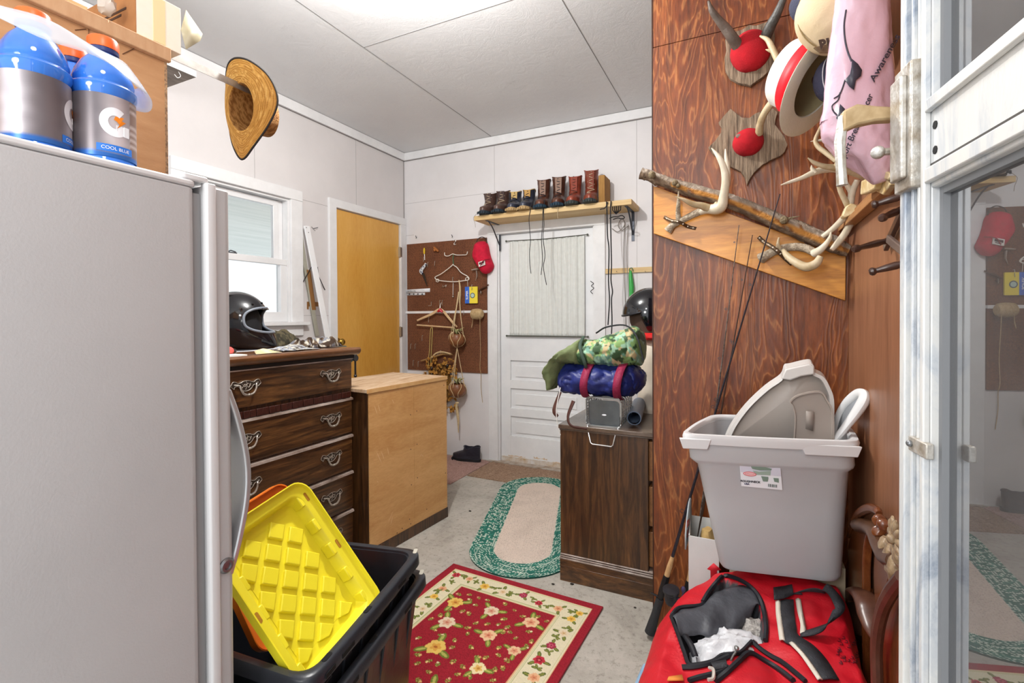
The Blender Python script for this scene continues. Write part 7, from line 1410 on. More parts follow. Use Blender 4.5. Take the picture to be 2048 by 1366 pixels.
ribbon([(cz(480, 600)[0], cz(600, 640)[0], cz(0, 640)[1]), (cz(430, 740)[0], cz(600, 760)[0], cz(0, 760)[1]), (cz(400, 900)[0], cz(590, 900)[0], cz(0, 900)[1]), (cz(385, 1100)[0], cz(580, 1100)[0], cz(0, 1100)[1]), (cz(385, 1366)[0], cz(590, 1366)[0], cz(0, 1366)[1]), (cz(385, 1500)[0], cz(590, 1500)[0], cz(0, 1500)[1])], 'centre_splat', cwood, x=XC)
m = MB(); m.tube(cr([chp(*cz(555, 650), XC-.02), chp(*cz(480, 750), XC-.02), chp(*cz(425, 860), XC-.02), chp(*cz(392, 1000), XC-.02), chp(*cz(380, 1150), XC-.02), chp(*cz(385, 1366), XC-.02), chp(*cz(383, 1500), XC-.02)], 6), [0.012, 0.013, 0.013, 0.013, 0.012, 0.012, 0.012], 10); m.build('splat_moulding', cdark, CH, world=True)
ribbon([(cz(365, 500)[0], cz(400, 520)[0], cz(0, 505)[1]), (cz(360, 600)[0], cz(460, 620)[0], cz(0, 610)[1]), (cz(362, 700)[0], cz(450, 700)[0], cz(0, 700)[1]), (cz(370, 830)[0], cz(400, 850)[0], cz(0, 840)[1])], 'back_splat', cwood, x=XC+0.006)
ribbon([(cz(170, 830)[0], cz(230, 830)[0], cz(0, 820)[1]), (cz(170, 920)[0], cz(280, 940)[0], cz(0, 920)[1]), (cz(235, 1040)[0], cz(275, 1050)[0], cz(0, 1050)[1])], 'side_piece', cdark, x=XC+0.004)
for y in (1.62, 1.18): MB().tube([(XC+0.016, y, 0.0), (XC+0.016, y, 0.30), (XC+0.014, y, 0.50)], [0.014, 0.012, 0.014], 10).build('leg', cwood, CH, world=True)
MB().box((XC+0.004, 1.17, 0.44), (XC+0.025, 1.64, 0.49)).build('seat_rail', cwood, CH, world=True, bev=0.004)
# ------------------------------------------------------------------ hats and pink bag hanging at the right
rgt = Vector(_a); fwd = Vector(_f); upv = Vector(_b)
Cb = dep(1724, 180, 1.06); ru, rv = 0.077, 0.045
def pinkr(z):                                 # half width factor along the height
    t = (z-1.56)/0.56; return 0.25 if t < 0.02 else min(1.0, 0.55+t*5) if t < 0.09 else (1.0-0.40*t+0.03*sin(t*6) if t < 0.85 else 0.66-(t-0.85)*2.0)
Fh = Vector((fwd.x, fwd.y, 0)).normalized(); Rh = Vector((rgt.x, rgt.y, 0)).normalized()
PK = thing('pink_plastic_bag', 'stuffed pink plastic bag with dark ribbon drawings and writing hanging at the storm door', 'bag', (Cb.x, Cb.y, 1.57))
m = MB(); zs_ = np.concatenate([np.linspace(1.565, 1.64, 10), np.linspace(1.65, 2.12, 36)]); rings = []
def pkoff(z): return (0.10*(1-min(1, max(0, (z-1.60)/0.5)))*0.12)
for z in zs_:
    g = []; k = pinkr(z); cx = Cb+Rh*(-0.012+0.03*max(0, 1.66-z)/0.1*0.6+0.045*max(0, z-1.62)); cx.z = 0
    for j in range(64):
        a = 2*pi*j/64; q = cx+Rh*(ru*k*cos(a))+Fh*(rv*k*sin(a))+Vector((0, 0, z-0.03*cos(a)*(1 if z < 1.66 else 0.3)))
        w = 0.004*mnoise.noise(Vector((q.x*34, q.y*34, q.z*16)))+0.005*(0.5-abs(mnoise.noise(Vector((a*3, 0, z*26)))))*(1.6 if z > 2.0 or z < 1.68 else 0.7)
        g.append(q+(q-Vector((cx.x, cx.y, q.z))).normalized()*w)
    rings.append(g)
m.loft(rings); m.build('bag_film', mat('pink_poly', '#d9b4c6', 0.22, var='#e2c2d2', sc=7, coat=0.6, bmp=0.25, bsc=26), PK, world=True, smooth=70)
def pkpt(px, py, off=0.003):
    d = (dep(px, py, 1.0)-Vector((0, 0, 1.25))); 
    t = 1.02
    for _ in range(8):
        p = Vector((0, 0, 1.25))+d*t; cx = Cb+Rh*(-0.012+0.045*max(0, p.z-1.62)); s_ = (Vector((p.x, p.y, 0))-Vector((cx.x, cx.y, 0))).dot(Rh); k = pinkr(p.z); s_ = max(-ru*k*0.97, min(ru*k*0.97, s_)); b_ = -rv*k*sqrt(max(0, 1-(s_/(ru*k))**2)); cur = (Vector((p.x, p.y, 0))-Vector((cx.x, cx.y, 0))).dot(Fh); t += (b_-off-cur)/max(0.5, d.dot(Fh))
    return Vector((0, 0, 1.25))+d*t
inkp = mat('bag_print_ink', '#3b3a48', 0.4)
def pkline(pts, r, nm='printed_ribbon'):
    m = MB(); m.tube([pkpt(*q, 0.0045) for q in [tuple(t) for t in cr(pts, 5)]], r, 6); m.build(nm, inkp, PK, world=True)
def pkpoly(pts, nm='printed_ribbon'):
    P = [pkpt(*q, 0.006) for q in pts]; c = sum(P, Vector())/len(P); m = MB(); m.add(P+[c], [(i, (i+1) % len(P), len(P)) for i in range(len(P))]); m.build(nm, inkp, PK, world=True, solid=0.001)
pkline([(1692, 20), (1688, 50), (1690, 80), (1696, 105), (1703, 122)], 0.0018); pkpoly([(1704, 118), (1716, 128), (1724, 140), (1722, 152), (1712, 160), (1708, 180), (1698, 172), (1690, 160), (1700, 148), (1703, 134)])
pkline([(1690, 160), (1684, 178), (1678, 190), (1668, 197)], 0.0016); pkline([(1680, 185), (1676, 200), (1664, 212), (1668, 224), (1680, 236)], 0.0015); pkpoly([(1680, 208), (1690, 218), (1686, 226), (1684, 250), (1672, 236), (1677, 226)])
def pktext(txt, A, B, size):
    mb = MB(); text_mb(mb, txt, Matrix(), size, 0.0, 'LEFT', bold=0.0004); w = max(v.x for v in mb.v); d_ = (B[0]-A[0], B[1]-A[1]); l = sqrt(d_[0]**2+d_[1]**2); n_ = (d_[1]/l, -d_[0]/l)
    mb.v = [pkpt(A[0]+d_[0]*v.x/w+n_[0]*v.y*900, A[1]+d_[1]*v.x/w+n_[1]*v.y*900, 0.0055) for v in mb.v]; mb.build('printed_words', inkp, PK, world=True, smooth=0)
pktext('Support Breast Cancer', (1676, 338), (1742, 188), 0.019); pktext('Awareness', (1744, 162), (1796, 70), 0.019)
m = MB(); top = Cb+Rh*(0.008); top.z = 2.10; hk = Vector((0.285, top.y+0.02, 2.27))
for s_ in (-0.03, 0.03): m.tube(cr([top+Rh*s_, top+Rh*s_*0.6+Vector((0, 0, 0.08)), hk+Vector((-0.02, 0, 0.0))], 5), [0.016, 0.008, 0.004], 8, flat=0.4)
m.build('bag_handle', MATS['pink_poly'], PK, world=True)
m = MB(); m.tube(cr([Vector((XR, hk.y, 2.30)), Vector((0.275, hk.y, 2.28)), Vector((0.262, hk.y, 2.26)), Vector((0.258, hk.y, 2.29))], 5), 0.005, 8); tag(m.build('wall_hook', blw, None), 'black iron hook on the right wall above the pink plastic bag', 'hook')
# straw boater with red band
bc = dep(1640, 165, 1.36); rdl = (bc-Vector((0, 0, 1.25))).normalized(); rtl = rdl.cross(Vector((0, 0, 1))).normalized(); bn = (-rtl*0.84+rdl*0.24+Vector((0, 0, 0.55))).normalized(); BM = frame(bc, bn.cross(Vector((0, 0, 1))).normalized(), z=bn) @ Matrix.Scale(1.08, 4)
BO = thing('boater_hat', 'white straw boater hat with a bright red band hanging beside the pink bag', 'hat', bc)
wst = mat('white_straw', '#e6ead6', 0.55, var='#eef0e2', sc=16, bmp=0.15, bsc=200)
m = MB(BM); m.lathe([(0.088, 0.0), (0.135, -0.002), (0.139, 0.0), (0.135, 0.003), (0.086, 0.004)], 48, sx=1.12, cap=False); m.build('brim', wst, BO, world=True)
m = MB(BM); m.lathe([(0.089, 0.0), (0.087, 0.03), (0.084, 0.085), (0.078, 0.095), (0.02, 0.097), (0.001, 0.097)], 48, sx=1.12, cap=False); m.build('crown', mat('white_straw2', '#eceee8', 0.5, bmp=0.1, bsc=200), BO, world=True, solid=0.002, off=1)
m = MB(BM); m.lathe([(0.0930, 0.016), (0.0915, 0.054)], 48, sx=1.12, cap=False); m.build('red_band', mat('ribbon_red', '#e01526', 0.5), BO, world=True, solid=0.0015, off=1)
m = MB(BM); m.lathe([(0.0855, 0.003), (0.084, 0.03), (0.080, 0.084), (0.02, 0.090), (0.001, 0.090)], 40, sx=1.12, cap=False); m.build('inside_lining', mat('khaki_lining', '#a89d78', 0.8), BO, world=True)
# cream cap with printing
cc0 = dep(1686, 18, 1.18); rdl = (cc0-Vector((0, 0, 1.25))).normalized(); rtl = rdl.cross(Vector((0, 0, 1))).normalized(); cn = (-rtl*0.72-Vector((0, 0, 0.50))-rdl*0.35).normalized(); CMx = frame(cc0, cn.cross(Vector((0, 0, 1))).normalized(), z=cn)
CC = thing('baseball_cap', 'cream cap with centre seam and dark lettering hanging beside the pink bag', 'cap', cc0)
crm_m = mat('cream_canvas', '#d9c6a3', 0.8, var='#cfba95', sc=10, bmp=0.1, bsc=200)
m = MB(); rr3 = [[CMx @ Vector((0.088*cos(2*pi*j/40)*k*(1-0.05*(abs(sin(pi*j/40*2)) < 0.12)), 0.096*sin(2*pi*j/40)*k, z)) for j in range(40)] for z, k in [(0.10*sin(t), cos(t)**0.75 if cos(t) > 0 else 0) for t in np.linspace(-0.25, 1.5, 16)]]; m.loft(rr3); m.build('cap_crown', crm_m, CC, world=True, smooth=80)
m = MB(); m.tube([CMx @ Vector((0, 0.098*cos(t), 0.103*sin(t))) for t in np.linspace(-0.2, pi+0.2, 30)], 0.0018, 5); m.build('centre_seam', mat('seam_tan', '#8f7a52', 0.8), CC, world=True)
bl = dep(1662, 96, 1.10); m = MB(frame(bl, (rgt+upv*0.18).normalized(), z=(-fwd+upv*0.25).normalized())); m.prism([(-0.036, 0.010), (-0.026, -0.006), (0.0, -0.012), (0.05, -0.010), (0.06, 0.0), (0.06, 0.016)], -0.004, 0.0); m.build('cap_bill', mat('bill_brown', '#5a4734', 0.8, var='#7d6648', sc=50), CC, world=True, bev=0.001)
m = MB(); FT_ = frame(dep(1655, 88, 1.085), (rgt+upv*0.22).normalized(), z=(-fwd).normalized()); text_mb(m, 'BK', FT_, 0.030, 0.0004, bold=0.0016); m.build('cap_lettering', mat('letter_brown', '#3e2f22', 0.7), CC, world=True, smooth=0)
# navy knitted cap with white stitching
nc = dep(1672, 158, 1.26); NC = thing('baseball_cap', 'navy cap with rows of white stitching half hidden behind the pink bag', 'cap', nc)
m = MB(); m.ball(nc, (0.052, 0.04, 0.062), 12); m.build('cap_crown', mat('navy_cloth', '#3d3d52', 0.8, bmp=0.3, bsc=200), NC, world=True)
for k in range(6):
    a = -1.15+k*0.22; m = MB(); m.tube([nc+rgt*(0.0535*sin(a)*cos(t))-fwd*(0.043*cos(a)*cos(t)+0.004)+Vector((0, 0, 0.063*sin(t))) for t in np.linspace(-0.9, 1.0, 14)], 0.0012, 5); m.build('stitch_row', mat('white_thread', '#d8d8de', 0.7), NC, world=True)
nc2 = dep(1612, -2, 1.36); o = thing('baseball_cap', 'dark navy mesh cap peeking out behind the cream cap at the top', 'cap', nc2); m = MB(); m.ball(nc2+Vector((0.02, 0.03, 0)), (0.06, 0.05, 0.05), 12); m.build('cap_crown', mat('navy_mesh', '#3f4358', 0.8, bmp=0.5, bsc=300), o, world=True)
m = MB(); m.tube(cr([nc2+Vector((0.05, 0.05, 0.03)), Vector((XR, nc2.y+0.06, nc2.z+0.05))], 3), 0.006, 8); m.build('hanging_loop', blw, o, world=True)
for src, w in ((bc+bn*0.02, 'peg carrying the straw boater'), (cc0+Vector((0.0, 0.03, 0.03)), 'peg carrying the cream cap'), (nc, 'peg carrying the navy cap')):
    m = MB(); e = Vector((XR, src.y+0.05, src.z+0.03)); m.tube([e, e.lerp(src, 0.5), src], [0.012, 0.008, 0.010], 10); tag(m.build('hat_peg', mat('peg_brown', '#5b3a28', 0.4), None), 'dark wooden '+w+' on the right wall', 'peg')
# ---- antler cluster and ledge by the corner
ledge = MB(); ledge.box((0.280, 1.25, 1.537), (XR-0.0005, YP-0.003, 1.556)); ledge.box((0.296, 1.25, 1.556), (XR-0.0005, YP-0.003, 1.580))
tag(ledge.build('wall_ledge', wood('ledge_wood', ['#8a5c34', '#ab7a4b', '#c4966a'], (3, 0.5, 3), ring=4, rough=0.5), None, bev=0.002), 'narrow wooden ledge on the right wall under the antler cluster', 'ledge')
def thing_ant(label, px, py, off): return thing('antler', label, 'antler', ap(px, py, off))
A3 = thing_ant('long pale antler tine pointing left above the tip of the tallest fishing rod', 1625, 345, .2)
tine('main_beam', antp, [(1562, 370, .26), (1580, 364, .25), (1603, 356, .24), (1625, 346, .23), (1645, 340, .22), (1670, 339, .20), (1695, 345, .18)], [.002, .006, .008, .011, .012, .011, .010], A3, mul=.85); tine('tine', antp, [(1630, 345, .23), (1624, 337, .235), (1623, 330, .24)], [.011, .006, .001], A3, mul=.85)
A4 = thing_ant('tan antler with a raised tine lying above the long pale one under the pink bag', 1680, 338, .26)
tine('main_beam', ant, [(1616, 316, .32), (1630, 326, .31), (1650, 333, .30), (1680, 337, .28), (1710, 347, .26), (1735, 358, .24)], [.002, .007, .009, .012, .011, .010], A4, mul=.85); tine('tine', ant, [(1672, 336, .29), (1674, 322, .30), (1672, 311, .31)], [.010, .006, .002], A4, mul=.85)
A5 = thing_ant('thin curved dark tan antler coming down from behind the boater', 1635, 280, .2)
tine('main_beam', ant, [(1648, 240, .16), (1640, 258, .18), (1631, 280, .20), (1636, 293, .21), (1652, 306, .22), (1672, 322, .23)], [.004, .006, .007, .008, .008, .007], A5, mul=.9); tine('tine', antp, [(1650, 280, .2), (1635, 281, .2), (1621, 283, .2)], [.007, .004, .001], A5, mul=.8)
A6 = thing_ant('white forked antler pair on a pale skull plate in the corner above the sloping board', 1690, 430, .15)
tine('upright_tine', ant, [(1677, 368, .2), (1682, 384, .19), (1690, 400, .18), (1697, 412, .17)], [.008, .009, .010, .012], A6, mul=.85); tine('upright_tine', antp, [(1690, 355, .2), (1694, 370, .19), (1703, 385, .18), (1700, 410, .17)], [.003, .008, .011, .013], A6, mul=.85)
tine('upright_tine', antp, [(1715, 360, .2), (1707, 378, .19), (1703, 392, .18)], [.010, .011, .012], A6, mul=.85)
tine('lower_beam', antp, [(1697, 425, .16), (1682, 442, .13), (1665, 458, .10), (1645, 473, .085)], [.011, .010, .009, .007], A6); tine('lower_beam', antp, [(1706, 430, .16), (1700, 448, .13), (1688, 470, .11), (1672, 490, .10), (1663, 500, .10)], [.011, .011, .011, .010, .007], A6)
m = MB(); q = [ap(x, y, .17) for x, y in ((1690, 415), (1700, 409), (1712, 412), (1711, 428), (1698, 433), (1688, 437), (1682, 434))]; c = sum(q, Vector())/len(q); m.loft([[p+Vector((0, -0.02, 0)) for p in q], [p+Vector((0, 0.02, 0)) for p in q]]); m.build('skull_plate', mat('pale_skull', '#e8dbb5', 0.5, var='#c9a86b', sc=40), A6, world=True, bev=0.003)
A7 = thing('skull_plates', 'pile of pale cut skull plates lying on the ledge under the pink bag', 'skull plate', at(1740, 370, 'x', 0.28))
for k, (pts, x_) in enumerate((([(1722, 362), (1742, 352), (1752, 362), (1748, 378), (1735, 385), (1720, 390)], .255), ([(1745, 358), (1768, 352), (1780, 368), (1765, 390), (1748, 382)], .27), ([(1744, 345), (1762, 338), (1785, 350), (1775, 360), (1755, 356)], .265))):
    q = [at(x, y, 'x', x_) for x, y in pts]; m = MB(); m.loft([q, [p+Vector((0.016, 0.01, 0)) for p in q]]); m.build('bone_plate', mat('pale_skull', '#e8dbb5'), A7, world=True, bev=0.003)
# peg rack
PR = thing('peg_rack', 'dark brown turned wooden peg rack on the right wall beside the storm door', 'peg rack', at(1795, 470, 'x', 0.30))
pgd = mat('dark_turned_wood', '#4a3128', 0.35, var='#38241c', sc=12, coat=0.3)
def peg(tip, tt, root, nm='turned_peg'):
    T_ = dep(*tip, tt); R2_ = at(*root, 'x', 0.300); L_ = R2_-T_; m = MB(); m.tube([T_, T_+L_*.05, T_+L_*.12, T_+L_*.2, T_+L_*.45, T_+L_*.7, T_+L_*.85, R2_], [0.005, 0.0085, 0.009, 0.0055, 0.0075, 0.0085, 0.0065, 0.008], 12); m.build(nm, pgd, PR, world=True)
peg((1743, 411), 1.05, (1815, 388)); peg((1706, 499), 1.12, (1776, 481)); peg((1738, 545), 1.05, (1815, 525)); peg((1762, 437), 1.02, (1800, 420))
m = MB(); a, b = at(1768, 492, 'x', .296), at(1800, 420, 'x', .296); dv = (b-a).normalized(); w_ = Vector((0, -dv.z, dv.y))*0.009; b2 = a+dv*0.24; m.loft([[a-w_-dv*.01, a+w_-dv*.01, a+w_-dv*.01+Vector((.010, 0, 0)), a-w_-dv*.01+Vector((.010, 0, 0))], [b2-w_, b2+w_, b2+w_+Vector((.010, 0, 0)), b2-w_+Vector((.010, 0, 0))]]); m.build('rack_slat', pgd, PR, world=True, bev=0.002)
m = MB(); a = at(1772, 478, 'x', .286); b = at(1812, 512, 'x', .286); dv = (b-a).normalized(); w_ = Vector((0, -dv.z, dv.y))*0.009; m.loft([[a-w_, a+w_, a+w_+Vector((.009, 0, 0)), a-w_+Vector((.009, 0, 0))], [b-w_, b+w_, b+w_+Vector((.009, 0, 0)), b-w_+Vector((.009, 0, 0))]]); m.build('rack_slat', mat('greyed_slat', '#6b5c55', 0.4), PR, world=True, bev=0.002)

# ------------------------------------------------------------------ black bins with the yellow lid
blk_m = mat('black_tote_plastic', '#22252b', 0.32, var='#2b2f36', sc=10, bmp=0.05, bsc=60)
def black_bin(label, zt, zb, cn, grp=None):
    o = thing('black_storage_bin', label, 'bin', (-1.17, 0.93, zb)); bt = grow(cn, -0.065); H_ = zt-zb
    def lw(t, g=0.0): return grow(lerpc(bt, cn, t), g)
    m = MB(); m.loft([quadring(grow(bt, -0.02), zb+0.002, 0.05), quadring(bt, zb, 0.05), quadring(lw(0.55, -0.022), zb+H_*0.55, 0.05), quadring(lw(0.80, -0.026), zb+H_*0.80, 0.05), quadring(lw(0.97, -0.030), zt-0.008, 0.05), quadring(lw(0.97, -0.036), zt-0.008, 0.05), quadring(lw(0.5, -0.032), zb+H_*0.5, 0.05), quadring(grow(bt, -0.012), zb+0.008, 0.05)]); m.build('tub', blk_m, o, world=True, smooth=45)
    m = MB(); m.loft([quadring(grow(cn, g), z, 0.055, bow=0.004) for g, z in ((-0.034, zt-0.010), (-0.032, zt-0.001), (-0.026, zt), (-0.006, zt), (0.0, zt-0.005), (0.002, zt-0.030), (-0.002, zt-0.032), (-0.004, zt-0.012), (-0.02, zt-0.010))], False, False, loop=True); rm_ = m.build('rim', blk_m, o, world=True, smooth=50)
    for k in range(4):
        A_, B_ = Vector((*cn[1], 0)), Vector((*cn[2], 0))
    A_, B_ = Vector((*cn[1], 0)), Vector((*cn[2], 0)); e = (B_-A_).normalized(); n_ = Vector((e.y, -e.x, 0)); 
    for t in (0.16, 0.30, 0.44, 0.58, 0.72, 0.86):
        p = A_.lerp(B_, t)-n_*0.040; q = A_.lerp(B_, t)*1.0-n_*0.085; mb = MB(); w_ = e*0.016
        mb.add([p-w_+Vector((0, 0, zt-0.06)), p+w_+Vector((0, 0, zt-0.06)), q+w_+Vector((0, 0, zb+0.02)), q-w_+Vector((0, 0, zb+0.02)), p-w_+n_*0.022+Vector((0, 0, zt-0.06)), p+w_+n_*0.022+Vector((0, 0, zt-0.06)), q+w_+n_*0.018+Vector((0, 0, zb+0.02)), q-w_+n_*0.018+Vector((0, 0, zb+0.02))], [(4, 5, 6, 7), (0, 3, 2, 1), (0, 1, 5, 4), (1, 2, 6, 5), (2, 3, 7, 6), (3, 0, 4, 7)]); mb.build('side_rib', blk_m, o, world=True, bev=0.003)
    for t, l in ((0.12, 0.035), (0.24, 0.05), (0.40, 0.05), (0.56, 0.05), (0.72, 0.05)):
        p = A_.lerp(B_, t)+n_*0.0035; mb = MB(frame(p+Vector((0, 0, zt-0.020)), e, z=n_)); mb.box((-l/2, -0.005, -0.001), (l/2, 0.005, 0.0006)); mb.build('rim_slot', mat('slot_black', '#08090b', 0.9), o, world=True)
    c = Vector((*cn[2], 0)).lerp(Vector((*cn[0], 0)), 0.034)+Vector((0, 0, zt+0.0005)); mb = MB(frame(c, (e+Vector((-.3, .1, 0))).normalized(), z=(0, 0, 1))); mb.prism(rrect(0.030, 0.012, 0.005), -0.0005, 0.0008); mb.build('corner_hole', mat('hole_pale', '#b9b6a8', 0.7), o, world=True)
    for t in (0.14, 0.44): 
        c = A_.lerp(B_, t)-n_*0.014+Vector((0, 0, zt+0.0005)); mb = MB(frame(c, e, z=(0, 0, 1))); mb.prism(rrect(0.030, 0.012, 0.005), -0.0005, 0.0006); mb.build('rim_hole', mat('slot_black', '#08090b'), o, world=True)
    return o
cn_ = [(-1.425, 0.662), (-0.800, 0.700), (-0.938, 1.275), (-1.50, 1.14)]
black_bin('upper black plastic storage bin of the nested pair, holding the yellow lid', 0.505, 0.100, cn_)
black_bin('lower black plastic storage bin of the nested pair, its rim just below the other', 0.432, 0.014, grow(cn_, 0.022))
def make_lid(name, label, A, B, P1, P2, W, L, mt, full=True):
    e1 = (P1-A).normalized(); e0 = (B-A); e0 = (e0-e1*e0.dot(e1)).normalized(); nz_ = e0.cross(e1); 
    if nz_.dot(Vector((0, 0, 1.25))-A) < 0: nz_ = -nz_
    o = thing(name, label, 'lid', A)
    Mx = Matrix((e0, e1, nz_)).transposed().to_4x4(); Mx.translation = A
    m = MB(Mx); hh = 0.036
    def rr(ins, z, r=0.045): return [(x+W/2, y+L/2, z) for x, y in rrect(W-2*ins, L-2*ins, max(0.01, r-ins*0.5), 6)]
    m.loft([rr(0, 0.012), rr(0, 0.0), rr(0.004, -0.002), rr(0.024, -0.002), rr(0.028, -0.006), rr(0.036, -hh), rr(0.06, -hh-0.002)], False, False)
    m.add([(0.058, 0.058, -hh-0.001), (W-0.058, 0.058, -hh-0.001), (W-0.058, L-0.058, -hh-0.001), (0.058, L-0.058, -hh-0.001)], [(0, 1, 2, 3)])
    m.loft([rr(0.0, 0.012), rr(-0.003, 0.012), rr(-0.003, -0.010), rr(0.020, -0.012), rr(0.03, -hh-0.006), rr(0.06, -hh-0.006)], False, False); m.build('lid_shell', mt, o, world=True, smooth=45)
    if not full: return o
    p = 0.0555; s2 = 0.020; k = 0
    for i in range(-14, 15):
        for j in range(-14, 15):
            u = (i+j)*p*0.7071+W*0.52; v = (i-j)*p*0.7071+L*0.5-0.01
            quad = [(u, v+s2*1.414), (u+s2*1.414, v), (u, v-s2*1.414), (u-s2*1.414, v)]
            lim = 0.046
            cl_ = [(min(max(a, lim), W-lim), min(max(b, lim), L-lim)) for a, b in quad]
            if not (lim-0.004 < u < W-lim+0.004 and lim-0.004 < v < L-lim+0.004): continue
            top = [(u+(a-u)*0.92, v+(b-v)*0.92) for a, b in cl_]
            mb = MB(Mx); mb.loft([[(a, b, -hh-0.002) for a, b in cl_], [(a, b, -hh+0.006) for a, b in cl_], [(a, b, -hh+0.008) for a, b in top]]); mb.build('waffle_square', mt, o, world=True, bev=0.0015); k += 1
    for t in np.linspace(0.12, 0.88, 5):
        for x in (0.031, W-0.031):
            mb = MB(Mx); mb.box((x-0.007, t*L-0.018, -hh), (x+0.007, t*L+0.018, -0.004)); mb.build('rim_block', mt, o, world=True, bev=0.003)
    for t in (0.12, 0.5):
        for x in (0.012, W-0.012):
            mb = MB(Mx @ Matrix.Translation((x, t*L, -0.0015)) @ Matrix.Rotation(pi/2, 4, 'Z')); mb.prism(rrect(0.026, 0.009, 0.004), 0, 0.0006); mb.build('lid_slot', mat('slot_ochre', '#a9781c', 0.7), o, world=True)
    return o
yl = mat('yellow_plastic_lid', '#eddf2c', 0.38, sss=0.0, var='#f0e436', sc=3); og = mat('orange_plastic_lid', '#f0822c', 0.38, var='#ee7a26', sc=3)
A_ = dep(600, 960, 1.36); P1_ = at(762, 1200, 'z', 0.472); P2_ = at(578, 1358, 'z', 0.472); dd_ = P1_-A_; kk = (P2_-A_).dot(dd_)/dd_.dot(dd_); B_ = P2_-dd_*kk
wl = (B_-A_).length
make_lid('bin_lid', 'bright yellow lid with a diamond waffle pattern standing in the upper black bin', A_, B_, P1_, P2_, wl-0.006, dd_.length+0.008, yl)
A2_ = dep(566, 962, 1.50); make_lid('bin_lid', 'orange plastic lid standing behind the yellow one beside the refrigerator', A2_, A2_+(B_-A_), A2_+dd_*0.8+Vector((-0.05, 0, -0.06)), P2_, wl*0.9, dd_.length*0.9, og, False)

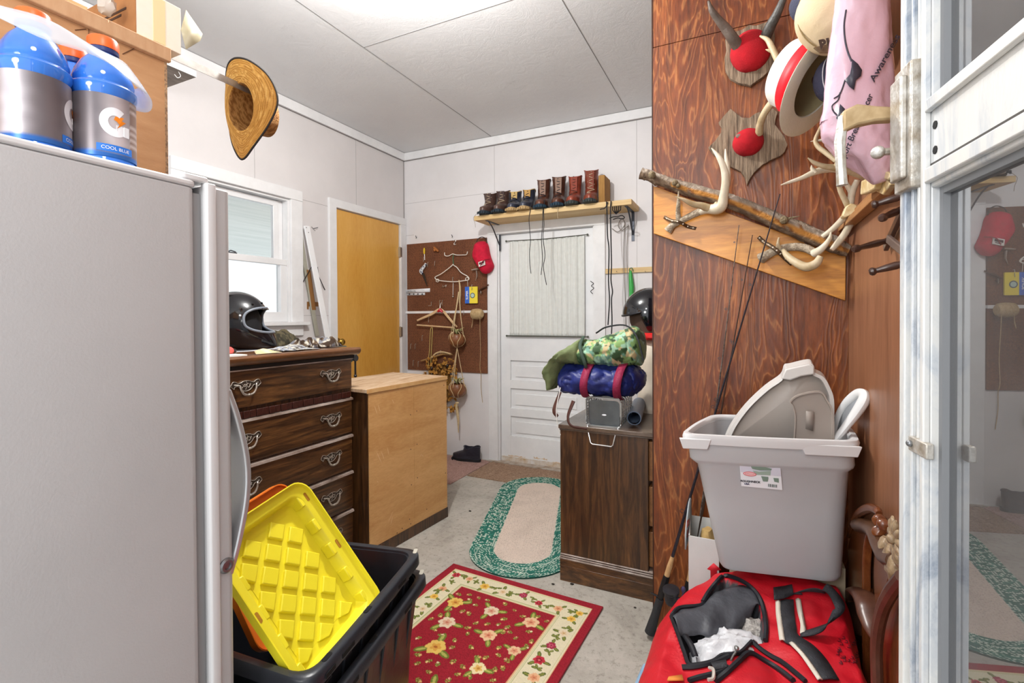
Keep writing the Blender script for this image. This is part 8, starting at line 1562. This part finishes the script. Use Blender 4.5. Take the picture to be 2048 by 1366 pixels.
# ------------------------------------------------------------------ rugs and mats
def paint_rug():
    rs = 0.0028; Wd, Ln = 0.775, 1.16; nx, ny = int(Wd/rs), int(Ln/rs); X = (np.arange(nx)+0.5)*rs; Y = (np.arange(ny)+0.5)*rs
    XX, YY = np.meshgrid(X, Y); img = np.zeros((ny, nx, 3)); r_ = np.random.default_rng(5)
    D = np.minimum(np.minimum(XX, Wd-XX), np.minimum(YY, Ln-YY))
    def C(h): return np.array(lin(h))
    img[:] = C('#9c1d2c'); nz = r_.random((ny, nx, 1)); img = img*(0.75+0.5*nz)
    cream = (D > 0.035) & (D < 0.155); img[cream] = C('#e9e0bf')*(0.92+0.14*r_.random((cream.sum(), 1)))
    for lo_, hi_, c in ((0.035, 0.040, '#e8bb88'), (0.150, 0.155, '#e0b383'), (0.043, 0.047, '#d6d09c'), (0.138, 0.142, '#b9bd84'), (0.146, 0.149, '#cfc78e')):
        img[(D > lo_) & (D < hi_)] = C(c)
    def ell(cx, cy, a, b, th, col, jag=0.0):
        i0, i1 = max(0, int((cy-max(a, b)*1.3)/rs)), min(ny, int((cy+max(a, b)*1.3)/rs)+1); j0, j1 = max(0, int((cx-max(a, b)*1.3)/rs)), min(nx, int((cx+max(a, b)*1.3)/rs)+1)
        if i0 >= i1 or j0 >= j1: return
        x = XX[i0:i1, j0:j1]-cx; y = YY[i0:i1, j0:j1]-cy; u = x*cos(th)+y*sin(th); v = -x*sin(th)+y*cos(th); r2 = np.sqrt((u/a)**2+(v/b)**2); an = np.arctan2(v, u)
        mk = r2 < 1+jag*np.sin(an*5+th); img[i0:i1, j0:j1][mk] = C(col)
    def leaf(cx, cy, l, th, c1='#6f7a2e', c2='#b3b45c'):
        ell(cx+l*0.5*cos(th), cy+l*0.5*sin(th), l*0.55, l*0.26, th, c1); ell(cx+l*0.52*cos(th), cy+l*0.52*sin(th), l*0.38, l*0.12, th, c2)
    def flower(cx, cy, r, c0, c1, c2, leaves=4, lc=('#6f7a2e', '#b3b45c')):
        for k in range(leaves): leaf(cx+r*0.7*cos(k*2.1+cx*50), cy+r*0.7*sin(k*2.1+cx*50), r*1.3, k*2.1+cx*50, *lc)
        for k in range(6): a = k*pi/3+cx*20; ell(cx+r*0.5*cos(a), cy+r*0.5*sin(a), r*0.52, r*0.42, a, c0, 0.08)
        for k in range(5): a = k*1.257+cx*33; ell(cx+r*0.28*cos(a), cy+r*0.28*sin(a), r*0.30, r*0.20, a, c1)
        ell(cx, cy, r*0.2, r*0.16, 0, c2)
    def twig(cx, cy, s):
        th = r_.random()*6.28
        for k in range(4): leaf(cx+s*0.5*k*cos(th)*0.6, cy+s*0.5*k*sin(th)*0.6, s*0.75, th+(1 if k % 2 else -1)*0.9)
        ell(cx+s*1.3*cos(th), cy+s*1.3*sin(th), s*0.35, s*0.27, th, r_.choice(['#e7b778', '#e9cf8a', '#e3a087', '#ecd9b2']))
    placed = []
    kinds = [('#ecc768', '#e0a64a', '#b96a2a'), ('#ecc49a', '#e39b78', '#c46a50'), ('#e9d3b4', '#dca98a', '#cf7c62'), ('#f0dfae', '#e7b964', '#c98a3a')]
    for (fx, fy, rr5, kd) in ((0.20, 0.27, 0.036, 0), (0.37, 0.25, 0.033, 2), (0.55, 0.24, 0.034, 1), (0.25, 0.40, 0.036, 2), (0.44, 0.39, 0.033, 1), (0.30, 0.54, 0.040, 0), (0.57, 0.42, 0.026, 1), (0.50, 0.56, 0.030, 3), (0.21, 0.68, 0.036, 1), (0.42, 0.72, 0.036, 0), (0.56, 0.72, 0.03, 2), (0.32, 0.86, 0.036, 3), (0.52, 0.9, 0.034, 1)):
        flower(fx, fy, rr5, *kinds[kd]); placed.append((fx, fy, rr5))
    for _ in range(900):
        x, y = 0.175+r_.random()*(Wd-0.35), 0.175+r_.random()*(Ln-0.35)
        if all((x-a)**2+(y-b)**2 > (c+0.022)**2 for a, b, c in placed): twig(x, y, 0.012+0.006*r_.random()); placed.append((x, y, 0.017))
    bk = [('#c23242', '#8e1526', '#dd7a74'), ('#eab98c', '#e0936a', '#c97650'), ('#ecc45c', '#dfa23a', '#b97f2a'), ('#e9d9ba', '#e3c49a', '#c7a15c'), ('#a32a48', '#c95a6c', '#7c1830')]
    per_ = []
    for q_, s in enumerate(np.arange(0.07, Wd-0.05, 0.045)): per_ += [(q_, s, 0.095), (q_+3, s, Ln-0.095)]
    for q_, s in enumerate(np.arange(0.15, Ln-0.15, 0.045)): per_ += [(q_+1, 0.095, s), (q_+4, Wd-0.095, s)]
    for i, x, y in per_:
        jx, jy = (r_.random(2)-0.5)*0.030; x += jx; y += jy
        if i % 2 == 0: flower(x, y, 0.016+0.008*r_.random(), *bk[i//2 % 5], leaves=4, lc=('#5d6a2a', '#8a8f42'))
        else:
            for k in range(5): leaf(x, y, 0.020, r_.random()*6.28, '#5d6a2a', '#8f9246')
    return img, Wd, Ln, nx, ny
img, RW, RL, nx, ny = paint_rug()
RC = Vector((-1.334, 2.066, 0)); rx_ = (Vector((-0.566, 2.030, 0))-RC).normalized(); ry_ = Vector((rx_.y, -rx_.x, 0))
m = MB(); vs = []
for j in range(ny):
    for i in range(nx):
        p = RC+rx_*(RW*i/(nx-1))+ry_*(RL*j/(ny-1)); vs.append((p.x, p.y, 0.0085))
m.add(vs, [(j*nx+i, j*nx+i+1, (j+1)*nx+i+1, (j+1)*nx+i) for j in range(ny-1) for i in range(nx-1)], [tuple(c) for c in img.reshape(-1, 3)])
RG = thing('floral_rug', 'rectangular dark red rug with cream floral border on the concrete floor', 'rug', RC)
m.build('rug_pile', vcol('rug_wool', 0.95, bmp=0.5, bsc=900), RG, world=True, smooth=0)
m = MB(); c4 = [RC, RC+rx_*RW, RC+rx_*RW+ry_*RL, RC+ry_*RL]; m.loft([[c+Vector((0, 0, 0.001)) for c in c4], [c+Vector((0, 0, 0.008)) for c in c4]]); m.build('rug_backing', mat('dark_red_binding', '#6e1520', 0.9), RG, world=True)
m = MB(); m.tube([c+Vector((0, 0, 0.0055)) for c in c4], 0.0045, 6, closed=True); m.build('bound_edge', mat('red_binding', '#8f1c2a', 0.9), RG, world=True)
# oval braided rug
OV = thing('braided_oval_rug', 'oval braided rug, cream centre with a green and white flecked border', 'rug', (-1.22, 2.78, 0))
oc_, oa, oL, oR = Vector((-1.215, 2.785, 0)), R(107), 0.45, 0.285
un = Vector((cos(oa), sin(oa), 0)); vn = Vector((-sin(oa), cos(oa), 0)); NT = 1500; NR = 76
def stad(s, r):                              # s: 0..1 around the stadium, r: radius
    Ltot = 4*oL+2*pi*0.2; q = s*Ltot
    if q < 2*oL: return un*(q-oL)+vn*r
    q -= 2*oL
    if q < pi*0.2: a = q/0.2; return un*(oL+r*sin(a))+vn*(r*cos(a))
    q -= pi*0.2
    if q < 2*oL: return un*(oL-q)-vn*r
    q -= 2*oL; a = q/0.2; return un*(-oL-r*sin(a))-vn*(r*cos(a))
g1, g2, g3 = np.array(lin('#22665a')), np.array(lin('#d5e3d3')), np.array(lin('#2f7d6c')); k1, k2, k3 = np.array(lin('#d9c9bb')), np.array(lin('#c9b6a8')), np.array(lin('#8e7f74'))
vs = []; cs2 = []; bw_ = 0.0125
for j in range(NR):
    r = oR*j/(NR-1); band = int(r/bw_); 
    for i in range(NT):
        p = oc_+stad(i/NT, r); fr_ = (r/bw_) % 1.0; z = 0.0075+0.0018*sin(pi*fr_); vs.append((p.x, p.y, z))
        if r > oR-0.132:
            Lt_ = 4*oL+2*pi*0.2; sq = i/NT*Lt_; al = sq if sq < 2*oL else (2*oL+(sq-2*oL)*r/0.2 if sq < 2*oL+pi*0.2 else (2*oL+pi*r+sq-2*oL-pi*0.2 if sq < 4*oL+pi*0.2 else 4*oL+pi*r+(sq-4*oL-pi*0.2)*r/0.2))
            u_ = al/0.0125+band*0.41; cell = int(u_); ph = u_-cell; hsh = (sin(cell*12.9898+band*78.233)*43758.5453) % 1.0; dk = abs(fr_-0.5)
            c = g2 if (hsh < 0.46 and 0.12 < ph < 0.78 and dk < 0.36) else (g1 if hsh < 0.8 else g3)
        else: 
            q = mnoise.noise(Vector((p.x*9, p.y*9, 0))); n_ = rng.random(); c = k1 if n_ > 0.18+0.25*max(0, q) else (k2 if n_ > 0.05 else k3)
            c = c*(1-0.12*max(0, q))
        cs2.append(tuple(c))
m = MB(); m.add(vs, [(j*NT+i, j*NT+(i+1) % NT, (j+1)*NT+(i+1) % NT, (j+1)*NT+i) for j in range(NR-1) for i in range(NT)], cs2); m.build('braid', vcol('braided_cotton', 0.9, bmp=0.4, bsc=500), OV, world=True, smooth=60)
m = MB(); m.loft([[oc_+stad(i/300, oR-0.001)+Vector((0, 0, z)) for i in range(300)] for z in (0.0005, 0.0065)]); m.build('braid_edge', mat('dark_green_edge', '#1d4d43', 0.9), OV, world=True)
def fibre_mat(name, cols):
    m, nt, b = nodes(name); v = coords(nt, (1, 1, 1))
    n = N(nt, 'ShaderNodeTexNoise', Scale=36.0, Detail=7.0, Roughness=0.75, Distortion=2.5); nt.links.new(v, n.inputs['Vector'])
    k = len(cols); nt.links.new(ramp(nt, n.outputs[0], [(0.30+0.40*i/(k-1), c) for i, c in enumerate(cols)]), b.inputs['Base Color']); b.inputs['Roughness'].default_value = 0.95; bump(nt, b, n.outputs[0], 0.8, 0.01); return m
m = MB(); m.prism([(-1.99, 3.285), (-1.03, 3.265), (-1.03, 3.67), (-1.99, 3.68)], 0.0005, 0.006); tag(m.build('door_mat', fibre_mat('brown_fibre', ['#5a4234', '#8c6f59', '#a98c74', '#c6ab92']), None), 'flat brown fibre mat on the floor in front of the white back door', 'mat')
m = MB(); m.prism([(-2.88, 3.05), (-2.003, 3.062), (-1.998, 3.70), (-2.88, 3.70)], 0.0005, 0.006); tag(m.build('floor_mat', fibre_mat('pinkish_fibre', ['#6e4c48', '#9d7a72', '#b9968c', '#d0b3a8']), None), 'flat pinkish brown mat under the black slip-on shoes', 'mat')
for px, py, s_, lb_ in ((1144, 1168, .010, 'dark crumb on the concrete just left of the low dresser corner'), (1106, 1168, .008, 'dark crumb on the concrete between the oval rug and the low dresser'), (940, 1022, .010, 'dark crumb on the concrete left of the oval rug'), (1270, 1215, .006, 'dark crumb on the concrete in front of the low dresser')):
    p = at(px, py, 'z', 0.003); m = MB(); m.ball(p, (s_, s_*0.6, s_*0.4), 5); m.v = [q+Vector((0.002*mnoise.noise(q*300), 0.002*mnoise.noise(q*280), 0)) for q in m.v]
    tag(m.build('dirt_crumb', mat('dark_crumb', '#2c2620', 0.9), None), lb_, 'debris', 'crumbs of dirt on the floor')
